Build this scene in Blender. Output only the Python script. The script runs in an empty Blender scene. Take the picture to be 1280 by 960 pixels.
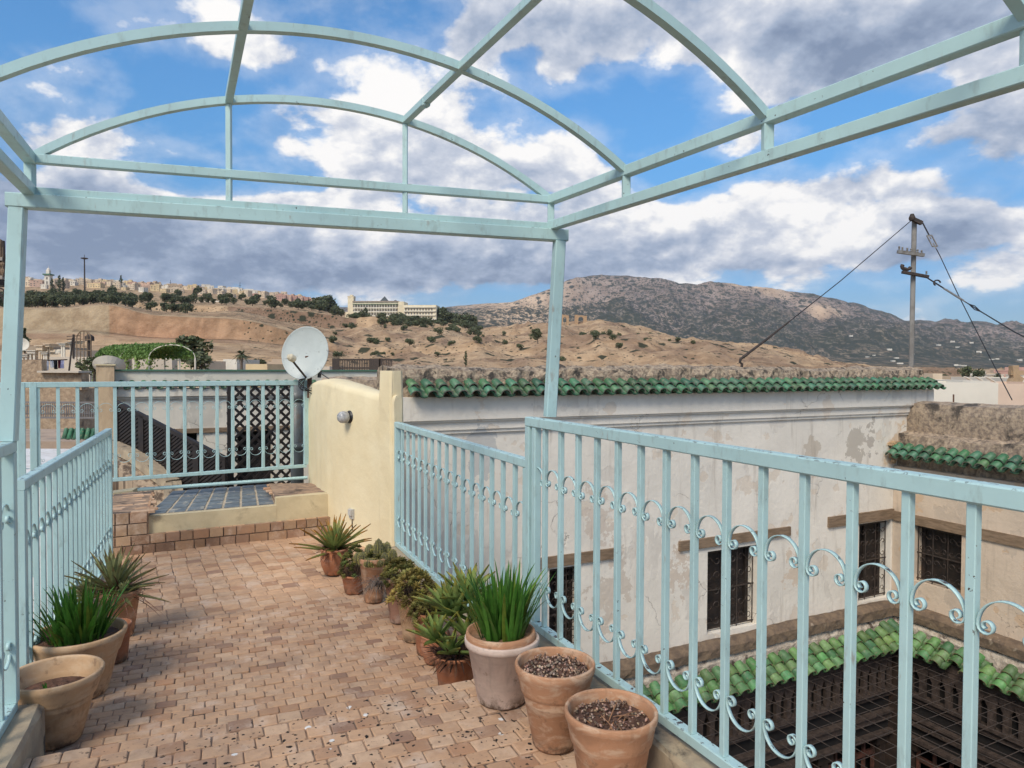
import bpy, math, random
import numpy as np
from mathutils import Vector, Matrix

R = math.radians
PI = math.pi
random.seed(7)
SC = bpy.context.scene
COL = SC.collection

# ------------------------------------------------------------------ camera
EYE = 1.63          # eye height over the lower terrace floor (z = 0)
FPX = 890.0         # focal length in pixels of a 1280 wide frame
PITCH = R(1.35)
ROLL = R(0.25)
CAM = Vector((0, 0, EYE))
_f = Vector((0, math.cos(PITCH), -math.sin(PITCH)))
_r0 = Vector((1, 0, 0))
_u0 = _r0.cross(_f)
_r = _r0 * math.cos(ROLL) + _u0 * math.sin(ROLL)
_u = _u0 * math.cos(ROLL) - _r0 * math.sin(ROLL)
cd = bpy.data.cameras.new('camera')
cam = bpy.data.objects.new('camera', cd)
COL.objects.link(cam)
m = Matrix((_r, _u, -_f)).transposed().to_4x4()
m.translation = CAM
cam.matrix_world = m
cd.sensor_width = 36
cd.lens = FPX / 1280 * 36
cd.clip_start = 0.05
cd.clip_end = 40000
SC.camera = cam


def ray(px, py):
    return _f + _r * ((px - 640) / FPX) + _u * ((480 - py) / FPX)


def at(px, py, Y):
    d = ray(px, py)
    return CAM + d * (Y / d.y)


def onz(px, py, z):
    d = ray(px, py)
    return CAM + d * ((z - EYE) / d.z)


# ------------------------------------------------------------------ view, sun, sky
SC.view_settings.view_transform = 'Standard'
SC.view_settings.look = 'None'
SC.view_settings.gamma = 1
SC.view_settings.use_curve_mapping = False
SC.view_settings.exposure = 0.45
SUN_EL, SUN_ROT = R(45), R(203)
sv = Vector((math.sin(SUN_ROT) * math.cos(SUN_EL), math.cos(SUN_ROT) * math.cos(SUN_EL), math.sin(SUN_EL)))
sd = bpy.data.lights.new('sun', 'SUN')
sd.energy = 2.2
sd.angle = R(20)
sd.color = (1, .90, .76)
sun = bpy.data.objects.new('sun', sd)
COL.objects.link(sun)
sun.rotation_euler = sv.to_track_quat('Z', 'Y').to_euler()
sun.location = (0, 0, 50)

world = bpy.data.worlds.new("World")
SC.world = world
world.use_nodes = True


class NT:
    """small helper to write node trees"""
    def __init__(s, tree):
        s.t = tree
        s.n = tree.nodes
        s.l = tree.links

    def node(s, typ, **kw):
        nd = s.n.new(typ)
        for k, v in kw.items():
            setattr(nd, k, v)
        return nd

    def put(s, sock, v):
        if v is None:
            return
        if hasattr(v, 'is_linked'):
            s.l.new(v, sock)
        else:
            try:
                sock.default_value = v
            except Exception:
                sock.default_value = tuple(v) + (1,) if len(v) == 3 else v

    def math(s, op, a, b=None, c=None, clamp=False):
        nd = s.node('ShaderNodeMath', operation=op, use_clamp=clamp)
        s.put(nd.inputs[0], a)
        s.put(nd.inputs[1], b)
        s.put(nd.inputs[2], c)
        return nd.outputs[0]

    def vec(s, op, a, b=None, c=None):
        nd = s.node('ShaderNodeVectorMath', operation=op)
        s.put(nd.inputs[0], a)
        if op == 'SCALE':
            s.put(nd.inputs['Scale'], b)
        else:
            s.put(nd.inputs[1], b)
            s.put(nd.inputs[2], c)
        return nd.outputs['Value'] if op in ('DOT_PRODUCT', 'LENGTH', 'DISTANCE') else nd.outputs['Vector']

    def noise(s, v, scale, detail=4, rough=.55, dist=0., lac=2.0, col=False):
        nd = s.node('ShaderNodeTexNoise')
        s.put(nd.inputs['Vector'], v)
        s.put(nd.inputs['Scale'], scale)
        s.put(nd.inputs['Detail'], detail)
        s.put(nd.inputs['Roughness'], rough)
        s.put(nd.inputs['Distortion'], dist)
        s.put(nd.inputs['Lacunarity'], lac)
        return nd.outputs['Color' if col else 0]

    def voro(s, v, scale, feature='F1', out='Distance', rnd=1.0):
        nd = s.node('ShaderNodeTexVoronoi', feature=feature)
        s.put(nd.inputs['Vector'], v)
        s.put(nd.inputs['Scale'], scale)
        s.put(nd.inputs['Randomness'], rnd)
        return nd.outputs[out]

    def step(s, x, lo, hi, a=0., b=1., smooth=True):
        nd = s.node('ShaderNodeMapRange', interpolation_type='SMOOTHSTEP' if smooth else 'LINEAR')
        s.put(nd.inputs['Value'], x)
        for k, v in (('From Min', lo), ('From Max', hi), ('To Min', a), ('To Max', b)):
            s.put(nd.inputs[k], v)
        return nd.outputs[0]

    def mix(s, f, a, b, mode='MIX'):
        nd = s.node('ShaderNodeMix', data_type='RGBA', blend_type=mode)
        s.put(nd.inputs['Factor'], f)
        s.put(nd.inputs['A'], a)   # colour sockets resolved below
        for nm, v in (('A', a), ('B', b)):
            for i in nd.inputs:
                if i.name == nm and i.type == 'RGBA':
                    s.put(i, tuple(v) + (1,) if (not hasattr(v, 'is_linked') and len(v) == 3) else v)
        for o in nd.outputs:
            if o.type == 'RGBA':
                return o

    def sep(s, v):
        nd = s.node('ShaderNodeSeparateXYZ')
        s.put(nd.inputs[0], v)
        return nd.outputs

    def comb(s, x, y, z):
        nd = s.node('ShaderNodeCombineXYZ')
        for i, v in enumerate((x, y, z)):
            s.put(nd.inputs[i], v)
        return nd.outputs[0]


def build_world():
    t = NT(world.node_tree)
    t.n.clear()
    out = t.node('ShaderNodeOutputWorld')
    sky = t.node('ShaderNodeTexSky', sky_type='NISHITA')
    sky.sun_disc = False
    sky.sun_elevation = SUN_EL
    sky.sun_rotation = SUN_ROT
    sky.altitude = 400
    sky.air_density = 1.0
    sky.dust_density = .4
    sky.ozone_density = 2.2
    bg1 = t.node('ShaderNodeBackground')
    Z0 = t.sep(t.node('ShaderNodeTexCoord').outputs['Generated'])[2]
    tint = t.mix(1.0, sky.outputs[0], t.mix(t.step(Z0, .0, .3), (.56, .76, 1.02), (.50, .90, 1.10)), 'MULTIPLY')
    Zc = t.sep(t.node('ShaderNodeTexCoord').outputs['Generated'])[2]
    tint = t.vec('SCALE', tint, t.step(Zc, .0, .42, .50, 1.0))
    t.put(bg1.inputs[0], tint)
    bg1.inputs[1].default_value = .125
    d = t.node('ShaderNodeTexCoord').outputs['Generated']
    X, Y, Z = t.sep(d)
    az = t.math('ARCTAN2', X, Y)
    el = t.math('ARCSINE', Z)
    ae = t.comb(az, el, 0.)

    def blob(px, py, sx, sy):
        v = ray(px, py).normalized()
        a, e = math.atan2(v.x, v.y), math.asin(v.z)
        sx, sy = FPX / sx, FPX / sy
        q = t.vec('MULTIPLY_ADD', ae, (sx, sy, 0), (-a * sx, -e * sy, 0))
        return t.math('EXPONENT', t.math('MULTIPLY', t.vec('DOT_PRODUCT', q, q), -1.))

    def blobs(lst, start):
        acc = start
        for (px, py, sx, sy, w) in lst:
            acc = t.math('MULTIPLY_ADD', blob(px, py, sx, sy), w, acc)
        return acc
    cover = blobs([
        (85, 80, 70, 24, .50), (50, 115, 60, 20, .28), (115, 170, 65, 36, .54), (40, 150, 40, 20, .12), (200, 40, 120, 20, .30), (340, 70, 80, 26, .44), (300, 25, 60, 16, .24),
        (470, 150, 75, 85, .62), (600, 215, 110, 62, .60), (590, 70, 50, 44, .46), (620, 30, 40, 26, .24), (420, 265, 90, 48, .60), (355, 175, 26, 26, .30), (265, 195, 40, 14, .26),
        (250, 315, 380, 50, .90), (620, 320, 170, 42, .74), (90, 245, 90, 26, .50), (300, 262, 120, 16, .4),
        (720, 20, 110, 30, .56), (960, 40, 210, 34, .62), (1160, 45, 140, 40, .60), (1040, 95, 110, 26, .34), (1275, 130, 70, 60, .50), (1160, 168, 80, 14, .22),
        (725, 225, 60, 30, .46), (900, 262, 200, 26, .46), (1010, 310, 230, 34, .66), (1190, 285, 70, 30, .66), (1258, 350, 55, 28, .50), (1100, 228, 110, 22, .44), (800, 320, 120, 20, .34),
        (698, 86, 28, 18, .50), (745, 166, 44, 24, .40), (860, 182, 50, 18, .40), (780, 65, 18, 8, .26), (905, 190, 30, 12, .2),
        (15, 15, 60, 26, -.14), (250, 125, 70, 46, -.22), (325, 225, 55, 22, -.24), (215, 150, 40, 30, -.15),
        (560, 10, 60, 18, -.40), (810, 140, 70, 50, -.30), (690, 150, 26, 24, -.16), (650, 190, 20, 18, -.14), (930, 222, 70, 18, -.14),
        (1090, 142, 120, 22, -.30), (1180, 212, 60, 16, -.18), (1010, 372, 230, 10, -.20), (1235, 312, 40, 16, -.20), (640, 372, 60, 8, -.40),
        (1180, 385, 120, 12, -.10), (60, 205, 40, 12, -.14)], .0)
    inv = t.math('DIVIDE', 1., t.math('ADD', t.math('ABSOLUTE', Z), .62))
    p = t.vec('SCALE', t.comb(X, Y, t.math('MULTIPLY', Z, 1.25)), inv)
    p2 = t.vec('ADD', p, (-.010, -.004, .026))

    def field(q, fine=True):
        n1 = t.noise(q, 5.4, 8, .56, .1)
        # billows: inverted cells give the rounded heads of cumulus
        w = t.vec('ADD', q, t.vec('SCALE', t.noise(q, 7., 3, .5, 0, col=True), .06))
        v = t.voro(w, 9.5)
        b = t.math('MULTIPLY', v, -.16)
        return t.math('ADD', t.math('MULTIPLY', n1, 2.7), b)
    fa, fb = field(p), field(p2)
    dens = t.math('ADD', t.math('ADD', fa, cover), -1.47)
    mask = t.step(dens, -.06, .22)
    veil = t.step(dens, -.40, .06, 0., .25)
    mask = t.math('MAXIMUM', mask, veil)
    thick = t.step(dens, .1, 1.0)
    diff = t.math('SUBTRACT', fa, fb)
    dark = blobs([
        (230, 330, 350, 42, .58), (70, 245, 130, 50, .42), (60, 320, 100, 50, .15), (500, 350, 230, 22, .42), (630, 300, 130, 26, .30),
        (1190, 288, 55, 24, .62), (1150, 40, 160, 46, .46), (860, 30, 170, 40, .38), (1000, 85, 90, 30, .20), (720, 15, 120, 36, .30), (1250, 160, 90, 55, .40), (1000, 335, 200, 14, .22),
        (590, 185, 40, 34, .26), (840, 300, 70, 16, .18), (1010, 225, 90, 20, .20), (770, 325, 120, 22, .30), (700, 265, 60, 24, .22), (560, 265, 50, 16, .14), (260, 60, 60, 14, .16),
        (470, 120, 60, 60, -.22), (440, 270, 80, 26, -.28), (600, 240, 70, 18, -.22), (1080, 302, 90, 12, -.20), (1250, 350, 50, 22, -.2)], .10)
    br = t.math('MULTIPLY_ADD', diff, 1.35, 1.0)
    br = t.math('SUBTRACT', br, dark)
    br = t.math('MULTIPLY_ADD', thick, -.12, br)
    br = t.math('MULTIPLY_ADD', t.math('SUBTRACT', t.noise(p, 6.0, 6, .55), .5), .85, br)
    br = t.math('MINIMUM', t.math('MAXIMUM', br, 0.0), 1.)
    ramp = t.node('ShaderNodeValToRGB')
    t.put(ramp.inputs[0], br)
    e = ramp.color_ramp.elements
    e[0].position, e[0].color = 0., (.17, .22, .32, 1)
    e[1].position, e[1].color = 1., (.77, .755, .74, 1)
    k = e.new(.35)
    k.color = (.285, .34, .445, 1)
    k = e.new(.68)
    k.color = (.47, .50, .57, 1)
    bg2 = t.node('ShaderNodeBackground')
    # half of the sky where the sun stands, out of view, brightened as added fill
    sunward0 = t.math('MAXIMUM', t.vec('DOT_PRODUCT', d, tuple(sv)), 0.)
    t.put(bg2.inputs[0], t.mix(t.math('MINIMUM', t.math('MULTIPLY', sunward0, 1.6), 1.), ramp.outputs[0], (.86, .74, .60)))
    sunward = t.math('MAXIMUM', t.vec('DOT_PRODUCT', d, tuple(sv)), 0.)
    t.put(bg2.inputs[1], t.math('MULTIPLY_ADD', t.math('POWER', sunward, 3.), 2.2, 1.0))
    ms = t.node('ShaderNodeMixShader')
    t.put(ms.inputs[0], mask)
    t.l.new(bg1.outputs[0], ms.inputs[1])
    t.l.new(bg2.outputs[0], ms.inputs[2])
    t.l.new(ms.outputs[0], out.inputs[0])


build_world()
world.cycles.sampling_method = 'MANUAL'
world.cycles.sample_map_resolution = 512
SC.render.engine = 'CYCLES'
SC.cycles.max_bounces = 6
SC.cycles.diffuse_bounces = 3
SC.cycles.use_denoising = True

# ------------------------------------------------------------------ materials
MATS = {}


def newmat(name):
    mt = bpy.data.materials.new(name)
    mt.use_nodes = True
    t = NT(mt.node_tree)
    b = mt.node_tree.nodes['Principled BSDF']
    MATS[name] = mt
    return mt, t, b


def coords(t, kind='Object'):
    return t.node('ShaderNodeTexCoord').outputs[kind]


def pos(t):
    return t.node('ShaderNodeNewGeometry').outputs['Position']


def bump(t, b, h, strength=.3, dist=.01):
    nd = t.node('ShaderNodeBump')
    nd.inputs['Strength'].default_value = strength
    nd.inputs['Distance'].default_value = dist
    t.put(nd.inputs['Height'], h)
    t.l.new(nd.outputs[0], b.inputs['Normal'])


def pm(name, c1, c2=None, scale=6, rough=.8, bs=.2, bd=.005, bscale=None, metal=0, c3=None, s3=1.5, t3=(.55, .7), tint=False, detail=6, stretch=None, spec=None):
    """plain weathered material: two colours mixed by noise, optionally a third in patches"""
    mt, t, b = newmat(name)
    P = pos(t)
    if stretch:
        P = t.vec('MULTIPLY', P, stretch)
    c2 = c2 or tuple(x * .8 for x in c1)
    n = t.noise(P, scale, detail, .6)
    c = t.mix(t.step(n, .35, .65), c1, c2)
    if c3:
        n3 = t.noise(P, s3, 7, .62, .3)
        c = t.mix(t.step(n3, t3[0], t3[1]), c, c3)
    if tint:
        a = t.node('ShaderNodeAttribute', attribute_name='tint')
        c = t.mix(1., c, a.outputs['Color'], 'MULTIPLY')
    t.put(b.inputs['Base Color'], c)
    b.inputs['Roughness'].default_value = rough
    b.inputs['Metallic'].default_value = metal
    if spec is not None:
        b.inputs['Specular IOR Level'].default_value = spec
    if bs:
        bump(t, b, t.noise(P, bscale or scale * 3, 5, .6), bs, bd)
    return mt


def m_paint(name, base, chip=.62):
    mt, t, b = newmat(name)
    P = pos(t)
    n = t.noise(P, 3.0, 5, .6)
    c = t.mix(t.step(n, .3, .7), base, tuple(x * .86 for x in base))
    g = t.noise(t.vec('MULTIPLY', P, (1, 1, .35)), 26, 6, .65)
    c = t.mix(t.step(g, .52, .72, 0, .40), c, (.22, .27, .25))
    rs_ = t.math('MULTIPLY', t.step(t.noise(t.vec('MULTIPLY', P, (1, 1, .25)), 34, 5, .6), .60, .72), t.step(t.noise(P, 4, 3), .50, .66))
    c = t.mix(t.math('MULTIPLY', rs_, .55), c, (.25, .15, .09))
    ch = t.math('MULTIPLY', t.step(t.noise(P, 55, 4, .6), .67, .70), t.step(t.noise(P, 5, 3), .52, .62))
    up = t.sep(t.node('ShaderNodeNewGeometry').outputs['Normal'])[2]
    ch2 = t.math('MULTIPLY', t.step(t.noise(P, 42, 5, .65), .575, .62), t.step(up, .5, .9))
    ch = t.math('MAXIMUM', ch, ch2)
    c = t.mix(ch, c, (.055, .032, .022))
    t.put(b.inputs['Base Color'], c)
    t.put(b.inputs['Roughness'], t.math('MULTIPLY_ADD', n, .35, .25))
    bump(t, b, t.math('SUBTRACT', t.noise(P, 30, 5, .6), ch), .25, .002)
    return mt


PAINT = m_paint('light_blue_paint', (.435, .62, .61))
RUST = pm('rusty_iron', (.09, .05, .035), (.16, .08, .05), 30, .9, .4)
IRON = pm('dark_iron', (.03, .024, .02), (.06, .04, .03), 20, .75, .3)


def g0(t, P):
    return t.noise(P, 18, 5, .65)


def m_terracotta(name, base, pale, amt=.5):
    mt, t, b = newmat(name)
    O = coords(t)
    P = pos(t)
    z = t.sep(O)[2]
    n = t.noise(P, 6, 6, .6, .4)
    c = t.mix(t.step(n, .38, .62), base, tuple(x * .82 for x in base))
    w = t.noise(t.vec('MULTIPLY', P, (1, 1, 2.2)), 9, 7, .68, .5)
    c = t.mix(t.step(w, .46, .64, 0., min(1., amt * 1.5)), c, pale)
    dr = t.noise(t.vec('MULTIPLY', P, (1, 1, .18)), 22, 5, .6)
    c = t.mix(t.step(dr, .54, .68, 0, .35), c, tuple(x * .5 for x in base))
    c = t.mix(t.math('MULTIPLY', t.step(z, .0, .07, 1, 0), t.step(g0(t, P), .40, .60)), c, (.13, .085, .055))
    g = t.noise(P, 14, 6, .7)
    c = t.mix(t.step(g, .56, .70, 0, .6), c, (.17, .105, .065))
    ring = t.noise(t.comb(0., 0., t.math('MULTIPLY', z, 40)), 1.0, 3, .5)
    c = t.mix(t.step(ring, .5, .7, 0, .22), c, tuple(x * .6 for x in base))
    t.put(b.inputs['Base Color'], c)
    b.inputs['Roughness'].default_value = .85
    b.inputs['Specular IOR Level'].default_value = .25
    bump(t, b, t.math('ADD', t.noise(P, 45, 6, .65), t.math('MULTIPLY', ring, .6)), .35, .003)
    return mt


TERRA = m_terracotta('terracotta', (.49, .255, .14), (.62, .44, .30))
TERRA_RED = m_terracotta('red_terracotta', (.42, .17, .085), (.45, .26, .18), .35)
TERRA_PALE = m_terracotta('pale_terracotta', (.54, .35, .20), (.62, .47, .32), .3)
TERRA_ROSE = m_terracotta('rose_terracotta', (.36, .20, .14), (.44, .33, .27), .5)
PLASTIC = m_terracotta('pale_pink_plastic', (.66, .51, .42), (.70, .58, .48), .3)
SOIL = pm('potting_soil', (.07, .035, .022), (.12, .06, .04), 40, .95, .8, .01, 60)
GRAVEL = pm('gravel', (.26, .16, .12), (.36, .27, .21), 30, .9, .4, tint=True)


def m_leaf(name, base, rough=.5, trans=.25):
    mt, t, b = newmat(name)
    a = t.node('ShaderNodeAttribute', attribute_name='tint')
    n = t.noise(pos(t), 35, 3)
    c = t.mix(t.step(n, .3, .7), base, tuple(x * .7 for x in base))
    c = t.mix(1., c, a.outputs['Color'], 'MULTIPLY')
    t.put(b.inputs['Base Color'], c)
    b.inputs['Roughness'].default_value = rough
    b.inputs['Specular IOR Level'].default_value = .35
    tr = t.node('ShaderNodeBsdfTranslucent')
    t.put(tr.inputs[0], c)
    ms = t.node('ShaderNodeMixShader')
    ms.inputs[0].default_value = trans
    o = t.n['Material Output']
    t.l.new(b.outputs[0], ms.inputs[1])
    t.l.new(tr.outputs[0], ms.inputs[2])
    t.l.new(ms.outputs[0], o.inputs[0])
    return mt


LEAF_GRASS = m_leaf('strap_leaf', (.075, .21, .03))
LEAF_ALOE = m_leaf('aloe_leaf', (.25, .33, .11))
LEAF_YUCCA = m_leaf('yucca_leaf', (.33, .35, .17))
LEAF_SUCC = m_leaf('succulent_leaf', (.25, .30, .11), .55, .2)
LEAF_DRY = m_leaf('dry_leaf', (.26, .17, .11), .8, .1)
LEAF_CACT = m_leaf('cactus_skin', (.13, .13, .06), .6, 0.)
LEAF_TREE = m_leaf('tree_leaf', (.115, .135, .07), .7, .15)
LEAF_VINE = m_leaf('vine_leaf', (.20, .33, .09), .6, .3)
BARK = pm('bark', (.10, .07, .05), (.16, .12, .09), 8, .9, .5)


def m_plaster(name, base, patch, patch2, scale=1.0, dirt=(.30, .24, .18), marks=()):
    mt, t, b = newmat(name)
    P = t.vec('SCALE', pos(t), scale)
    n = t.noise(P, 1.3, 6, .6)
    c = t.mix(t.step(n, .35, .65), base, tuple(x * .88 for x in base))
    pa = t.noise(t.vec('MULTIPLY', P, (1, 1, .6)), 1.7, 8, .55, .1)
    peel = t.step(pa, .575, .59)
    c = t.mix(t.math('MULTIPLY', peel, t.step(t.noise(P, 3, 3), .3, .7, .15, .6)), c, patch)
    pb = t.noise(t.vec('ADD', P, (7, 3, 1)), 2.2, 8, .55, .1)
    peel2 = t.step(pb, .60, .615)
    c = t.mix(t.math('MULTIPLY', peel2, .6), c, patch2)
    for (c_, rad_, zs_, col_, sharp) in marks:
        q_ = t.vec('MULTIPLY', t.vec('SUBTRACT', pos(t), tuple(c_)), (1, 1, zs_))
        dd_ = t.math('ADD', t.vec('LENGTH', q_), t.math('MULTIPLY', t.math('SUBTRACT', t.noise(pos(t), 4.5, 7, .65), .47), rad_ * 5.5))
        c = t.mix(t.step(dd_, rad_ * (1 - sharp), rad_, .85, 0), c, col_)
    st = t.noise(t.vec('MULTIPLY', P, (5, 5, .5)), 1.6, 6, .6)
    c = t.mix(t.step(st, .55, .78, 0, .5), c, dirt)
    f = t.noise(P, 22, 6, .7)
    c = t.mix(t.step(f, .62, .74, 0, .45), c, tuple(x * .55 for x in base))
    cr = t.voro(t.vec('ADD', P, t.vec('SCALE', t.noise(P, 3, 4, .6, 0, col=True), .35)), 1.1, 'DISTANCE_TO_EDGE')
    crk = t.math('MULTIPLY', t.step(cr, .001, .005, 1, 0), t.step(t.noise(P, .9, 2), .56, .62))
    c = t.mix(t.math('MULTIPLY', crk, .5), c, (.16, .13, .10))
    t.put(b.inputs['Base Color'], c)
    b.inputs['Roughness'].default_value = .9
    h = t.math('SUBTRACT', t.noise(P, 14, 8, .6), t.math('MULTIPLY', t.math('ADD', peel, peel2), .22))
    h = t.math('SUBTRACT', h, crk)
    bump(t, b, t.math('ADD', h, t.math('MULTIPLY', t.noise(P, 2.0, 4), 1.5)), .6, .012)
    return mt


WHITE_WALL = m_plaster('old_white_plaster', (.80, .74, .64), (.55, .49, .42), (.66, .55, .43))
PINK_WALL = m_plaster('worn_pink_plaster', (.62, .50, .38), (.46, .38, .30), (.56, .38, .23), 1.3)
FAR_WHITE = m_plaster('grey_white_plaster', (.70, .64, .53), (.42, .39, .33), (.48, .43, .36), .7)
YELLOW = pm('yellow_limewash', (.74, .64, .42), (.70, .59, .37), 2.5, .92, .5, .02, 5, c3=(.50, .43, .28), s3=1.8, t3=(.58, .82))
CREAM = pm('cream_render', (.64, .54, .34), (.54, .45, .28), 5, .92, .4, .01, 12, c3=(.25, .20, .13), s3=3, t3=(.58, .75))
CURB = pm('stained_concrete', (.42, .34, .23), (.30, .24, .17), 8, .92, .5, .01, 20, c3=(.09, .075, .06), s3=5, t3=(.56, .68))
RUBBLE = pm('lichen_rubble', (.50, .39, .27), (.24, .18, .13), 22, .95, 1., .03, 45, c3=(.085, .07, .055), s3=8, t3=(.52, .62), detail=9)
RUBBLE2 = pm('dark_stained_render', (.44, .34, .24), (.22, .17, .13), 18, .95, .9, .02, 40, c3=(.075, .062, .05), s3=3.2, t3=(.52, .64), detail=9)
LEDGE = pm('earthy_ledge', (.20, .14, .09), (.12, .085, .06), 9, .95, .8, .02, 22, c3=(.34, .27, .2), s3=6, t3=(.60, .68))
WOOD_OLD = pm('weathered_cedar', (.26, .18, .115), (.17, .115, .07), 6, .85, .5, .01, 14, stretch=(1, 1, 6))
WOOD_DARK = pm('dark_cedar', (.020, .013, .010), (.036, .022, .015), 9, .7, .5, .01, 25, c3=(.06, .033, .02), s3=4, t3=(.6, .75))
WOOD_LAT = pm('dark_lattice_wood', (.014, .011, .010), (.025, .018, .015), 9, .6, .3)
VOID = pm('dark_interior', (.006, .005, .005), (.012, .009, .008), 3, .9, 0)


def m_tile(name, base, rough=.3):
    mt, t, b = newmat(name)
    P = pos(t)
    a = t.node('ShaderNodeAttribute', attribute_name='tint')
    n = t.noise(P, 11, 6, .65)
    c = t.mix(t.step(n, .3, .7), base, tuple(x * .55 for x in base))
    c = t.mix(1., c, a.outputs['Color'], 'MULTIPLY')
    w = t.noise(P, 26, 6, .7)
    c = t.mix(t.step(w, .56, .68, 0, .85), c, (.26, .22, .14))
    c = t.mix(t.step(t.noise(P, 9, 5, .7), .62, .72, 0, .7), c, (.05, .05, .03))
    t.put(b.inputs['Base Color'], c)
    t.put(b.inputs['Roughness'], t.step(w, .5, .7, rough, .75))
    bump(t, b, t.noise(P, 40, 5, .6), .35, .004)
    return mt


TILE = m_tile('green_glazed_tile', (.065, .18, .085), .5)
TILE_BRIGHT = m_tile('bright_green_glazed_tile', (.13, .27, .09), .55)  # brighter green glaze, used on the courtyard eave
BLUETILE = pm('slate_blue_tile', (.105, .125, .145), (.17, .19, .20), 12, .45, .2, .003, c3=(.40, .36, .29), s3=7, t3=(.56, .66))
GROUT = pm('pale_grout', (.50, .42, .31), (.38, .31, .22), 20, .95, .4)


def m_brick(name, grime=0., specks=False):
    mt, t, b = newmat(name)
    P = pos(t)
    a = t.node('ShaderNodeAttribute', attribute_name='tint')
    n = t.noise(P, 16, 7, .68)
    c = t.mix(t.step(t.noise(P, 3.5, 6, .65), .40, .65, .08, .42), a.outputs['Color'], (.51, .335, .21))
    c = t.mix(t.step(n, .36, .72, .0, .45), c, (.30, .19, .13))
    big = t.noise(P, 1.6, 6, .65, .4)
    c = t.mix(t.step(big, .48, .70, 0, .60), c, (.25, .16, .11))
    lt = t.noise(t.vec('ADD', P, (3, 8, 2)), 5, 6, .7)
    c = t.mix(t.step(lt, .50, .70, 0, .55), c, (.64, .50, .39))
    g = t.noise(t.vec('ADD', P, (9, 1, 5)), 34, 6, .7)
    gz = t.step(t.noise(P, 1.1, 4, .6), .45, .65, .0, .05)
    c = t.mix(t.step(t.math('ADD', g, gz), .63, .74, 0, .7), c, (.085, .06, .045))
    if specks:
        for sc_, lo, col_, th in ((22., .17, (.018, .014, .012), .40), (42., .20, (.03, .022, .018), .46), (9., .09, (.72, .70, .66), .66)):
            nd = t.node('ShaderNodeTexVoronoi', feature='F1')
            t.put(nd.inputs['Vector'], t.vec('ADD', P, t.vec('SCALE', t.noise(P, 60, 3, .6, 0, col=True), .018)))
            nd.inputs['Scale'].default_value = sc_
            rx = t.sep(nd.outputs['Color'])[0]
            k = t.math('MULTIPLY', t.step(nd.outputs['Distance'], lo, lo + .05, 1, 0), t.step(rx, th, th + .02))
            k = t.math('MULTIPLY', k, t.step(t.noise(P, 2.2, 3), .40, .52))
            c = t.mix(k, c, col_)
    t.put(b.inputs['Base Color'], c)
    b.inputs['Roughness'].default_value = .88
    b.inputs['Specular IOR Level'].default_value = .3
    bump(t, b, t.math('ADD', t.noise(P, 60, 6, .7), t.math('MULTIPLY', t.noise(P, 12, 4), 1.2)), .5, .004)
    return mt


BRICK = m_brick('worn_terracotta_brick')
BRICK_SPECK = m_brick('speckled_terracotta_brick', specks=True)
MORTAR = pm('dusty_mortar', (.37, .25, .165), (.22, .15, .105), 14, .95, .6, .004, 60, c3=(.085, .06, .045), s3=4, t3=(.50, .62), detail=9)


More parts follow.
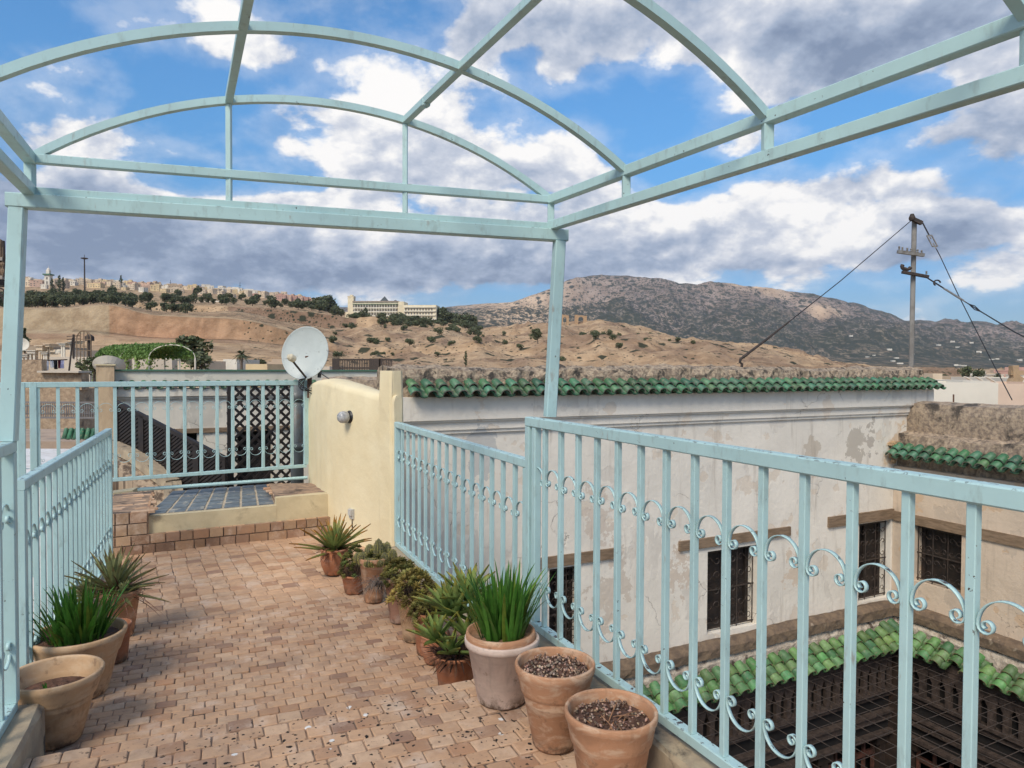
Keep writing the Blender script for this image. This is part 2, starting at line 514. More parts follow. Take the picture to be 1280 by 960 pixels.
# ------------------------------------------------------------------ mesh helpers
class MB:
    def __init__(s):
        s.v, s.f, s.mi, s.tint, s.sm = [], [], [], [], []
        s.m = 0
        s.c = (1., 1., 1.)
        s.smooth = False

    def face(s, idx):
        s.f.append(tuple(idx))
        s.mi.append(s.m)
        s.tint.append(s.c)
        s.sm.append(s.smooth)

    def add(s, vs, fs):
        o = len(s.v)
        s.v.extend([tuple(x) for x in vs])
        for f in fs:
            s.face([i + o for i in f])

    def box(s, c, size, ax=None):
        """c centre, size full extents, ax optional 3 unit axes"""
        ax = ax or ((1, 0, 0), (0, 1, 0), (0, 0, 1))
        c = Vector(c)
        A = [Vector(a) * (d / 2) for a, d in zip(ax, size)]
        vs = [c + A[0] * i + A[1] * j + A[2] * k for i in (-1, 1) for j in (-1, 1) for k in (-1, 1)]
        s.add(vs, [(0, 1, 3, 2), (4, 6, 7, 5), (0, 4, 5, 1), (2, 3, 7, 6), (0, 2, 6, 4), (1, 5, 7, 3)])

    def bbox(s, a, b):
        s.box([(x + y) / 2 for x, y in zip(a, b)], [abs(y - x) for x, y in zip(a, b)])

    def bar(s, p, q, w, h=None, up=(0, 0, 1), bev=0.0):
        p, q = Vector(p), Vector(q)
        h = h or w
        d = (q - p)
        L = d.length
        d.normalize()
        up = Vector(up)
        if abs(d.dot(up)) > .98:
            up = Vector((0, 1, 0))
        a = d.cross(up).normalized()
        b = a.cross(d)
        if not bev:
            s.box((p + q) / 2, (L, w, h), (d, a, b))
            return
        ring = []
        for (i, j) in ((-1, -1), (1, -1), (1, 1), (-1, 1)):
            for k in ((0, 1), (1, 0)) if (i * j > 0) else ((1, 0), (0, 1)):
                ring.append((a * (i * (w / 2 - bev * k[0])) + b * (j * (h / 2 - bev * k[1]))))
        n = 8
        s.add([p + r for r in ring] + [q + r for r in ring],
              [(i, (i + 1) % n, n + (i + 1) % n, n + i) for i in range(n)] + [tuple(range(n))[::-1], tuple(range(n, 2 * n))])

    def tube(s, pts, r, n=6, cap=True):
        pts = [Vector(p) for p in pts]
        rs = r if isinstance(r, (list, tuple)) else [r] * len(pts)
        o = len(s.v)
        prev = None
        for i, p in enumerate(pts):
            d = (pts[min(i + 1, len(pts) - 1)] - pts[max(i - 1, 0)])
            if d.length < 1e-9:
                d = Vector((0, 0, 1))
            d.normalize()
            if prev is None:
                a = d.cross(Vector((0, 0, 1)) if abs(d.z) < .9 else Vector((1, 0, 0))).normalized()
            else:
                a = (prev - d * prev.dot(d)).normalized()
            prev = a
            b = d.cross(a)
            for k in range(n):
                th = 2 * PI * k / n
                s.v.append(tuple(p + a * (math.cos(th) * rs[i]) + b * (math.sin(th) * rs[i])))
        for i in range(len(pts) - 1):
            for k in range(n):
                k2 = (k + 1) % n
                s.face((o + i * n + k, o + i * n + k2, o + (i + 1) * n + k2, o + (i + 1) * n + k))
        if cap:
            s.face([o + k for k in range(n)][::-1])
            s.face([o + (len(pts) - 1) * n + k for k in range(n)])

    def lathe(s, prof, c=(0, 0, 0), n=40, wob=0.):
        o = len(s.v)
        ph = random.random() * 6
        for (r, z) in prof:
            for k in range(n):
                th = 2 * PI * k / n
                rr = r * (1 + wob * math.sin(2 * th + ph) + wob * .5 * math.sin(3 * th + z * 9))
                s.v.append((c[0] + rr * math.cos(th), c[1] + rr * math.sin(th), c[2] + z))
        for i in range(len(prof) - 1):
            for k in range(n):
                k2 = (k + 1) % n
                s.face((o + i * n + k, o + i * n + k2, o + (i + 1) * n + k2, o + (i + 1) * n + k))
        if prof[0][0] > 1e-4:
            s.face([o + k for k in range(n)][::-1])
        if prof[-1][0] > 1e-4:
            s.face([o + (len(prof) - 1) * n + k for k in range(n)])

    def prism(s, poly, z0, z1):
        n = len(poly)
        s.add([(p[0], p[1], z0) for p in poly] + [(p[0], p[1], z1) for p in poly],
              [tuple(range(n))[::-1], tuple(range(n, 2 * n))] + [(i, (i + 1) % n, n + (i + 1) % n, n + i) for i in range(n)])

    def mesh(s, name, mats):
        me = bpy.data.meshes.new(name)
        me.from_pydata(s.v, [], s.f)
        for mt in (mats if isinstance(mats, (list, tuple)) else [mats]):
            me.materials.append(mt)
        me.polygons.foreach_set('material_index', s.mi)
        me.polygons.foreach_set('use_smooth', s.sm)
        a = me.attributes.new('tint', 'FLOAT_COLOR', 'FACE')
        buf = np.ones((len(s.f), 4), dtype=np.float32)
        if s.f:
            buf[:, :3] = np.array(s.tint, dtype=np.float32)
            a.data.foreach_set('color', buf.ravel())
        me.update()
        return me

    def build(s, name, mats, parent=None, loc=None, rot=None):
        return link(name, s.mesh(name, mats), parent, loc, rot)


def link(name, me, parent=None, loc=None, rot=None):
    o = bpy.data.objects.new(name, me)
    COL.objects.link(o)
    if parent is not None:
        o.parent = parent
    if loc is not None:
        o.location = loc
    if rot is not None:
        o.rotation_euler = rot
    return o


def tag(o, label=None, cat=None, group=None, kind=None):
    if label:
        o['label'] = label
    if cat:
        o['category'] = cat
    if group:
        o['group'] = group
    if kind:
        o['kind'] = kind
    return o


def thing(name, label, cat, loc=(0, 0, 0), rz=0, group=None):
    o = bpy.data.objects.new(name, None)
    COL.objects.link(o)
    o.empty_display_size = .1
    o.location = loc
    o.rotation_euler = (0, 0, rz)
    return tag(o, label, cat, group)


def structure(o):
    o['kind'] = 'structure'
    return o


def v2(p):
    return Vector((p[0], p[1]))


def lerp(a, b, t):
    return a + (b - a) * t


# house axes: E along the facades, N towards the camera
PW = Vector((-1.2, 7.66, 0))
E = Vector((1.88, .957, 0)).normalized()
N = Vector((E.y, -E.x, 0))
G = Vector((-.414, .910, 0)).normalized()     # direction of the terrace


def W(s, o, h):
    return PW + E * s + N * o + Vector((0, 0, EYE - h))


def s_px(px, o=0.):
    """position along the white facade plane (pushed o towards the camera) seen at column px"""
    u = (px - 640) / FPX
    b = PW + N * o
    return (u * b.y - b.x) / (E.x - u * E.y)

# ------------------------------------------------------------------ terrain (one sheet from the foot of the town to the mountain)
KX = [-300, 0, 85, 140, 180, 240, 300, 350, 400, 430, 500, 550, 600, 650, 700, 760, 820, 870, 905, 950, 1000, 1050, 1150, 1280, 1600]
TAB = [
    (250, [452, 452, 452, 452, 452, 452, 454, 456, 457, 458, 459, 460, 461, 461, 462, 463, 464, 466, 467, 468, 470, 474, 482, 484, 486]),
    (300, [430, 430, 430, 430, 431, 431, 434, 438, 441, 446, 448, 449, 449, 450, 452, 454, 456, 457, 458, 459, 463, 470, 474, 476, 478]),
    (330, [412, 411, 410, 413, 420, 422, 423, 430, 436, 439, 441, 441, 441, 441, 442, 442, 444, 447, 450, 452, 457, 466, 471, 473, 475]),
    (336, [386, 386, 387, 378, 393, 396, 398, 409, 428, 431, 429, 431, 435, 435, 433, 433, 435, 439, 445, 448, 454, 465, 470, 472, 474]),
    (430, [384, 384, 384, 377, 390, 393, 392, 404, 415, 413, 417, 421, 427, 426, 421, 421, 425, 431, 437, 441, 450, 463, 468, 470, 472]),
    (520, [382, 382, 382, 376, 388, 391, 388, 402, 413, 411, 411, 415, 420, 417, 413, 413, 422, 431, 435, 439, 447, 461, 467, 469, 471]),
    (525, [379, 379, 379, 375, 380, 383, 384, 388, 392, 398, 409, 413, 418, 413, 409, 410, 421, 431, 434, 437, 445, 459, 466, 468, 470]),
    (620, [372, 371, 372, 373, 376, 378, 380, 385, 390, 402, 405, 408, 414, 405, 404, 407, 420, 432, 434, 437, 443, 457, 465, 467, 469]),
    (850, [354, 354, 356, 357, 360, 364, 368, 374, 380, 392, 402, 407, 418, 418, 417, 419, 430, 440, 442, 444, 452, 461, 464, 466, 468]),
    (1050, [351, 352, 354, 355, 358, 361, 365, 371, 378, 396, 406, 411, 420, 428, 430, 432, 440, 448, 450, 452, 456, 461, 463, 465, 467]),
    (2300, [400, 400, 400, 400, 402, 403, 404, 404, 404, 404, 403, 402, 403, 418, 430, 434, 440, 446, 449, 451, 452, 453, 455, 461, 464]),
    (3200, [396, 396, 396, 396, 396, 396, 396, 396, 396, 396, 395, 393, 392, 398, 410, 416, 420, 424, 428, 432, 434, 436, 440, 447, 450]),
    (4200, [392, 392, 392, 392, 392, 392, 392, 392, 392, 390, 388, 387, 386, 386, 380, 379, 383, 388, 390, 392, 398, 404, 420, 430, 434]),
    (5200, [384, 384, 384, 384, 384, 384, 384, 384, 384, 384, 384, 383, 380, 376, 352, 346, 349, 354, 354, 361, 368, 377, 401, 412, 416]),
]
EXTRA_RIDGE_X = [550, 600, 640, 667, 693, 707, 721, 746, 780, 830, 853, 881, 895, 923, 960, 1004, 1045, 1078, 1108, 1134, 1146, 1167, 1182, 1203, 1226, 1256, 1280, 1600]
EXTRA_RIDGE_Y = [385, 380, 378, 369, 359, 351, 347, 344, 346, 349, 355, 356, 353, 358, 362, 368, 375, 381, 391, 403, 398, 404, 399, 404, 400, 411, 411, 418]


def vnoise(x, y, seed=0):
    xi, yi = np.floor(x), np.floor(y)
    xf, yf = x - xi, y - yi
    xf = xf * xf * (3 - 2 * xf)
    yf = yf * yf * (3 - 2 * yf)

    def h(a, b):
        v = np.sin(a * 127.1 + b * 311.7 + seed * 74.7) * 43758.5453
        return v - np.floor(v)
    return (h(xi, yi) * (1 - xf) + h(xi + 1, yi) * xf) * (1 - yf) + (h(xi, yi + 1) * (1 - xf) + h(xi + 1, yi + 1) * xf) * yf


def fbm(x, y, oct=5, seed=0, ridged=False):
    s, a, t = 0, .5, 0
    for i in range(oct):
        n = vnoise(x, y, seed + i)
        if ridged:
            n = 1 - np.abs(2 * n - 1)
        s = s + a * n
        t += a
        x, y, a = x * 2.03 + 11.3, y * 2.03 + 5.7, a * .5
    return s / t


def hz(px):            # horizon row at a column
    return 459.0 + .0044 * (px - 640)


_DY = np.array([30., 60., 120.] + [t[0] for t in TAB] + [6800., 9300.])
_XD = np.arange(-2500, 3801, 10.)


def _smooth(a, n):
    k = np.ones(n) / n
    return np.convolve(np.pad(a, n // 2, mode='edge'), k, mode='valid')[:len(a)]


_rows = [np.full_like(_XD, -13. + EYE), np.full_like(_XD, -12. + EYE), np.full_like(_XD, -10. + EYE)]
for Yd, ys in TAB:
    yy = np.interp(_XD, KX, ys)
    if Yd == 5200:
        yr = np.interp(_XD, EXTRA_RIDGE_X, EXTRA_RIDGE_Y)
        yy = np.where(_XD > 545, yr, yy)
    else:
        yy = _smooth(yy, 5)
    _rows.append(EYE + (hz(_XD) - yy) * Yd / FPX)
_rows.append(_rows[-1] * .55)
_rows.append(np.full_like(_XD, -60.))
_Z = np.array(_rows)          # [distance, column]


def terrain(x, y, detail=True):
    x, y = np.atleast_1d(np.asarray(x, float)), np.atleast_1d(np.asarray(y, float))
    px = np.clip(640 + FPX * x / y, -2500, 3800)
    ci = np.clip((px + 2500) / 10., 0, len(_XD) - 1.001)
    c0 = ci.astype(int)
    cf = ci - c0
    ri = np.clip(np.interp(y, _DY, np.arange(len(_DY))), 0, len(_DY) - 1.001)
    r0 = ri.astype(int)
    rf = ri - r0
    z = (_Z[r0, c0] * (1 - cf) + _Z[r0, c0 + 1] * cf) * (1 - rf) + (_Z[r0 + 1, c0] * (1 - cf) + _Z[r0 + 1, c0 + 1] * cf) * rf
    if detail:
        near = np.clip((y - 150) / 150, 0, 1) * np.clip((1500 - y) / 500, 0, 1)
        smooth_cut = np.clip((px - 300) / 120, .12, 1)
        z = z + near * smooth_cut * ((fbm(x / 60, y / 60, 5, 3) - .5) * 12 + (fbm(x / 26, y / 34, 5, 9, True) - .6) * 9.0 * np.clip((px - 380) / 80, .3, 1)) * np.where(y < 660, 1, .25)
        far = np.clip((y - 2600) / 700, 0, 1) * np.clip((5250 - y) / 500, 0, 1)
        z = z + far * np.clip((px - 610) / 120, .15, 1) * ((fbm(x / 420, y / 900, 6, 21, True) - .62) * 270 + (fbm(x / 130, y / 200, 4, 31) - .5) * 60)
        rg = np.clip((y - 4700) / 500, 0, 1) * np.clip((7000 - y) / 500, 0, 1)
        z = z + rg * np.clip((px - 610) / 100, .25, 1) * (fbm(x / 90, y / 90, 4, 41) - .5) * 22
    return z


def TZ(x, y):
    return float(terrain(x, y)[0])


def make_terrain():
    px = np.concatenate([np.linspace(-2500, -150, 60)[:-1], np.linspace(-150, 1430, 620), np.linspace(1430, 3800, 60)[1:]])
    ys = []
    for i in range(len(_DY) - 1):
        a, b = _DY[i], _DY[i + 1]
        n = {0: 2, 1: 3, 2: 4, 3: 10, 4: 8, 5: 8, 6: 18, 7: 16, 8: 8, 9: 16, 10: 20, 11: 12, 12: 22, 13: 14, 14: 26, 15: 34}.get(i, 8)
        ys += list(np.linspace(a, b, n, endpoint=False))
    ys.append(_DY[-1])
    ys = np.array(ys)
    PX, YY = np.meshgrid(px, ys)
    XX = (PX - 640) / FPX * YY
    ZZ = terrain(XX.ravel(), YY.ravel()).reshape(XX.shape)
    nr, nc = XX.shape
    co = np.stack([XX, YY, ZZ], -1).reshape(-1, 3)
    idx = np.arange(nr * nc).reshape(nr, nc)
    f = np.stack([idx[:-1, :-1], idx[:-1, 1:], idx[1:, 1:], idx[1:, :-1]], -1).reshape(-1, 4)
    me = bpy.data.meshes.new('hillside')
    me.vertices.add(len(co))
    me.vertices.foreach_set('co', co.ravel())
    me.loops.add(f.size)
    me.loops.foreach_set('vertex_index', f.ravel())
    me.polygons.add(len(f))
    me.polygons.foreach_set('loop_start', np.arange(0, f.size, 4))
    me.polygons.foreach_set('loop_total', np.full(len(f), 4))
    me.polygons.foreach_set('use_smooth', np.ones(len(f), bool))
    me.update(calc_edges=True)
    # soil colour of each zone with sunlit patches painted in, and how much scrub grows there (alpha)
    x, y, p = co[:, 0], co[:, 1], PX.ravel()
    Z = lambda c: np.array(c, float)[None, :]
    dry, ochre, cut, pale, brown, mount, plain = Z((.44, .32, .205)), Z((.47, .32, .19)), Z((.40, .26, .155)), Z((.47, .36, .23)), Z((.25, .165, .11)), Z((.28, .215, .175)), Z((.27, .20, .135))
    n1 = fbm(x / 45, y / 45, 5, 50)[:, None]
    n2 = fbm(x / 16, y / 60, 5, 60)[:, None]
    base = dry * (1 - n1) + ochre * n1 * 1.1
    c = base.copy()
    strata = (np.sin(co[:, 2] * 1.1 + n1[:, 0] * 5) * .5 + .5)[:, None]
    steep = (((y > 329) & (y < 337) & (p < 420))[:, None]) * 1.
    c = c * (1 - steep) + (cut * (.88 + .2 * n2) * (.92 + .1 * strata)) * steep
    red = (np.exp(-((p - 215) / 90) ** 2) * np.exp(-((y - 328) / 8) ** 2))[:, None] * np.clip(n1 * 2 - .4, 0, 1)
    c = c * (1 - red * .55) + Z((.44, .21, .12)) * red * .55
    bnd = lambda a, b_: (((y > a) & (y < b_) & (p < 425))[:, None]) * 1.
    for a_, b2_, cc, kk in ((262, 276, (.48, .33, .19), .8), (276, 300, (.24, .165, .105), .75), (300, 309, (.46, .32, .19), .7), (309, 327, (.29, .185, .12), .7), (337, 372, (.46, .33, .20), .7), (372, 420, (.30, .20, .125), .6)):
        w_ = bnd(a_, b2_) * kk * np.clip(n2 * 1.6, .4, 1)
        c = c * (1 - w_) + Z(cc) * w_
    mid_ = ((p >= 90) & (p < 136) & (y > 322) & (y < 345))[:, None] * .9
    c = c * (1 - mid_) + Z((.40, .31, .20)) * (.9 + .2 * n2) * mid_
    stripe = (fbm(x / 2.2, y * 0, 3, 70) - .5)[:, None]
    c = c * (1 + steep * stripe * .5)
    lo_ = ((y > 326) & (y < 329.5) & (p < 420))[:, None] * .9
    c = c * (1 - lo_ * .5)
    leftp = ((p < 90) & (y > 322) & (y < 345))[:, None] * 1.
    c = c * (1 - leftp) + pale * .86 * leftp
    cl = ((y > 515) & (y < 530) & (p > 285) & (p < 445))[:, None] * 1.
    c = c * (1 - cl) + brown * (.75 + .5 * n2) * cl
    gul = np.clip((fbm(x / 35, y / 60, 5, 77, True) - .62) * 5, 0, 1)[:, None] * ((y > 240) & (y < 700) & (p > 420))[:, None]
    c = c * (1 - gul * .8) + brown * gul * .8
    mt = np.clip((y - 1400) / 700, 0, 1)[:, None]
    mn = fbm(x / 300, y / 420, 6, 90)[:, None]
    mcol = mount * (.7 + .6 * mn)
    low = np.clip((3600 - y) / 900, 0, 1)[:, None]
    fields = (np.floor(fbm(x / 260, y / 420, 2, 99) * 9) % 3)[:, None]
    pcol = np.where(fields == 0, Z((.34, .255, .175)), np.where(fields == 1, Z((.15, .13, .09)), Z((.24, .18, .125))))
    mcol = mcol * (1 - low) + pcol * low
    sunlit = (.9 * np.exp(-((p - 640) / 75) ** 2) * np.clip((y - 2000) / 400, 0, 1))[:, None] + 1.0 * (np.exp(-((p - 930 - (5200 - y) * .06) / 40) ** 2 - ((y - 5010) / 260) ** 2))[:, None] + .9 * (np.exp(-((p - 1028) / 20) ** 2 - ((y - 4450) / 150) ** 2))[:, None]  # patches of sun between cloud shadows, painted into the mountain colour
    sunlit = np.clip(sunlit, 0, 1)
    crest = (np.exp(-((y - 5190) / 60) ** 2))[:, None] * .5
    mcol = mcol * (1 - crest) + Z((.07, .08, .055)) * crest
    olive = np.clip(1 - np.abs(y - 3350) / 900, 0, 1)[:, None] * np.clip(fbm(x / 200, y / 500, 4, 120)[:, None] * 3 - .9, 0, 1) * .8
    mcol = mcol * (1 - olive) + Z((.075, .085, .055)) * olive
    mcol = mcol * (1 - sunlit) + Z((.66, .47, .30)) * sunlit
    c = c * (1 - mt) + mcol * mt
    scr = np.zeros(len(x))
    scr = np.where((y < 700) & (p > 300), .38 * fbm(x / 80, y / 80, 3, 12), scr)
    scr = np.where((y >= 355) & (y < 900) & (p <= 420), .45, scr)
    scr = np.where((y > 1400), .22 + .75 * fbm(x / 500, y / 800, 4, 15) - sunlit[:, 0] * .55 + np.clip((4300 - y) / 1500, 0, .50), scr)
    buf = np.ones((len(x), 4), np.float32)
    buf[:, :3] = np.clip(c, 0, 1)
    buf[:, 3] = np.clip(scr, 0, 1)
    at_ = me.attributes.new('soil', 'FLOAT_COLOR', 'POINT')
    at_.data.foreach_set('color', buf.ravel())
    mt_, t, b = newmat('hill_soil')
    a = t.node('ShaderNodeAttribute', attribute_name='soil')
    P = pos(t)
    yv = t.sep(P)[1]
    farf = t.step(yv, 900., 1600., 0, 1)
    f1 = t.noise(P, .11, 8, .68)
    f2 = t.noise(t.vec('MULTIPLY', P, (1, .25, 1.6)), .010, 9, .66)
    fm = t.math('ADD', t.math('MULTIPLY', f1, t.math('SUBTRACT', 1., farf)), t.math('MULTIPLY', f2, farf))
    c = t.mix(t.step(fm, .38, .66, 0, .75), a.outputs['Color'], t.mix(1., a.outputs['Color'], (.55, .50, .46), 'MULTIPLY'))
    c = t.mix(t.step(fm, .58, .72, 0, .4), c, (.50, .38, .26))

    def dots(scale, lo, hi):
        nd = t.node('ShaderNodeTexVoronoi', feature='F1')
        t.put(nd.inputs['Vector'], t.vec('ADD', P, t.vec('SCALE', t.noise(P, scale * 2, 3, .6, 0, col=True), .5 / scale)))
        nd.inputs['Scale'].default_value = scale
        rx = t.sep(nd.outputs['Color'])[0]
        on = t.math('LESS_THAN', rx, a.outputs['Alpha'])
        return t.math('MULTIPLY', t.step(nd.outputs['Distance'], lo, hi, 1, 0), on)
    dn = t.math('MULTIPLY', t.math('MAXIMUM', dots(.13, .30, .45), t.math('MAXIMUM', dots(.35, .25, .4), dots(.7, .25, .4))), t.math('SUBTRACT', 1., farf))
    P0_ = P
    P = t.vec('MULTIPLY', P0_, (1.35, .24, 2.0))
    df = t.math('MULTIPLY', t.math('MAXIMUM', dots(.046, .40, .56), t.math('MAXIMUM', dots(.020, .36, .60), dots(.085, .42, .55))), farf)
    P = P0_
    c = t.mix(t.math('MULTIPLY', t.math('MAXIMUM', dn, df), .95), c, (.034, .040, .025))
    t.put(b.inputs['Base Color'], c)
    b.inputs['Roughness'].default_value = 1
    b.inputs['Specular IOR Level'].default_value = .1
    bump(t, b, t.math('ADD', f1, t.math('MULTIPLY', f2, 6.)), .9, 1.5)
    me.materials.append(mt_)
    structure(link('hills', me))


make_terrain()
gm = MB()
gm.add([(-9400, -9400, -70), (9400, -9400, -70), (9400, 9400, -70), (-9400, 9400, -70)], [(0, 1, 2, 3)])
structure(gm.build('ground_plain', pm('plain_soil', (.25, .19, .12), (.16, .13, .08), .02, 1, 0)))
gm = MB()
gm.add([(-300, -300, -12.5), (300, -300, -12.5), (300, 45, -12.5), (-300, 45, -12.5)], [(0, 1, 2, 3)])
structure(gm.build('ground', pm('street_earth', (.30, .23, .17), (.2, .15, .1), .6, 1, .3)))


# ------------------------------------------------------------------ far houses
def plain_paint(name, c):
    return pm(name, c, tuple(x * .85 for x in c), .35, .9, 0, detail=4)


HC = {'cream': (.66, .53, .38), 'pink': (.60, .41, .31), 'yellow': (.66, .51, .30), 'white': (.72, .66, .55), 'sand': (.50, .38, .27), 'rose': (.50, .30, .24)}
HM = {k: plain_paint('far_%s_render' % k, v) for k, v in HC.items()}
WINM = pm('far_window', (.13, .11, .10), (.17, .15, .13), 1, .5, 0)
ROOFM = pm('far_roof', (.38, .30, .24), (.28, .22, .17), .5, .95, 0)
GREENSH = pm('green_shutter', (.07, .16, .10), None, 2, .7, 0)


def house_mesh(col, w, d, h, seed, tower=False):
    rnd = random.Random(seed)
    m = MB()
    m.m = 0
    m.box((0, 0, h / 2 - 4), (w, d, h + 8))
    m.box((0, 0, h + .35), (w + .3, d + .3, .7))
    m.m = 2
    m.box((0, 0, h + .71), (w - .5, d - .5, .06))
    m.m = 0
    if rnd.random() < .7:
        sw = w * rnd.uniform(.25, .5)
        m.box((rnd.uniform(-.25, .25) * w, rnd.uniform(0, .2) * d, h + 1.8), (sw, d * .4, 2.3))
    m.m = 1
    fl = max(1, int(h / 3))
    nw = max(2, int(w / 2.6))
    for k in range(fl):
        for i in range(nw):
            if rnd.random() < .25:
                continue
            m.box(((i + .5) / nw * w - w / 2, -d / 2 - .02, k * 3 + 1.7), (1.1, .25, 1.4))
        for i in range(2):
            for s in (-1, 1):
                m.box((s * (w / 2 + .02), (i - .5) * d * .5, k * 3 + 1.7), (.25, 1.0, 1.3))
    return m.mesh('house', [HM[col], WINM, ROOFM])


HOUSES = {}
for col in HC:
    HOUSES[col] = [house_mesh(col, w, 9, h, i * 7 + len(col)) for i, (w, h) in enumerate(((8, 6), (11, 9), (15, 7.5), (9, 10.5)))]
rnd = random.Random(5)


def near_what(px):
    for lim, t in ((50, 'just beside the blue post'), (75, 'near the white minaret'), (98, 'between minaret and mast'), (120, 'around the tall mast'), (160, 'a little past the tall mast'),
                   (200, 'before the long white wall'), (240, 'above the long white wall'), (285, 'past the long white wall'), (330, 'above the brown cliff'), (372, 'where the ridge starts to drop'),
                   (430, 'by the hotel tower'), (500, 'below the hotel'), (560, 'below the far hotel wing'), (620, 'past the hotel pines'), (690, 'just before the blue post'), (760, 'below the ruined tombs'),
                   (840, 'on the long shoulder of the tomb hill'), (1000, 'by the mud-brick tower stump')):
        if px < lim:
            return t
    return 'far along the hill'


hl = {'cream': 'small cream flat-roofed house far off in the hilltop town', 'pink': 'small salmon pink flat-roofed house far off in the hilltop town',
      'yellow': 'small ochre yellow flat-roofed house far off in the hilltop town', 'white': 'small white flat-roofed house far off in the hilltop town',
      'sand': 'small sand brown flat-roofed house far off in the hilltop town', 'rose': 'small dull rose flat-roofed house far off in the hilltop town'}
spots = []
for row, (Y0, step_, x0, x1) in enumerate(((1045, 6.0, 20, 368), (975, 6.6, 20, 378), (905, 7.6, 20, 386), (835, 9, 20, 352), (775, 12, 25, 300))):
    px = x0 + row * 3
    while px < x1:
        if not (row >= 3 and rnd.random() < .3):
            spots.append((px, Y0 + rnd.uniform(-30, 30)))
        px += step_ * rnd.uniform(.75, 1.35)
spots = spots[:290]
for px, Y in spots:
    x = (px - 640) / FPX * Y
    w = [5, 1.3, 1.6, 2.6, 2, .3] if px > 120 else [5, .6, .5, 3, 2, .2]
    if 215 < px < 350:
        w = [4, .7, 3, 3, 1, .2]
    col = rnd.choices(list(HC), w)[0]
    o = link('hill_house', rnd.choice(HOUSES[col]), loc=(x, Y, TZ(x, Y)), rot=(0, 0, rnd.uniform(-.5, .5)))
    s = rnd.uniform(.5, .95)
    o.scale = (s * rnd.uniform(.8, 1.5), s, s * rnd.uniform(.55, .85))
    tag(o, '%s %s' % (hl[col].replace(' far off', ''), near_what(px)), 'house', 'houses of the hilltop town')

# pink terraced houses lower right end of the ridge
for i, px in enumerate(range(352, 402, 7)):
    Y = 800 + i * 4
    x = (px - 640) / FPX * Y
    o = link('terraced_house', HOUSES['pink' if i % 2 else 'rose'][2], loc=(x, Y, TZ(x, Y) + 1.5), rot=(0, 0, .1))
    o.scale = (.7, .7, .6)
    tag(o, ('salmon' if i % 2 else 'dull red') + ' terraced house, %s in the row stepping down to the pines' % ['uppermost', 'second', 'third', 'fourth', 'fifth', 'sixth', 'seventh', 'lowest'][i], 'house', 'terraced houses stepping down the ridge')


# minaret
def minaret():
    Y = 800
    p = at(61, 378, Y)
    r_ = thing('minaret', 'white square minaret tower rising above the hilltop houses', 'minaret', (p.x, p.y, p.z - 1))
    r_.scale = (1.05, 1.05, 1.2)
    m = MB()
    m.bbox((-2.7, -2.7, -3), (2.7, 2.7, 26))
    m.m = 1
    for z in (6, 12, 18, 22):
        m.bbox((-.7, -2.9, z), (.7, -2.65, z + 2.2))
    m.build('tower_wall', [HM['white'], WINM], r_)
    m = MB()
    m.bbox((-3.9, -3.9, 26), (3.9, 3.9, 27.2))
    m.build('balcony', GREENSH, r_)
    m = MB()
    m.bbox((-1.7, -1.7, 27.2), (1.7, 1.7, 30.5))
    m.lathe([(1.8, 30.5), (1.7, 31.4), (1.1, 32.4), (.3, 33), (.12, 33.2), (.12, 35)], n=10)
    m.build('lantern_top', HM['white'], r_)


minaret()

# tall floodlight mast
p = at(106, 372, 700)
t_ = thing('floodlight_mast', 'tall thin dark mast with a flat round head above the hilltop trees', 'mast', p)
m = MB()
m.tube([(0, 0, -2), (0, 0, 38)], [.9, .55], 8)
m.build('pole', IRON, t_)
m = MB()
m.lathe([(.3, 37.2), (3.2, 38), (3.2, 38.7), (1, 39.1), (.25, 39.3), (.2, 42)], n=14)
m.build('lamp_head', IRON, t_)
for px, pt, pb, lab in ((213, 350, 362, 'thin antenna on a white hilltop house'), (300, 353, 366, 'thin grey antenna above ochre hilltop houses')):
    q, q2 = at(px, pb, 850), at(px, pt, 850)
    m = MB()
    m.tube([q, q2], .25, 5)
    m.bar(lerp(q, q2, .7) - Vector((1.5, 0, 0)), lerp(q, q2, .7) + Vector((1.5, 0, 0)), .3)
    tag(m.build('antenna', IRON), lab, 'antenna')
# long white boundary wall under the town
m = MB()
for i in range(12):
    a, b_ = 196 + i * 6.5, 196 + (i + 1) * 6.5
    Y = 640
    xa, xb = (a - 640) / FPX * Y, (b_ - 640) / FPX * Y
    za = at(a, 381 - (i % 2) * .5, Y).z
    m.bbox((xa, Y, za - 5), (xb, Y + .5, za + 3.2))
tag(m.build('boundary_wall', HM['white']), 'long low white wall along the edge of the hilltop town', 'wall')


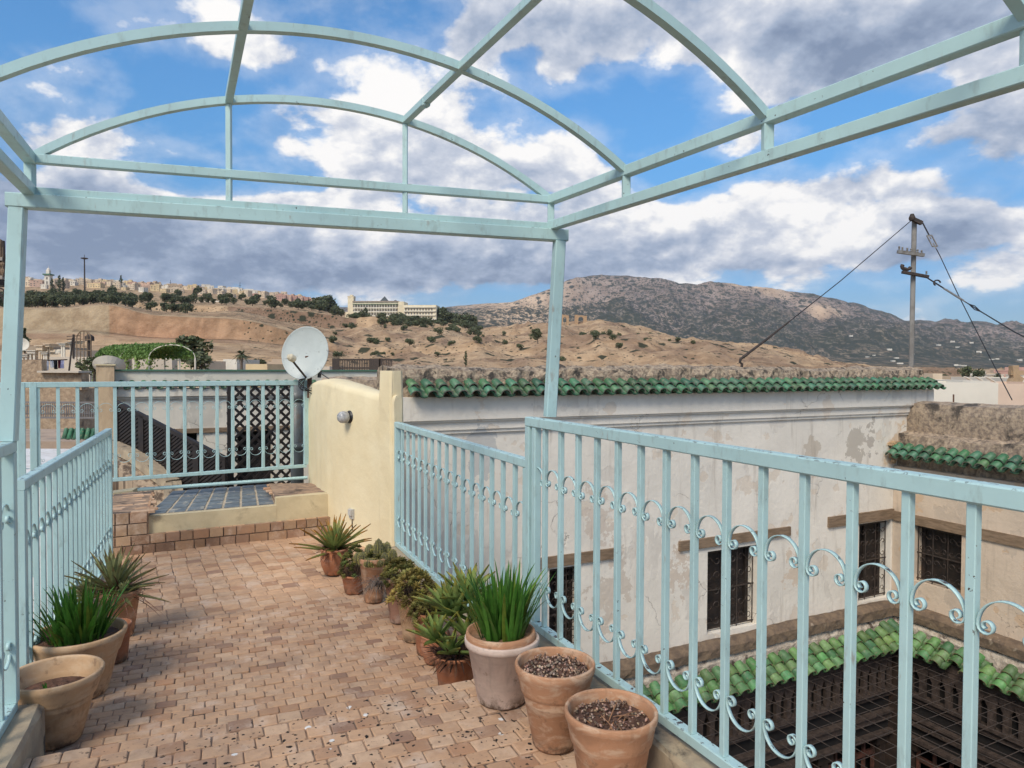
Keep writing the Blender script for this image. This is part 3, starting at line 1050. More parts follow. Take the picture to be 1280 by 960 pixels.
# ------------------------------------------------------------------ hotel
def hotel():
    Y = 640
    S = Y / FPX
    p = at(430, 402, Y)
    r_ = thing('hotel', 'long cream hotel block of four storeys with a square tower and dark pyramid roof', 'building', p, R(-4))
    X = lambda px: (px - 430) * S
    CR = plain_paint('hotel_cream', (.74, .64, .45))
    m = MB()
    m.bbox((X(430), 4, -12), (X(437), 12, 9))         # low left wing
    m.bbox((X(437), 0, -12), (X(499), 16, 17.5))
    m.bbox((X(499), -1, -12), (X(506), 16, 17.8))
    m.bbox((X(506), -3, -12), (X(547), 16, 14.5))
    m.build('wall', CR, r_)
    m = MB()
    m.bbox((X(433.5), 3, -5), (X(441), 9, 22.5))
    m.bbox((X(433.2), 2.7, 22.5), (X(441.3), 9.3, 23.2))
    m.bbox((X(435.5), 4.5, 23.2), (X(439), 7.5, 24.5))
    m.build('tower', CR, r_)
    m = MB()
    m.bbox((X(441), -.8, 17.5), (X(499), 15, 18.4))
    m.m = 1
    m.bbox((X(441.5), -1.6, 15.2), (X(498.5), -.01, 15.7))
    m.build('roof', [ROOFM, GREENSH], r_)
    m = MB()
    for (a, b_, z, hh) in ((474, 484, 18.4, 5), (490, 496, 18.4, 1.6)):
        w0, w1 = X(a), X(b_)
        c = ((w0 + w1) / 2, 7)
        m.add([(w0, 3, z), (w1, 3, z), (w1, 11, z), (w0, 11, z), (c[0], c[1], z + hh)], [(0, 1, 4), (1, 2, 4), (2, 3, 4), (3, 0, 4)])
    m.build('pyramid_roof', pm('dark_slate_roof', (.06, .075, .08), None, 1, .7, 0), r_)
    wm = MB()
    wm.bbox((-.9, -.12, -1), (.9, .12, 1))
    wme = wm.mesh('window', WINM)
    cnt = 0
    for fl, z in enumerate((13.4, 9.9, 6.4, 2.9)):
        for px in np.arange(442.5, 498, 3.4):
            if fl < 3 or px < 470:
                o = link('window', wme, r_, (X(px), -.1, z))
                o.scale = (.75, 1, .85)
                cnt += 1
        for px in np.arange(509, 545, 3.6):
            if fl > 0 and cnt < 98:
                o = link('window', wme, r_, (X(px), -3.1, z + .6))
                o.scale = (.75, 1, .85)
                cnt += 1
    m = MB()
    for z in (11.7, 8.2, 4.7):
        m.bbox((X(442), -1.3, z), (X(498), -.005, z + .9))
        m.bbox((X(507), -4.3, z + .4), (X(546), -3.005, z + 1.3))
    for px in np.arange(444.2, 498, 3.4):
        m.bbox((X(px) - .2, -1.35, 0), (X(px) + .2, -.02, 15.2))
    m.build('balcony', plain_paint('hotel_trim', (.78, .72, .58)), r_)
    m = MB()
    m.bbox((X(499.5), -6, -5), (X(548), -3.4, 1.2))
    m.m = 1
    m.bbox((X(499.5), -6.2, 1.2), (X(548), -3.2, 2.2))
    m.build('terrace_canopy', [VOID, HM['white']], r_)
    m = MB()
    m.bbox((X(522), -9, -6), (X(547), -6.5, -2.2))
    m.build('garden_wall', CR, r_)


hotel()


# ------------------------------------------------------------------ trees
def crown_mb(m, c, rx, rz, n, leaf, seed, lobes=5, flat=1.0):
    """leaf clumps spread through an uneven crown"""
    rnd = random.Random(seed)
    cen = []
    for i in range(lobes):
        a = rnd.uniform(0, 2 * PI)
        q = rnd.uniform(.15, .62)
        cen.append((math.cos(a) * rx * q, math.sin(a) * rx * q, rnd.uniform(-.5, .6) * rz, rnd.uniform(.42, .68)))
    for i in range(n):
        lx, ly, lz, lr = rnd.choice(cen)
        while True:
            u = Vector((rnd.uniform(-1, 1), rnd.uniform(-1, 1), rnd.uniform(-1, 1)))
            if .35 < u.length < 1:
                break
        p = Vector((c[0] + lx + u.x * rx * lr, c[1] + ly + u.y * rx * lr, c[2] + lz + u.z * rz * lr * flat))
        s = leaf * rnd.uniform(.6, 1.4)
        a = Vector((rnd.gauss(0, 1), rnd.gauss(0, 1), rnd.gauss(0, 1))).normalized()
        b_ = a.cross(Vector((rnd.gauss(0, 1), rnd.gauss(0, 1), rnd.gauss(0, 1)))).normalized()
        k = rnd.uniform(.6, 1.35)
        m.c = (k * rnd.uniform(.85, 1.2), k, k * rnd.uniform(.75, 1.1))
        m.add([p - a * s, p + b_ * s * .6, p + a * s, p - b_ * s * .6], [(0, 1, 2, 3)])


def tree_meshes(kind, seed, h):
    """crown mesh and trunk mesh for a tree of height h standing on its own z=0"""
    rnd = random.Random(seed)
    mc, mt_ = MB(), MB()
    if kind == 'round':
        crown_mb(mc, (0, 0, h * .58), h * .44, h * .42, 620, h * .065, seed, 7)
        mt_.tube([(0, 0, -1), (0, 0, h * .35), (rnd.uniform(-.1, .1) * h, 0, h * .6)], [h * .04, h * .03, h * .012], 6)
        for k in range(3):
            a = rnd.uniform(0, 6.3)
            mt_.tube([(0, 0, h * .3), (math.cos(a) * h * .2, math.sin(a) * h * .2, h * .6)], [h * .02, h * .008], 5)
    elif kind == 'cypress':
        for k in range(7):
            z = h * (.12 + k * .125)
            rr = h * .17 * (1 - abs(k - 2) / 7.)
            crown_mb(mc, (rnd.uniform(-.02, .02) * h, 0, z), rr, h * .12, 90, h * .035, seed + k, 3)
        mt_.tube([(0, 0, -1), (0, 0, h * .8)], [h * .03, h * .01], 6)
    elif kind == 'bush':
        crown_mb(mc, (0, 0, h * .45), h * .62, h * .45, 420, h * .085, seed, 6)
        mt_.tube([(0, 0, -1), (0, 0, h * .4)], [h * .05, h * .02], 5)
    elif kind == 'palm':
        mt_.tube([(0, 0, -1), (0, 0, h * .62)], [h * .05, h * .04], 8)
        for k in range(34):
            a = k * 2.4
            e = rnd.uniform(-.5, 1.3)
            d = Vector((math.cos(a) * math.cos(e), math.sin(a) * math.cos(e), math.sin(e)))
            L = h * rnd.uniform(.34, .44)
            sdv = d.cross(Vector((0, 0, 1))).normalized()
            p0 = Vector((0, 0, h * .62))
            pr = p0
            for j in range(1, 9):
                q = p0 + d * (L * j / 8) - Vector((0, 0, 1)) * (L * .5 * (j / 8) ** 2)
                kk = rnd.uniform(.7, 1.3)
                mc.c = (kk, kk, kk)
                w = h * .055 * math.sin(PI * min(.95, j / 8 + .1)) + .002
                for s in (-1, 1):
                    tip = q + sdv * s * w * 1.6 - Vector((0, 0, w * .7)) + d * w
                    mc.add([pr, q, tip], [(0, 1, 2)])
                pr = q
    return mc.mesh('crown', LEAF_TREE), mt_.mesh('trunk', BARK)


TM = {k: [tree_meshes(k, sd_, 10.) for sd_ in (1, 2, 3)] for k in ('round', 'cypress', 'bush')}
TM['palm'] = [tree_meshes('palm', 1, 10.)]


def tree(name, kind, x, y, z, h, label, group=None, var=None, wide=1.0, rz=None):
    me = random.choice(TM[kind]) if var is None else TM[kind][var % len(TM[kind])]
    o = thing(name, label, 'tree' if kind != 'bush' else 'shrub', (x, y, z), random.uniform(0, 6) if rz is None else rz, group)
    s = h / 10.
    o.scale = (s * wide, s * wide, s)
    link('crown', me[0], o)
    link('trunk', me[1], o)
    return o


rnd = random.Random(12)
# dark wood on the slope under the town
for px in np.arange(-10, 240, 3.3):
    for yb, Y in ((394 if px < 150 else 389, 420), (388, 470), (383, 540), (377, 600)):
        if px > 150 and Y == 420:
            continue
        if rnd.random() < (.25 if px < 165 else .52):
            continue
        q = px + rnd.uniform(-3, 3)
        yy = Y + rnd.uniform(-15, 15)
        x = (q - 640) / FPX * yy
        h = rnd.uniform(4.5, 8.5)
        tree('pine_tree', 'round', x, yy, TZ(x, yy) - .5, h, 'dark %s tree, %s of the wood, %s' % ('tall' if h > 7 else 'mid-sized' if h > 5.8 else 'low', {420: 'front edge', 470: 'second rank', 540: 'third rank', 600: 'upper edge'}[Y], near_what(px)), 'trees of the wood below the town', wide=1.25)
for px, Y, h, kd in ((152, 800, 15, 'cypress'), (75, 690, 17, 'cypress'), (66, 690, 14, 'cypress'), (80, 695, 15, 'cypress'), (140, 640, 11, 'round'), (247, 700, 12, 'round'), (262, 660, 7, 'round'), (222, 660, 10, 'cypress')):
    x = (px - 640) / FPX * Y
    tree('cypress_tree' if kd == 'cypress' else 'broad_tree', kd, x, Y, TZ(x, Y), h,
         'dark %s standing among the first hilltop houses' % ('cypress' if kd == 'cypress' else 'broad-crowned tree'), 'trees among the hilltop houses')
# trees on and over the brown cliff
for i in range(58):
    px = rnd.uniform(215, 425)
    Y = rnd.choice((555, 575, 600, 640, 690))
    x = (px - 640) / FPX * Y
    hh = rnd.uniform(4, 9)
    tree('cliff_tree', 'round', x, Y, TZ(x, Y) - .5, hh, '%s dark tree on the brown cliff %s, %s' % ('tall' if hh > 7 else 'middling' if hh > 5.5 else 'small', 'edge' if Y < 590 else 'top', near_what(px)), 'trees along the brown cliff', wide=1.3)
for px, Y, h in ((400, 660, 15), (408, 655, 18), (414, 660, 14), (420, 650, 11), (427, 645, 9), (404, 640, 12)):
    x = (px - 640) / FPX * Y
    tree('pine_tree', 'round', x, Y, TZ(x, Y) - 1, h, 'dark pine %d metres or so tall in the clump beside the hotel tower'.replace('%d metres or so tall', {15: 'of medium height', 18: 'tallest', 14: 'slightly lower', 11: 'short', 9: 'shortest', 12: 'outermost'}[h]), 'pines beside the hotel tower', wide=1.2)
for px, Y, h in ((552, 640, 17), (558, 640, 14), (565, 645, 15), (572, 640, 13), (580, 640, 15), (586, 650, 14), (592, 645, 10)):
    x = (px - 640) / FPX * Y
    tree('pine_tree', 'round', x, Y, TZ(x, Y) - 1, h, 'dark pine at the far end of the hotel, %s' % {552: 'touching the wall', 558: 'second from the wall', 565: 'third from the wall', 572: 'low middle one', 580: 'fifth from the wall', 586: 'last but one', 592: 'outermost and lowest'}[px], 'pines at the far end of the hotel', wide=1.2)
tree('cypress_tree', 'cypress', *(lambda q: (q.x, q.y, q.z))(at(457, 402, 625)), 13, 'dark cypress standing against the hotel facade', wide=1.6)
for i in range(85):
    px = rnd.uniform(438, 600)
    Y = rnd.uniform(500, 622)
    x = (px - 640) / FPX * Y
    tree('garden_tree', 'bush', x, Y, TZ(x, Y) - .3, rnd.uniform(3.5, 7), '%s dark green shrub %s in the belt %s' % (['rounded', 'ragged', 'broad', 'compact'][i % 4], 'low down' if Y < 545 else 'midway up' if Y < 585 else 'high up', near_what(px)), 'shrubs below the hotel', wide=1.2)
for i in range(70):
    px = rnd.uniform(415, 900)
    Y = rnd.uniform(300, 560)
    x = (px - 640) / FPX * Y
    tree('hill_shrub', 'bush', x, Y, TZ(x, Y) - .2, rnd.uniform(1.6, 4.6), '%s dark shrub %s the ochre hillside, %s' % (['tiny', 'small', 'squat', 'ragged'][i % 4], 'low on' if Y < 380 else 'midway up' if Y < 470 else 'high on', near_what(px)), 'shrubs scattered on the dry hillside')
for px, pyb, Y, h, kd, lab in ((582, 457, 200, 4.2, 'cypress', 'dark conical tree just above the stone parapet'), (548, 425, 430, 4, 'bush', 'round bush on the open slope under the hotel'),
                               (703, 455, 260, 3.2, 'bush', 'dark bush behind the stone parapet beside the bridge'), (672, 428, 300, 6, 'round', 'spindly tree on the slope beside the blue post')):
    q = at(px, pyb, Y)
    tree('lone_tree', kd, q.x, q.y, q.z, h, lab)


# ------------------------------------------------------------------ ruins on the tomb hill
def ruin():
    Y = 600
    MUD = pm('mud_brick', (.45, .30, .17), (.33, .21, .12), .9, .95, .6, .2, 2)
    for px, w, h, lab in ((706, 5, 9.5, 'ruined arched tomb at the hill crest beside the blue post'), (726, 7.5, 9, 'larger ruined arched tomb on the hill crest')):
        q = at(px, 405.5, Y)
        m = MB()
        for s in (-1, 1):
            m.bbox((q.x + s * w * .48 - w * .2, Y, q.z - 3), (q.x + s * w * .48 + w * .2, Y + 3, q.z + h * (.9 if s < 0 else .8)))
        pts = [(math.cos(a) * w * .28, math.sin(a) * w * .28) for a in np.linspace(0, PI, 9)]
        for i in range(8):
            a, b_ = pts[i], pts[i + 1]
            m.add([(q.x + a[0], Y, q.z + h * .5 + a[1]), (q.x + b_[0], Y, q.z + h * .5 + b_[1]), (q.x + b_[0], Y, q.z + h * .85), (q.x + a[0], Y, q.z + h * .85),
                   (q.x + a[0], Y + 3, q.z + h * .5 + a[1]), (q.x + b_[0], Y + 3, q.z + h * .5 + b_[1]), (q.x + b_[0], Y + 3, q.z + h * .85), (q.x + a[0], Y + 3, q.z + h * .85)],
                  [(0, 1, 2, 3), (7, 6, 5, 4), (0, 4, 5, 1), (3, 2, 6, 7)])
        tag(m.build('ruined_tomb', MUD), lab, 'ruin')
    m = MB()
    a, b_ = at(901, 458, 380), at(912, 458, 380)
    t0, t1 = at(903, 429, 380), at(910, 429, 380)
    D = Vector((0, 5, 0))
    m.add([a, b_, t1, t0, a + D, b_ + D, t1 + D, t0 + D], [(0, 1, 2, 3), (7, 6, 5, 4), (0, 4, 5, 1), (1, 5, 6, 2), (2, 6, 7, 3), (3, 7, 4, 0)])
    a, b_ = at(911, 458, 380), at(921, 458, 380)
    t0, t1 = at(911, 436, 380), at(913, 440, 380)
    m.add([a, b_, t1, t0, a + D, b_ + D, t1 + D, t0 + D], [(0, 1, 2, 3), (7, 6, 5, 4), (0, 4, 5, 1), (1, 5, 6, 2), (2, 6, 7, 3), (3, 7, 4, 0)])
    tag(m.build('ruined_tower', MUD), 'crumbling mud-brick tower stump behind the stone parapet', 'ruin')


ruin()
# tiny white buildings out on the plain
rnd = random.Random(3)
wb = MB()
wb.bbox((-6, -5, -6), (6, 5, 3.2))
wbm = wb.mesh('farm_building', HM['white'])
for px, Y in [(rnd.uniform(1060, 1275), rnd.uniform(2100, 3400)) for i in range(16)] + [(1190, 3300), (1084, 2750), (1092, 2760), (1120, 2600), (886, 2300), (893, 2310), (872, 2350), (1168, 3400)]:
    x = (px - 640) / FPX * Y
    o = link('farm_building', wbm, loc=(x, Y, TZ(x, Y) + 1.5), rot=(0, 0, rnd.uniform(-.6, .6)))
    o.scale = (rnd.uniform(.6, 1.6), 1, rnd.uniform(.5, 1.1))
    tag(o, 'tiny white farm building on the olive plain %s, %s' % ('far out' if Y > 2900 else 'midway out' if Y > 2500 else 'nearer in', 'by the tower stump' if px < 1000 else 'before the utility pole' if px < 1140 else 'past the utility pole' if px < 1200 else 'past the crossing guy wires'), 'building', 'farm buildings on the plain')


# ------------------------------------------------------------------ roofs of the old town between the terrace and the hills
MEDINA = plain_paint('medina_render', (.40, .31, .22))
MEDINA2 = plain_paint('medina_pale', (.58, .50, .40))
BROWNW = pm('brown_earth_wall', (.44, .32, .21), (.30, .21, .135), 7, .95, .7, .05, 14, c3=(.18, .13, .09), s3=3, t3=(.55, .7))


def roof_house(px0, px1, yt, Y, label, mat_, depth=6, base=-12, extras=True, seed=0, turn=0., par=.5):
    """low flat-roofed house whose parapet top is seen at row yt"""
    a, b_ = at(px0, yt, Y), at(px1, yt, Y)
    w = b_.x - a.x
    top = (a.z + b_.z) / 2
    r_ = thing('flat_roofed_house', label, 'house', ((a.x + b_.x) / 2, Y, top), turn)
    m = MB()
    H = top - base
    m.bbox((-w / 2, 0, -H), (w / 2, depth, -par))
    for s in ((-w / 2, 0, w / 2, .2), (-w / 2, depth - .2, w / 2, depth), (-w / 2, .2, -w / 2 + .2, depth - .2), (w / 2 - .2, .2, w / 2, depth - .2)):
        m.bbox((s[0], s[1], -par), (s[2], s[3], 0))
    m.build('wall', mat_, r_)
    rr = random.Random(seed)
    if extras:
        m = MB()
        n = max(1, int(w / 3))
        for i in range(n):
            x = (i + .5) / n * w - w / 2
            m.bbox((x - .4, -.03, -par - 1.9), (x + .4, .3, -par - .8))
        m.build('window', WINM, r_)
    return r_, w, depth, top


rnd = random.Random(21)
specs = [(-60, 30, 441, 60, 'sand'), (26, 62, 433, 75, 'MED'), (48, 92, 437, 62, 'cream'), (62, 112, 446, 48, 'MED2'), (90, 122, 441, 70, 'MED'), (118, 170, 447, 90, 'sand'),
         (150, 215, 449, 80, 'MED2'), (192, 206, 446, 95, 'yellow'), (206, 224, 447, 85, 'white'), (222, 250, 451, 75, 'cream'), (250, 275, 452, 110, 'sand'), (270, 288, 450, 120, 'cream'), (279, 296, 449, 90, 'white'),
         (294, 312, 454, 110, 'sand'), (307, 334, 455, 85, 'yellow'), (330, 346, 452, 110, 'sand'), (340, 372, 449, 95, 'sand'), (372, 412, 458, 70, 'MED2')]
MM = dict(HM)
MM['MED'], MM['MED2'] = MEDINA, MEDINA2
lab_h = ['earth brown house at the frame edge behind the blue post', 'taller grey brown house behind the white roof dish', 'cream house with a cluttered roof above the laundry', 'long pale roof terrace just above the laundry line',
         'brown house behind the round-headed grille', 'sand coloured roof behind the start of the green arbour', 'pale house under the green vine arbour', 'narrow yellow house seen under the arbour', 'white house seen under the arbour',
         'cream house right below the dark bushes', 'distant sand house before the palm', 'distant cream house beside the palm', 'small white rooftop room near the palm', 'low sand house behind the palm', 'ochre yellow house with arched openings beside the palm',
         'distant sand house between ochre house and dish', 'low sand roof behind the satellite dish', 'pale roof below the brown roof railing']
for i, (a, b_, y, Y, mk) in enumerate(specs):
    roof_house(a, b_, y, Y, lab_h[i], MM[mk], depth=Y * .09, seed=i, base=-13)
# ochre house arches are dark openings

# roof clutter above the laundry: tanks, sheds, slabs
clut = [('water_tank', 'white plastic water tank on the cream cluttered roof', 'tank'), ('roof_slab', 'flat white slab lying on the pale roof terrace', 'slab'), ('roof_shed', 'little grey shed on the pale roof terrace', 'shed'),
        ('vent_box', 'low cream box on the roof above the laundry', 'box')]
for i, (px, py, w, h, k) in enumerate(((46, 442, 10, 4, 1), (62, 443, 8, 3, 1), (84, 432, 8, 3, 1), (94, 430, 6, 2, 1), (56, 438, 8, 6, 2), (74, 442, 9, 5, 0), (36, 446, 10, 3, 1), (66, 434, 5, 4, 3), (97, 428, 5, 2, 1))):
    q = at(px, py, 50)
    s = 50 / FPX
    nm, lb, ct = clut[k]
    m = MB()
    if k == 0:
        m.lathe([(w * s * .5, 0), (w * s * .5, h * s * .8), (w * s * .3, h * s), (.05, h * s * 1.05)], n=14)
    else:
        m.bbox((-w * s / 2, -.6, 0), (w * s / 2, .6, h * s * .8))
        m.bbox((-w * s / 2 - .08, -.7, h * s * .8), (w * s / 2 + .08, .7, h * s))
        m.bbox((-w * s / 2 + .1, -.5, -1.2), (-w * s / 2 + .2, -.4, 0))
        m.bbox((w * s / 2 - .2, -.5, -1.2), (w * s / 2 - .1, -.4, 0))
    o = m.build(nm, HM['white' if k < 2 else 'cream'], loc=q)
    tag(o, lb + ['', ' beside the antenna', ' nearest the blue post', ' at the back', ' in the middle', ' with a domed lid', ' in front', ' close to the parapet', ' under the antenna'][i], ct)

# brown wall house with laundry
r_, w, dpt, top = roof_house(-70, 97, 486, 22, 'brown earth-walled house with laundry on its roof', BROWNW, depth=5, extras=False, par=.3)
q = at(4, 449, 21.8)
q2 = at(47, 486, 21.8)
m = MB()
wloc = lambda px, py, Y=21.9: at(px, py, Y) - Vector(r_.location)
a, b_ = wloc(-60, 449), wloc(47, 487)
m.bbox((a.x, 0.1, b_.z - .02), (b_.x, .35, a.z))
a, b_ = wloc(47, 466), wloc(97, 487)
m.bbox((a.x, 0.1, b_.z - .02), (b_.x, .5, a.z))
m.build('raised_wall', BROWNW, r_)
m = MB()
a, b_ = wloc(46, 463.5), wloc(98, 466)
m.bbox((a.x, -.1, b_.z), (b_.x, .6, a.z))
m.build('coping', MEDINA2, r_)
LC = {'salmon': (.60, .28, .20), 'black': (.015, .015, .02), 'white': (.75, .75, .78), 'lilac': (.50, .50, .66), 'maroon': (.16, .02, .035), 'grey': (.45, .47, .52)}
for i, (px, wd, hh, c) in enumerate(((49.5, 5, 8, 'salmon'), (55.5, 3, 9, 'black'), (58, 4, 12, 'white'), (65, 4.5, 9, 'white'), (69.5, 4, 11, 'black'), (74.5, 3, 10, 'maroon'), (78, 4.5, 10, 'lilac'), (52, 2.5, 5, 'grey'))):
    q = at(px, 450.5 if i != 7 else 457, 23)
    s = 23 / FPX
    m = MB()
    n = 6
    vs = []
    for k in range(n + 1):
        x = (k / n - .5) * wd * s
        for zz in np.linspace(0, -hh * s, 4):
            vs.append((x, .03 * math.sin(k * 2.1 + zz * 5 + i), zz))
    o_ = len(vs)
    vs += [(v[0], v[1] + .012, v[2]) for v in vs]
    fs = []
    for k in range(n):
        for j in range(3):
            a = k * 4 + j
            fs.append((a, a + 1, a + 5, a + 4))
            fs.append((o_ + a, o_ + a + 4, o_ + a + 5, o_ + a + 1))
    m.add(vs, fs)
    cm = MATS.get('cloth_' + c) or pm('cloth_' + c, LC[c], None, 8, .9, 0)
    tag(m.build('laundry_cloth', cm, loc=q), '%s cloth hanging on the rooftop laundry line%s' % (c, ['', ' between salmon and white', ' beside the black one', ' in the middle', ' beside the maroon one', '', '', ', hung lowest'][i]), 'laundry', 'clothes on the rooftop line')
m = MB()
m.tube([at(46, 449.5, 23), at(64, 450.4, 23), at(84, 449.5, 23)], .02, 4)
m.tube([at(46, 449, 23), at(46, 466, 23)], .03, 5)
m.tube([at(86, 466, 23), at(91, 422, 23)], .028, 5)
tag(m.build('clothesline', IRON), 'thin clothesline with its leaning poles above the brown wall', 'clothesline')
for px, yt, yb, Y, lb in ((92, 418, 448, 48, 'dark roof antenna with crossed rods above the laundry'), (112, 423, 449, 50, 'dark capped chimney pipe beside the green arbour')):
    m = MB()
    m.tube([at(px, yb, Y), at(px, yt, Y)], .13 if Y == 50 else .07, 6)
    if Y == 50:
        m.lathe([(.3, 0), (.3, .3), (.1, .45)], at(px, yt + 3, Y), 8)
    else:
        for k in range(3):
            c = at(px, yt + 2 + k * 4, Y)
            m.bar(c - Vector((.4, .1, .03)), c + Vector((.4, .1, .03)), .05)
    tag(m.build('antenna' if Y == 48 else 'chimney_pipe', IRON), lb, 'antenna' if Y == 48 else 'pipe')
# round-headed grille
q = at(105, 448, 45)
m = MB()
for k in range(13):
    a = k / 12 * PI
    m.tube([q + Vector((math.cos(a) * .45, 0, 1.2 + math.sin(a) * .55)), q + Vector((math.cos(a + PI / 12) * .45, 0, 1.2 + math.sin(a + PI / 12) * .55))], .035, 5)
for x in (-.45, -.22, 0, .22, .45):
    m.tube([q + Vector((x, 0, -.6)), q + Vector((x, 0, 1.2 + .5 * math.sqrt(max(0, 1 - (x / .46) ** 2))))], .03, 5)
for z in (-.2, .5, 1.2):
    m.bar(q + Vector((-.45, 0, z)), q + Vector((.45, 0, z)), .04)
tag(m.build('arched_grille', WOOD_OLD), 'round-headed wooden grille standing on a roof beside the arbour', 'grille')


# green vine arbour
def arbour():
    Y = 42.
    L, Rr = at(116, 448, Y), at(244, 448, Y)
    r_ = thing('vine_arbour', 'long arched arbour roofed with green vine on thin posts', 'arbour', (L.x, Y, L.z - 1.2))
    o = Vector(r_.location)
    ax0, ax1 = at(118, 430.5, Y + 5) - o, at(214, 430.5, Y) - o
    span0, span1 = at(186, 448, Y) - o, at(244, 448, Y) - o     # the open end arch
    mid = (span0 + span1) / 2
    wdt = (span1 - span0).length
    back = Vector((at(122, 448, Y + 4).x - at(190, 448, Y).x, 4, 0))
    rise = at(214, 431, Y).z - at(214, 448, Y).z
    f = MB()
    def arch(t, a):
        return mid + back * t + Vector((math.cos(a) * wdt / 2, 0, math.sin(a) * rise))
    for t in (0, .5, 1):
        pts = [arch(t, a) for a in np.linspace(0, PI, 17)]
        f.tube(pts, .03, 5)
    f.build('arch_frame', HM['white'], r_)
    for t in (0, .25, .5, .75, 1):
        for a in (0, PI):
            p_ = arch(t, a)
            m = MB()
            m.tube([p_, p_ - Vector((0, 0, 1.6))], .05, 5)
            m.build('post', HM['white'], r_)
    m = MB()
    rr = random.Random(4)
    for i in range(9000):
        t, a = rr.random(), rr.uniform(.02, PI - .02)
        p_ = arch(t * 1.0, a) + Vector((rr.gauss(0, .04), rr.gauss(0, .05), rr.gauss(0, .05)))
        if rr.random() < .05:
            p_.z -= rr.uniform(0, .8) * (1 if a > 2.9 or a < .3 else .2)
        s = rr.uniform(.05, .11)
        u = Vector((rr.gauss(0, 1), rr.gauss(0, 1), rr.gauss(0, .6))).normalized()
        w_ = u.cross(Vector((rr.gauss(0, 1), rr.gauss(0, 1), rr.gauss(0, 1)))).normalized()
        k = rr.uniform(.65, 1.3)
        m.c = (k, k, k)
        m.add([p_ - u * s, p_ + w_ * s * .7, p_ + u * s, p_ - w_ * s * .7], [(0, 1, 2, 3)])
    m.build('vine_roof', LEAF_VINE, r_)
    m = MB()
    for a in (PI,):
        for t in np.linspace(0, 1, 6):
            for i in range(70):
                p_ = arch(t, a) - Vector((rr.gauss(0, .08), rr.gauss(0, .08), rr.uniform(0, 1.5)))
                s = rr.uniform(.05, .1)
                k = rr.uniform(.6, 1.5)
                m.c = (k * 1.2, k, k)
                m.add([p_, p_ + Vector((s, 0, s)), p_ + Vector((0, s, s * 1.7)), p_ + Vector((-s, 0, s * .6))], [(0, 1, 2, 3)])
    m.build('hanging_vine', LEAF_VINE, r_)


arbour()
for nm, kd, px, pyb, Y, h, lb in (('palm_tree', 'palm', 302, 462, 75, 2.6, 'small palm above the white wall in front of the ochre house'),
                                  ('bush_tree', 'round', 244, 462, 60, 2.9, 'dark broad bush right behind the end of the arbour'), ('bush_tree', 'bush', 252, 464, 55, 1.6, 'low grey green bush in front of the cream house'),
                                  ('bush_tree', 'cypress', 31, 440, 70, 2.4, 'dark pointed shrub on the roof beside the blue post'), ('bush_tree', 'bush', 325, 458, 110, 1.4, 'tiny shrub between ochre and sand houses'),
                                  ('bush_tree', 'bush', 118, 474, 30, 1.1, 'green creeper bush at the foot of the arbour')):
    q = at(px, pyb, Y)
    tree(nm, kd, q.x, q.y, q.z, h, lb, wide=1.3 if kd != 'palm' else 1.1)
# distant roof dish
m = MB()
m.lathe([(.02, 0), (.25, .03), (.45, .12), (.47, .12), (.26, 0), (.02, -.03)], n=24)
o = m.build('satellite_dish', HM['white'], loc=at(27, 431, 38), rot=(R(75), 0, R(30)))
o.scale = (.75, .75, .75)
tag(o, 'small white dish on a far roof beside the blue post', 'satellite dish')
m = MB()
m.lathe([(.02, 0), (.2, .03), (.36, .12), (.38, .12), (.22, 0), (.02, -.03)], n=20)
o = m.build('satellite_dish', HM['white'], loc=at(136, 461, 18), rot=(R(40), 0, R(200)))
tag(o, 'white dish lying low behind the cream pillar top', 'satellite dish')

# roofs seen between the bars on the near side of the brown house
m = MB()
a, b_ = at(-40, 507, 13.5), at(126, 507, 13.5)
m.bbox((a.x - 2, 14.2, -6), (b_.x + .3, 17, a.z - .75))
m.bbox((a.x - 2, 13.6, -6), (b_.x + .3, 14.2, a.z - 1.3))
o = m.build('roof_terrace', pm('worn_rose_render', (.40, .30, .22), (.30, .22, .16), 1.5, .95, .5, .03, 6, c3=(.16, .12, .09), s3=1.2, t3=(.56, .7)))
tag(o, 'worn brown roof terrace below the brown house, seen between the bars', 'roof')
m = MB()
a, b_ = at(28, 500, 14.3), at(126, 500, 14.3)
z0, z1 = at(60, 522, 14.3).z, at(60, 503, 14.3).z
m.bar((a.x, 14.3, z1), (b_.x, 14.3, z1), .035)
m.bar((a.x, 14.3, z0), (b_.x, 14.3, z0), .035)
n = 34
for i in range(n + 1):
    x = lerp(a.x, b_.x, i / n)
    m.bar((x, 14.3, z0), (x, 14.3, z1), .012)
    if i < n:
        c = Vector((x + (b_.x - a.x) / n / 2, 14.3, (z0 + z1) / 2))
        rr_ = (b_.x - a.x) / n * .42
        m.tube([c + Vector((math.cos(t) * rr_, 0, math.sin(t) * (z1 - z0) * .3)) for t in np.linspace(0, 2 * PI, 9)], .008, 4)
tag(m.build('iron_railing', pm('grey_iron', (.20, .18, .17), None, 10, .8, 0)), 'grey ornate iron railing on the brown roof terrace', 'railing')
a, b_ = at(20, 560, 12), at(126, 590, 9)
m = MB()
m.prism([(-11, 12.6), (-7.35, 12.6), (-5.2, 9.0), (-9, 9.0)], -4, at(45, 566, 12).z)
o = m.build('white_roof', pm('white_roof_membrane', (.68, .67, .66), (.55, .53, .5), 6, .8, .4, .03, 8))
tag(o, 'flat white roof seen low between the blue bars', 'roof')

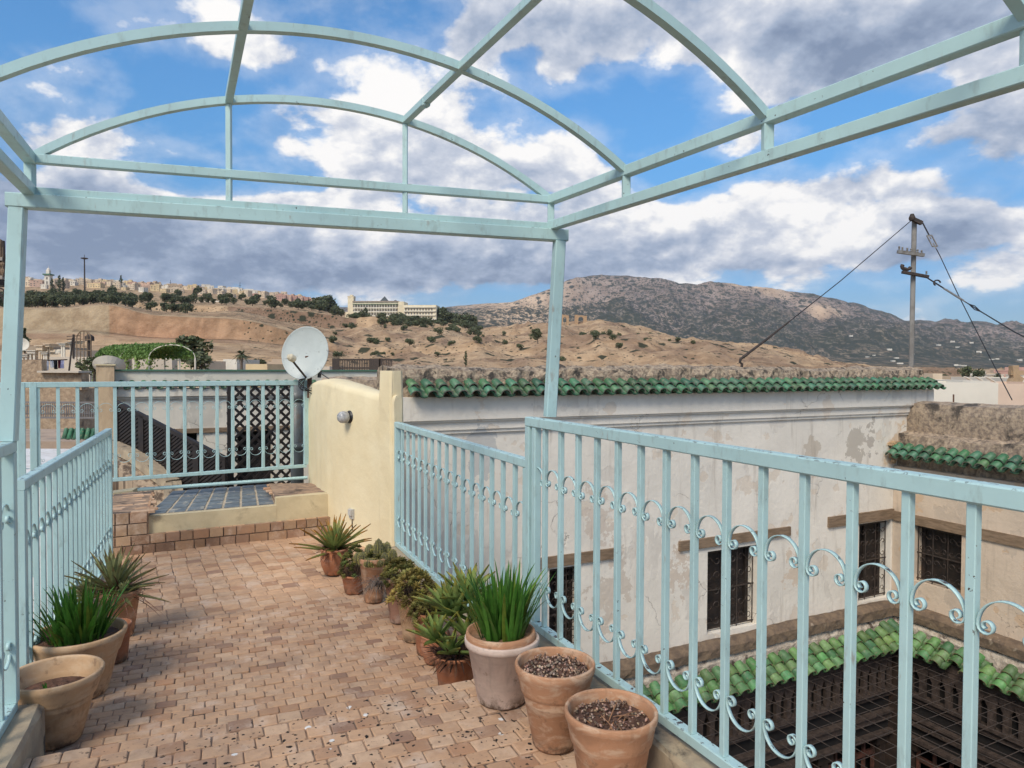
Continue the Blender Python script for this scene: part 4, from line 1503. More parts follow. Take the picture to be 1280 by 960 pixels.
# white buildings far right of the courtyard
for i, (a, b_, y, Y, mk, lb) in enumerate(((1150, 1248, 478, 26, 'white', 'long bright white flat-roofed building behind the stained parapet'), (1204, 1238, 476, 28.5, 'white', 'raised white rooftop room on the white building'),
                                           (1244, 1380, 480, 31, 'rose', 'pale peach flat-roofed house behind the guy wire'), (1262, 1380, 473, 45, 'white', 'small white house at the frame edge beyond the peach house'),
                                           (1166, 1178, 467, 60, 'cream', 'stubby cream chimney block beyond the green eave'), (1178, 1202, 470, 90, 'MED', 'dark roof hut in the distance beyond the white building'))):
    roof_house(a, b_, y, Y, lb, MM[mk] if mk != 'rose' else plain_paint('peach_render', (.66, .50, .38)), depth=3.0 if Y < 29 else 6, extras=False, par=.12, base=-12)
m = MB()
for dx in (0, .5, 1.0):
    a = at(1206, 471, 34)
    m.bar(a + Vector((dx, 0, 0)), a + Vector((dx + .6, .2, -.25)), .12, .04)
tag(m.build('roof_plank', HM['white']), 'white planks lying on a roof beyond the white building', 'planks')
m = MB()
a, b_ = at(1269, 482, 40), at(1267, 457, 40)
m.bar(a, b_, .35)
m.bar(at(1262, 466, 40), at(1290, 466, 40), .25)
m.bar(at(1266, 480, 40), at(1272, 470, 40), .5)
tag(m.build('roof_post', pm('ochre_post', (.42, .29, .17), None, 4, .9, 0)), 'ochre rooftop post with crossbar near the frame edge', 'post')
# low quarter in the gap in front of the plain
rnd = random.Random(77)
for i in range(26):
    Y = rnd.uniform(260, 520)
    px = rnd.uniform(1165, 1290)
    q = at(px, 470 + 340 / Y, Y)
    o = link('town_house', HOUSES[['cream', 'sand', 'white', 'rose'][i % 4]][i % 4], loc=(q.x, Y, q.z - 3.5), rot=(0, 0, .2 * (i % 5)))
    o.scale = (.8, .8, .55)
    tag(o, '%s town house %s the low quarter beyond the white roofs' % (['cream', 'sand coloured', 'white', 'rose'][i % 4], 'near in' if Y < 340 else 'midway in' if Y < 430 else 'far back in'), 'house', 'low town quarter beyond the white roofs')
for i in range(40):
    Y = rnd.uniform(240, 700)
    px = rnd.uniform(1160, 1290)
    x = (px - 640) / FPX * Y
    q = at(px, 466 + 500 / Y, Y)
    tree('plain_tree', 'round', x, Y, q.z - 3, rnd.uniform(3, 6), 'dark tree %s among the roofs beyond the white building, %s' % ('close' if Y < 400 else 'farther back' if Y < 550 else 'farthest', 'by the green eave' if px < 1200 else 'behind the rooftop room' if px < 1245 else 'by the ochre post'), 'trees of the low quarter')
# dark railing on the roof beyond the yellow wall
def roof_rail():
    Y = 30.
    r_ = thing('roof_railing', 'dark brown railing on a pale roof beyond the yellow wall', 'railing', at(419, 470, Y))
    o = Vector(r_.location)
    def P(px, py):
        return at(px, py, Y) - o
    m = MB()
    for a, b_, y in ((419, 471, 449.5), (419, 471, 460), (475, 490, 449.5), (475, 510, 459)):
        m.bar(P(a, y), P(b_, y), .07)
    m.build('rail', IRON, r_)
    for px, w in ((420, .3), (469, .45), (476, .12)):
        m = MB()
        m.bar(P(px, 448), P(px, 466), w, .1, up=(0, 1, 0))
        m.build('post', IRON, r_)
    m = MB()
    for px in np.arange(422, 467, 2.1):
        m.bar(P(px, 449), P(px, 469), .04)
    for px in np.arange(477, 490, 2.1):
        m.bar(P(px, 449), P(px, 466), .04)
    m.build('baluster_panel', IRON, r_)
    m = MB()
    m.bar(P(421, 469), P(470, 471), .2)
    m.build('kerb_strip', pm('teal_paint', (.10, .22, .20), None, 9, .6, 0), r_)


roof_rail()
m = MB()
a, b_ = at(395, 472, 26), at(500, 472, 26)
m.bbox((a.x, 26, -6), (b_.x + 2, 34, a.z))
m.bbox((a.x, 26, a.z), (b_.x, 26.4, a.z + .08))
tag(m.build('pale_roof', MEDINA2), 'pale flat roof beneath the brown roof railing', 'roof')


# ------------------------------------------------------------------ green roman tile eaves
def tile_eave(m, p0, p1, out, pitch=.178, rows=2, length=.24, slope=.45, r=.07, seed=0, gap=0.0, thick=.012):
    """half-round cover tiles laid down a slope from the line p0-p1 (the top) outwards, with trough tiles between"""
    rr = random.Random(seed)
    p0, p1, out = Vector(p0), Vector(p1), Vector(out).normalized()
    d = p1 - p0
    L = d.length
    d.normalize()
    n = int(L / pitch)
    dn = (out * math.cos(slope) - Vector((0, 0, 1)) * math.sin(slope)).normalized()
    up = (out * math.sin(slope) + Vector((0, 0, 1)) * math.cos(slope)).normalized()
    K = 7
    for i in range(n + 1):
        base = p0 + d * (i * pitch)
        for row in range(rows):
            if gap and rr.random() < gap:
                continue
            k = rr.uniform(.62, 1.3)
            m.c = (k * rr.uniform(.7, 1.3), k, k * rr.uniform(.8, 1.25))
            ya = dn.copy()
            ya = (ya + d * rr.gauss(0, .035)).normalized()
            s0 = base + dn * (row * length * .72) + up * (.028 + .004 * rr.random() - row * .004) + d * rr.gauss(0, .005)
            s0 = s0 + up * .02 * (row == 0)
            e0 = s0 + ya * length
            r0, r1 = r * .80, r * 1.0
            vs = []
            for (q, ra, t_) in ((s0, r0, 0), (e0, r1, 0), (e0, r1 - thick, 0), (s0, r0 - thick, 0)):
                for j in range(K):
                    a = PI * j / (K - 1)
                    vs.append(q + d * (-math.cos(a) * ra) + up * (math.sin(a) * ra * .92 - .02))
            fs = []
            for j in range(K - 1):
                fs.append((j, j + 1, K + j + 1, K + j))
                fs.append((2 * K + j, 2 * K + j + 1, 3 * K + j + 1, 3 * K + j))
            m.smooth = True
            m.add(vs, fs)
            m.smooth = False
            kk = m.c
            m.c = (4.2, 1.35, 2.4)
            oo = len(m.v) - len(vs)
            for j in range(K - 1):
                m.face((oo + K + j, oo + K + j + 1, oo + 2 * K + j + 1, oo + 2 * K + j))
            m.c = kk
            # trough tile
            k *= .75
            m.c = (k, k, k)
            q0 = base + d * (pitch / 2) + dn * (row * length * .72)
            q1 = q0 + dn * (length * .97)
            vs = []
            for (q, ra) in ((q0, r * .9), (q1, r * .8), (q1 - up * thick, r * .8), (q0 - up * thick, r * .9)):
                for j in range(5):
                    a = PI * j / 4
                    vs.append(q + d * (-math.cos(a) * ra) - up * (math.sin(a) * ra * .55) + up * .005)
            fs = []
            for j in range(4):
                fs.append((j, 5 + j, 6 + j, j + 1))
                fs.append((5 + j, 10 + j, 11 + j, 6 + j))
                fs.append((10 + j, 15 + j, 16 + j, 11 + j))
            m.smooth = True
            m.add(vs, fs)
            m.smooth = False
    m.c = (1, 1, 1)


def rough_slab(m, p0, p1, nrm, depth, z0, z1, amp=.02, step_=.09, seed=0):
    """uneven masonry strip: front face, top and back between z0 and z1"""
    p0, p1, nrm = Vector(p0), Vector(p1), Vector(nrm)
    L = (p1 - p0).length
    d = (p1 - p0).normalized()
    n = max(2, int(L / step_))
    prof = [(0, z0), (0, lerp(z0, z1, .35)), (0, lerp(z0, z1, .7)), (-.03, z1 - .02), (-.12 * depth / .4, z1), (-depth * .5, z1 + .02), (-depth * .9, z1), (-depth, z1 - .05), (-depth, z0)]
    rr = random.Random(seed)
    vs = []
    for i in range(n + 1):
        wv = math.sin(i * .11 + seed) * .012 + math.sin(i * .31) * .008
        for (o, z) in prof:
            q = p0 + d * (L * i / n) + nrm * (o + rr.gauss(0, amp)) + Vector((0, 0, z - p0.z + rr.gauss(0, amp * .7) + (wv if z > z0 + .01 else 0)))
            vs.append(q)
    K = len(prof)
    fs = [(i * K + j, (i + 1) * K + j, (i + 1) * K + j + 1, i * K + j + 1) for i in range(n) for j in range(K - 1)]
    fs += [tuple(range(K))[::-1], tuple(n * K + j for j in range(K))]
    m.add(vs, fs)


# ------------------------------------------------------------------ the white house round the courtyard
SC_ = 8.22            # corner of the courtyard along E
SEND = 9.17
corner = W(SC_, 0, 0)
WOFF = .10


WHITE_WALL = m_plaster('aged_white_plaster', (.80, .74, .64), (.57, .52, .45), (.66, .55, .43), marks=[
    (W(s_px(1072), 0, 1.18), .24, .8, (.46, .41, .34), .1), (W(s_px(1092), 0, 1.10), .16, .6, (.44, .39, .33), .1), (W(s_px(1016), 0, 1.22), .17, .8, (.52, .45, .36), .15),
    (W(s_px(1150), 0, .98), .34, .9, (.66, .46, .27), .8), (W(s_px(1120), 0, 1.3), .30, .8, (.64, .47, .30), .8), (W(s_px(752), 0, 1.85), .26, .7, (.60, .51, .42), .12),
    (W(s_px(765), 0, 2.9), .3, .6, (.58, .50, .41), .12), (W(s_px(850), 0, 2.75), .22, .6, (.60, .50, .40), .12), (W(s_px(600), 0, .95), .2, .5, (.50, .49, .46), .2), (W(s_px(1000), 0, 2.9), .25, .6, (.62, .50, .38), .12)])


def courtyard_house():
    r_ = thing('courtyard_house', 'old white plastered house with green tiled eave, wooden lintels and barred windows round a courtyard', 'house', W(0, 0, 12))
    o = Vector(r_.location)
    def B(m, name, mats, par=r_):
        for i, v in enumerate(m.v):
            m.v[i] = tuple(Vector(v) - o)
        return m.build(name, mats, par)
    def ibox(m, s0, s1, o0, o1, h0, h1):
        c = (W(s0, o0, h0) + W(s1, o1, h1)) / 2
        m.box(c, (abs(s1 - s0), abs(o1 - o0), abs(h1 - h0)), (E, N, (0, 0, 1)))
    s_left = s_px(486)
    # facade with window holes: vertical strips
    holes = [(s_px(688), s_px(727), 2.43, 3.62), (s_px(887), s_px(950), 2.50, 3.64), (s_px(1077), s_px(1116.5), 2.42, 3.66)]
    m = MB()
    prev = s_left
    for (a, b_, h0, h1) in holes:
        ibox(m, prev, a, 0, -.45, .74, 4.3)
        ibox(m, a, b_, 0, -.45, .74, h0)
        ibox(m, a, b_, 0, -.45, h1, 4.3)
        prev = b_
    ibox(m, prev, SC_ + .002, 0, -.45, .74, 4.3)
    ibox(m, SC_ + .002, SC_ + .42, .0, -.45, .74, 4.3)
    B(m, 'wall', WHITE_WALL)
    # upper band and stepped cornice
    m = MB()
    ibox(m, s_left, SEND - .10, .10, -.45, .33, .585)
    ibox(m, s_left, SEND - .16, .075, -.45, .585, .61)
    ibox(m, s_left, SEND - .36, .05, -.448, .61, .70)
    ibox(m, s_left, SEND - .50, .03, -.446, .70, .74)
    B(m, 'cornice', WHITE_WALL)
    m = MB()
    tile_eave(m, W(s_px(512), -.02, .195), W(SEND - .06, -.02, .195), N, rows=2, length=.165, slope=.40, r=.062, pitch=.172, seed=2)
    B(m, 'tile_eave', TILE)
    m = MB()
    rough_slab(m, W(s_left, -.02, .34), W(SEND - .18, -.02, .34), N, .42, EYE - .36, EYE - .0, .016, seed=3)
    B(m, 'parapet', RUBBLE)
    # lintels
    for a, b_, h0, h1 in ((s_px(665), s_px(775), 2.27, 2.40), (s_px(850), s_px(989), 2.30, 2.43), (s_px(1037), SC_ - .012, 2.24, 2.40)):
        m = MB()
        ibox(m, a, b_, .035, -.2, h0, h1)
        B(m, 'lintel', WOOD_OLD)
    # windows
    def window(fr, s0, s1, h0, h1, ax, nn, wid):
        """fr(s, o, h) gives a point; panels, frame, iron grille"""
        m = MB()
        mid = (s0 + s1) / 2
        def bx(a, b_, o0, o1, hh0, hh1):
            c = (fr(a, o0, hh0) + fr(b_, o1, hh1)) / 2
            m.box(c, (abs(b_ - a), abs(o1 - o0), abs(hh1 - hh0)), (ax, nn, (0, 0, 1)))
        bx(s0, s1, -.24, -.22, h0, h1)
        for a in (s0, mid - .03, s1 - .06):
            bx(a, a + .06, -.22, -.18, h0, h1)
        for h in (h0, (h0 + h1) / 2 - .04, h1 - .08):
            bx(s0 + .06, mid - .03, -.219, -.185, h, h + .08)
            bx(mid + .03, s1 - .06, -.219, -.185, h, h + .08)
        wn = B(m, 'window', MATS.get('black_cedar') or pm('black_cedar', (.014, .010, .008), (.03, .019, .014), 9, .7, .4, c3=(.06, .035, .02), s3=4, t3=(.62, .75)))
        m2 = MB()
        n = 6
        for i in range(0, n + 1, 2):
            a = lerp(s0 + .02, s1 - .02, i / n)
            m2.bar(fr(a, -.08, h0), fr(a, -.08, h1), .012)
        for h in np.linspace(h0 + .04, h1 - .04, 3):
            m2.bar(fr(s0, -.08, h), fr(s1, -.08, h), .016)
        g = (s1 - s0 - .04) / n
        rws = max(4, int((h1 - h0) / (g * 1.5)))
        for i in range(n):
            for j in range(rws):
                cs, ch = s0 + .02 + (i + .5) * g, h0 + .06 + (j + .5) * (h1 - h0 - .1) / rws
                pts = []
                for t in np.linspace(0, 1, 12):
                    a = t * 5.5 + (PI if i % 2 else 0)
                    q = g * .42 * (1 - t * .65)
                    pts.append(fr(cs + math.cos(a) * q, -.08, ch + (math.sin(a) * q) * (1 if j % 2 else -1)))
                m2.tube(pts, .006, 3, False)
        g_ = m2
        for i, v in enumerate(g_.v):
            g_.v[i] = tuple(Vector(v) - o)
        g_.build('grille', IRON, wn)
    for (a, b_, h0, h1) in holes:
        window(W, a, b_, h0, h1, E, N, 0)
    # ledge of the gallery and the rubble under it
    m = MB()
    rough_slab(m, W(s_left, .20, 3.90), W(SC_ - .18, .20, 3.90), N, .22, EYE - 3.88, EYE - 3.70, .004, seed=6)
    rough_slab(m, corner + G * -.2 - Vector((G.y, -G.x, 0)) * .20 + Vector((0, 0, -3.90)), corner - G * 5.2 - Vector((G.y, -G.x, 0)) * .20 + Vector((0, 0, -3.90)), -Vector((G.y, -G.x, 0)), .22, EYE - 3.88, EYE - 3.70, .004, seed=7)
    B(m, 'ledge', LEDGE)
    GN = -Vector((G.y, -G.x, 0))           # towards the courtyard from the wing
    m = MB()
    rough_slab(m, W(s_left, .18, 4.2), W(SC_ - .1, .18, 4.2), N, .16, EYE - 4.2, EYE - 3.885, .008, seed=8)
    rough_slab(m, corner + GN * .18 + Vector((0, 0, -4.2)), corner - G * 5.2 + GN * .18 + Vector((0, 0, -4.2)), GN, .16, EYE - 4.2, EYE - 3.885, .008, seed=9)
    B(m, 'rubble_course', pm('pale_rubble', (.60, .52, .42), (.40, .33, .26), 12, .95, .9, .03, 25, c3=(.12, .09, .07), s3=6, t3=(.55, .65)))
    # lower eaves
    m = MB()
    tile_eave(m, W(s_left + .1, .22, 4.03), W(SC_ - .50, .22, 4.03), N, pitch=.205, rows=3, length=.17, slope=.50, r=.082, seed=12)
    tile_eave(m, corner + GN * .22 - G * .50 + Vector((0, 0, -4.03)), corner + GN * .22 - G * 5.2 + Vector((0, 0, -4.03)), GN, pitch=.215, rows=3, length=.17, slope=.50, r=.084, seed=13, gap=.05)
    # corner tiles
    c0 = W(SC_ - .08, .18, 3.98)
    tile_eave(m, c0 - E * .42, c0 - E * .12, N, pitch=.18, rows=2, length=.22, slope=.5, r=.08, seed=14)
    B(m, 'courtyard_eave', TILE_BRIGHT)
    # wing at the courtyard corner
    K = Vector((0, 0, 1))
    def GW(s, o_, h):
        return corner - G * s + GN * o_ + K * (-h)
    def gbox(m, s0, s1, o0, o1, h0, h1):
        c = (GW(s0, o0, h0) + GW(s1, o1, h1)) / 2
        m.box(c, (abs(s1 - s0), abs(o1 - o0), abs(h1 - h0)), (-G, GN, K))
    def s_g(px):
        u = (px - 640) / FPX
        return (u * corner.y - corner.x) / (-G.x + u * G.y)
    wa, wb_ = s_g(1146), s_g(1206)
    m = MB()
    gbox(m, .004, wa, 0, -.4, 1.55, 4.3)
    gbox(m, wa, wb_, 0, -.4, 1.55, 2.42)
    gbox(m, wa, wb_, 0, -.4, 3.30, 4.3)
    gbox(m, wb_, 5.6, 0, -.4, 1.55, 4.3)
    B(m, 'wing_wall', PINK_WALL)
    window(GW, wa, wb_, 2.42, 3.30, -G, GN, 0)
    m = MB()
    gbox(m, .03, 5.6, .03, -.2, 2.27, 2.42)
    B(m, 'lintel', WOOD_OLD)
    m = MB()
    tile_eave(m, GW(.10, -.02, 1.235), GW(5.5, -.02, 1.235), GN, pitch=.178, rows=2, length=.17, slope=.5, r=.075, seed=15)
    B(m, 'wing_eave', TILE)
    m = MB()
    rough_slab(m, GW(-.15, -.10, 1.56), GW(5.6, -.10, 1.56), GN, .5, EYE - 1.56, EYE - 1.02, .02, seed=16)
    rough_slab(m, GW(-.15, -.32, 1.06), GW(5.6, -.32, 1.06), GN, .5, EYE - 1.06, EYE - .53, .006, seed=17)
    B(m, 'wing_parapet', RUBBLE2)
    # broken plaster corbel at the inner corner
    m = MB()
    rr = random.Random(8)
    for i in range(16):
        c = GW(rr.uniform(-.02, .12), rr.uniform(-.05, .12), rr.uniform(1.15, 1.50))
        s = rr.uniform(.05, .10)
        m.box(c, (s, s * .8, s * .5), (E, N, K))
    B(m, 'broken_corbel', pm('rusty_plaster', (.56, .40, .24), (.42, .27, .15), 9, .95, .8, .02))


courtyard_house()


# ------------------------------------------------------------------ carved wooden storeys under the eaves, and the iron mesh above the court
def carved_front():
    K = Vector((0, 0, 1))
    GN = -Vector((G.y, -G.x, 0))
    def GW(s, o_, h):
        return corner - G * s + GN * o_ + K * (-h)
    for nm, fr, ax, nn, s0, s1, off, lab in (('carved_wooden_facade', W, E, N, -1.5, SC_ - .42, .40, 'dark carved cedar storeys beneath the long green tiled eave'),
                                             ('carved_wooden_facade', GW, -G, GN, .42, 5.2, .40, 'dark carved cedar storeys beneath the short green tiled eave')):
        r_ = thing(nm, lab, 'facade', fr(0, 0, 12.2))
        o = Vector(r_.location)
        cedar0 = MATS.get('silvered_cedar') or pm('silvered_cedar', (.075, .052, .042), (.036, .025, .02), 12, .8, .5, .01, c3=(.13, .09, .065), s3=6, t3=(.62, .72))
        def fin(m, name, mt_=WOOD_DARK, par=None):
            m.v = [tuple(Vector(v) - o) for v in m.v]
            return m.build(name, mt_, par or r_)
        def bx(m, a, b_, o0, o1, h0, h1):
            c = (fr(a, o0, h0) + fr(b_, o1, h1)) / 2
            m.box(c, (abs(b_ - a), abs(o1 - o0), abs(h1 - h0)), (ax, nn, K))
        m = MB()
        bx(m, s0, s1, off - .1, off, 4.22, 4.34)
        fin(m, 'beam', cedar0)
        m = MB()
        bx(m, s0, s1, off - .28, off - .12, 4.30, 5.62)
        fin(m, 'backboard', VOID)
        m = MB()
        bx(m, s0, s1, off - .119, off - .0, 4.885, 4.93)
        bx(m, s0, s1, off - .119, off - .05, 4.93, 5.02)
        bx(m, s0, s1, off - .119, off - .02, 5.24, 5.28)
        bx(m, s0, s1, off - .119, off - .06, 5.28, 5.40)
        bx(m, s0, s1, off - .119, off - .03, 5.56, 5.62)
        fin(m, 'moulding', cedar0)
        n = int((s1 - s0) / .20)
        prof = [(-.1, 4.345), (.1, 4.345), (.1, 4.88), (.058, 4.88), (.058, 4.60), (.03, 4.56), (0, 4.47), (-.03, 4.56), (-.058, 4.60), (-.058, 4.88), (-.1, 4.88)]
        m = MB()
        kk = len(prof)
        vs = [ax * u + nn * -.01 + K * (4.6 - h_) for (u, h_) in prof] + [ax * u + nn * -.07 + K * (4.6 - h_) for (u, h_) in prof]
        for quad in ((0, 1, 7, 6), ):
            pass
        # plate with a pointed niche, as convex pieces front and sides
        m.add(vs, [(0, 10, 9, 8, 7, 6), (0, 6, 1), (1, 6, 5, 4, 3, 2)] + [(i_, (i_ + 1) % kk, kk + (i_ + 1) % kk, kk + i_) for i_ in range(kk)])
        bme_ = m.mesh('carved_arch', cedar0)
        for i in range(n):
            link('carved_arch', bme_, r_, fr(s0 + (i + .5) * .20, off, 4.6) - o)
        m = MB()
        bx(m, s0, s1, off - .45, off - .40, 5.62, 11)
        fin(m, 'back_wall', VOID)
        npost = int((s1 - s0) / 1.3)
        for i in range(npost + 1):
            a = lerp(s0 + .1, s1 - .1, i / npost)
            m = MB()
            bx(m, a - .07, a + .07, off - .3, off - .14, 5.62, 8.4)
            bx(m, a - .16, a + .16, off - .32, off - .12, 5.62, 5.8)
            fin(m, 'post')
            if i < npost:
                b_ = lerp(s0 + .1, s1 - .1, (i + 1) / npost)
                m = MB()
                for k in range(3):
                    hh = 5.9 + k * .42
                    bx(m, a + .1, b_ - .1, off - .25, off - .2, hh, hh + .07)
                for k in range(6):
                    xx = lerp(a + .12, b_ - .12, k / 5)
                    bx(m, xx - .02, xx + .02, off - .249, off - .205, 5.75, 6.95)
                bx(m, a + .08, b_ - .08, off - .26, off - .19, 6.98, 7.12)
                fin(m, 'shutter_panel', pm('shutter_cedar', (.12, .045, .03), (.05, .026, .018), 8, .7, .3) if 'shutter_cedar' not in MATS else MATS['shutter_cedar'])
        m = MB()
        bx(m, s0, s1, off - .3, off + .05, 8.4, 8.7)
        bx(m, s0, s1, off - .4, off - .2, 8.7, 12.2)
        fin(m, 'lower_beam')
    # closed outer shell of the court below the eaves
    r_ = thing('courtyard_shell', 'dark wooden corner and blank wall deep inside the courtyard', 'wall', W(SC_, 0, 12.2))
    o = Vector(r_.location)
    m = MB()
    for (a, b_, o0, o1) in ((-3, SC_ + .5, .0, -.3),):
        c = (W(a, o0, 4.32) + W(b_, o1, 12.2)) / 2
        m.box(c - o, (b_ - a, .3, 7.88), (E, N, K))
    c = (GW(-.1, .0, 4.32) + GW(6, -.3, 12.2)) / 2
    m.box(c - o, (6.1, .3, 7.88), (-G, GN, K))
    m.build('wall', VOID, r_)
    m = MB()
    c = W(SC_ - .26, .26, 4.22)
    m.box(c + Vector((0, 0, -3.9)) - o, (.34, .34, 7.8), (E, N, K))
    m.build('corner_post', WOOD_DARK, r_)
    m = MB()
    poly = [W(-3, -.2, 0), W(SC_ + 1, -.2, 0), W(SC_ + 1, 8, 0), W(-3, 8, 0)]
    m.prism([(p_.x, p_.y) for p_ in poly], EYE - 12.4, EYE - 12.2)
    structure(m.build('courtyard_floor', pm('courtyard_paving', (.12, .09, .07), (.08, .06, .05), 3, .8, .2)))
    # mesh of bars
    m = MB()
    h = 4.33
    st = .235
    n = int((SC_ - .5 + 1.4) / st)
    for i in range(n):
        s = SC_ - .62 - i * st
        m.tube([W(s, .40, h), W(s, 2.4, h + .03), W(s, 4.6, h)], .0055, 4)
    for j in range(18):
        o_ = .5 + j * st
        m.tube([W(-1.4, o_, h + .014), W(3.5, o_, h + .05), W(SC_ - .45 - o_ * .04, o_, h + .014)], .0055, 4)
    tag(m.build('wire_mesh', IRON), 'rusty iron bar mesh stretched over the dark courtyard opening', 'mesh')


carved_front()


# ------------------------------------------------------------------ terrace
Z_NEAR, Z_MID, Z_FAR = .18, .03, 0.
pn0, pn1 = onz(60, 945, Z_NEAR), onz(590, 850, Z_NEAR)      # edge of the near step
dN = (pn1 - pn0).normalized()
pm0, pm1 = onz(167, 783, Z_MID), onz(240, 773, Z_MID)       # seam of the far paving
dM = (pm1 - pm0).normalized()
pb0, pb1 = onz(175, 693, Z_FAR), onz(405, 668, Z_FAR)       # foot of the back steps
dB = (pb1 - pb0).normalized()
# rails: (foot line in plan)
RN0, RN1 = Vector((.093, 3.46, 0)), Vector((1.035, 1.44, 0))
RF0, RF1 = Vector((.092, 3.56, 0)), Vector((-.955, 5.94, 0))
LF0, LF1 = Vector((-2.148, 3.10, 0)), Vector((-3.20, 5.64, 0))
LN0, LN1 = Vector((-1.955, 2.76, 0)), Vector((-1.41, 1.43, 0))
WA, WB_, WC = Vector((-.955, 5.97, 0)), Vector((-1.80, 6.93, 0)), Vector((-2.25, 7.85, 0))


def isect(p, d, q, e):
    den = d.x * e.y - d.y * e.x
    t = ((q.x - p.x) * e.y - (q.y - p.y) * e.x) / den
    return p + d * t


def inside(poly, x, y):
    c = False
    n = len(poly)
    for i in range(n):
        a, b_ = poly[i], poly[(i + 1) % n]
        if (a[1] > y) != (b_[1] > y) and x < (b_[0] - a[0]) * (y - a[1]) / (b_[1] - a[1]) + a[0]:
            c = not c
    return c


def bricks(m, poly, z, org, dx, w, h, stack=False, seed=0, hgt=.006, gap=.0029, spread=None):
    rr = random.Random(seed)
    dx = Vector((dx.x, dx.y, 0)).normalized()
    dy = Vector((-dx.y, dx.x, 0))
    org = Vector((org[0], org[1], 0))
    nx, ny = int(9 / w), int(9 / h)
    for j in range(-ny, ny):
        off = rr.uniform(-.12, .12) if stack else (j % 2) * .5 + rr.uniform(-.12, .12)
        for i in range(-nx, nx):
            c = org + dx * ((i + off + .5) * w) + dy * ((j + .5) * h)
            if not inside(poly, c.x, c.y):
                continue
            big = vnoise(np.array([c.x * 1.3]), np.array([c.y * 1.3]), 3)[0]
            k = rr.uniform(.89, 1.10) * (.88 + .24 * big)
            q = rr.random()
            if q < .62:
                col = (.56, .345, .205)
            elif q < .82:
                col = (.59, .40, .26)
            elif q < .945:
                col = (.42, .23, .13)
            else:
                col = (.29, .165, .11)
            m.c = tuple(x * k for x in col)
            hw, hh = w / 2 - gap * rr.uniform(.4, 1.1), h / 2 - gap * rr.uniform(.4, 1.1)
            th = rr.gauss(0, .030)
            ax_ = dx * math.cos(th) + dy * math.sin(th)
            ay = dy * math.cos(th) - dx * math.sin(th)
            zz = z + rr.gauss(0, .0018)
            tx, ty = rr.gauss(0, .01), rr.gauss(0, .01)
            cut = [min(hw, hh) * rr.uniform(.04, .22) for _ in range(4)]
            ring = []
            for n_, (sx, sy) in enumerate(((1, 1), (-1, 1), (-1, -1), (1, -1))):
                ct = cut[n_]
                a = (sx * hw, sy * (hh - ct))
                b_ = (sx * (hw - ct), sy * hh)
                ring += [a, b_] if sx * sy > 0 else [b_, a]
            vs = []
            for (u, v) in ring:
                vs.append(c + ax_ * u + ay * v + Vector((0, 0, z - .012)))
            bv = .0035
            for (u, v) in ring:
                uu, vv = u * (1 - bv / hw), v * (1 - bv / hh)
                vs.append(c + ax_ * u + ay * v + Vector((0, 0, zz + hgt - .003 + tx * u + ty * v)))
            for (u, v) in ring:
                uu, vv = u * (1 - bv / hw), v * (1 - bv / hh)
                vs.append(c + ax_ * uu + ay * vv + Vector((0, 0, zz + hgt + tx * u + ty * v)))
            fs = [tuple(range(16, 24))]
            for k_ in range(8):
                k2 = (k_ + 1) % 8
                fs.append((k_, k2, 8 + k2, 8 + k_))
                fs.append((8 + k_, 8 + k2, 16 + k2, 16 + k_))
            m.add(vs, fs)
    m.c = (1, 1, 1)


def ext(p, q, t):
    """point on p->q, t metres beyond q"""
    return q + (q - p).normalized() * t


def offs(p, q, o):
    d = (q - p).normalized()
    return Vector((d.y, -d.x, 0)) * o


# corners of the floors
dRN, dRF, dLF, dLN = (RN1 - RN0).normalized(), (RF1 - RF0).normalized(), (LF1 - LF0).normalized(), (LN1 - LN0).normalized()
nL = isect(pn0, dN, LF0 + Vector((.03, 0, 0)), dLF)
nR = isect(pn0, dN, RN0 - Vector((.02, 0, 0)), dRN)
mL = isect(pm0, dM, LF0 + Vector((.03, 0, 0)), dLF)
mR = isect(pm0, dM, RF0, dRF)
near_poly = [nL, nR, RN0 + dRN * 4.2, RN0 + dRN * 4.2 + Vector((0, -1.5, 0)), LN0 + dLN * 3.4 + Vector((0, -1.5, 0)), LN0]
mid_poly = [nL + Vector((-.06, 0, 0)), nR + Vector((.06, 0, 0)), RF0 + Vector((.03, 0, 0)), mR + Vector((.05, 0, 0)), mL + Vector((-.05, 0, 0))]
bL = isect(pb0, dB, LF0 - Vector((.05, 0, 0)), dLF)
far_poly = [mL + Vector((-.1, 0, 0)), mR + Vector((.06, 0, 0)), RF1 + Vector((.05, 0, 0)), WA, WB_ + dB * .05, bL]
f2 = lambda P_: [(p_.x, p_.y) for p_ in P_]
m = MB()
m.m = 1
m.prism(f2(near_poly), Z_NEAR - .35, Z_NEAR)
m.prism(f2(mid_poly), -.25, Z_MID)
m.prism(f2(far_poly), -.25, Z_FAR)
m.m = 0
bricks(m, f2(near_poly), Z_NEAR, pn0, dN, .095, .085, seed=1)
m.m = 2
bricks(m, f2(mid_poly), Z_MID, pn0, dN, .089, .065, seed=2)
bricks(m, f2(far_poly), Z_FAR, pb0, dB, .112, .104, stack=True, seed=3)
# upright bricks along the riser of the near step
fl = m.build('terrace_floor', [BRICK_SPECK, MORTAR, BRICK])
structure(fl)
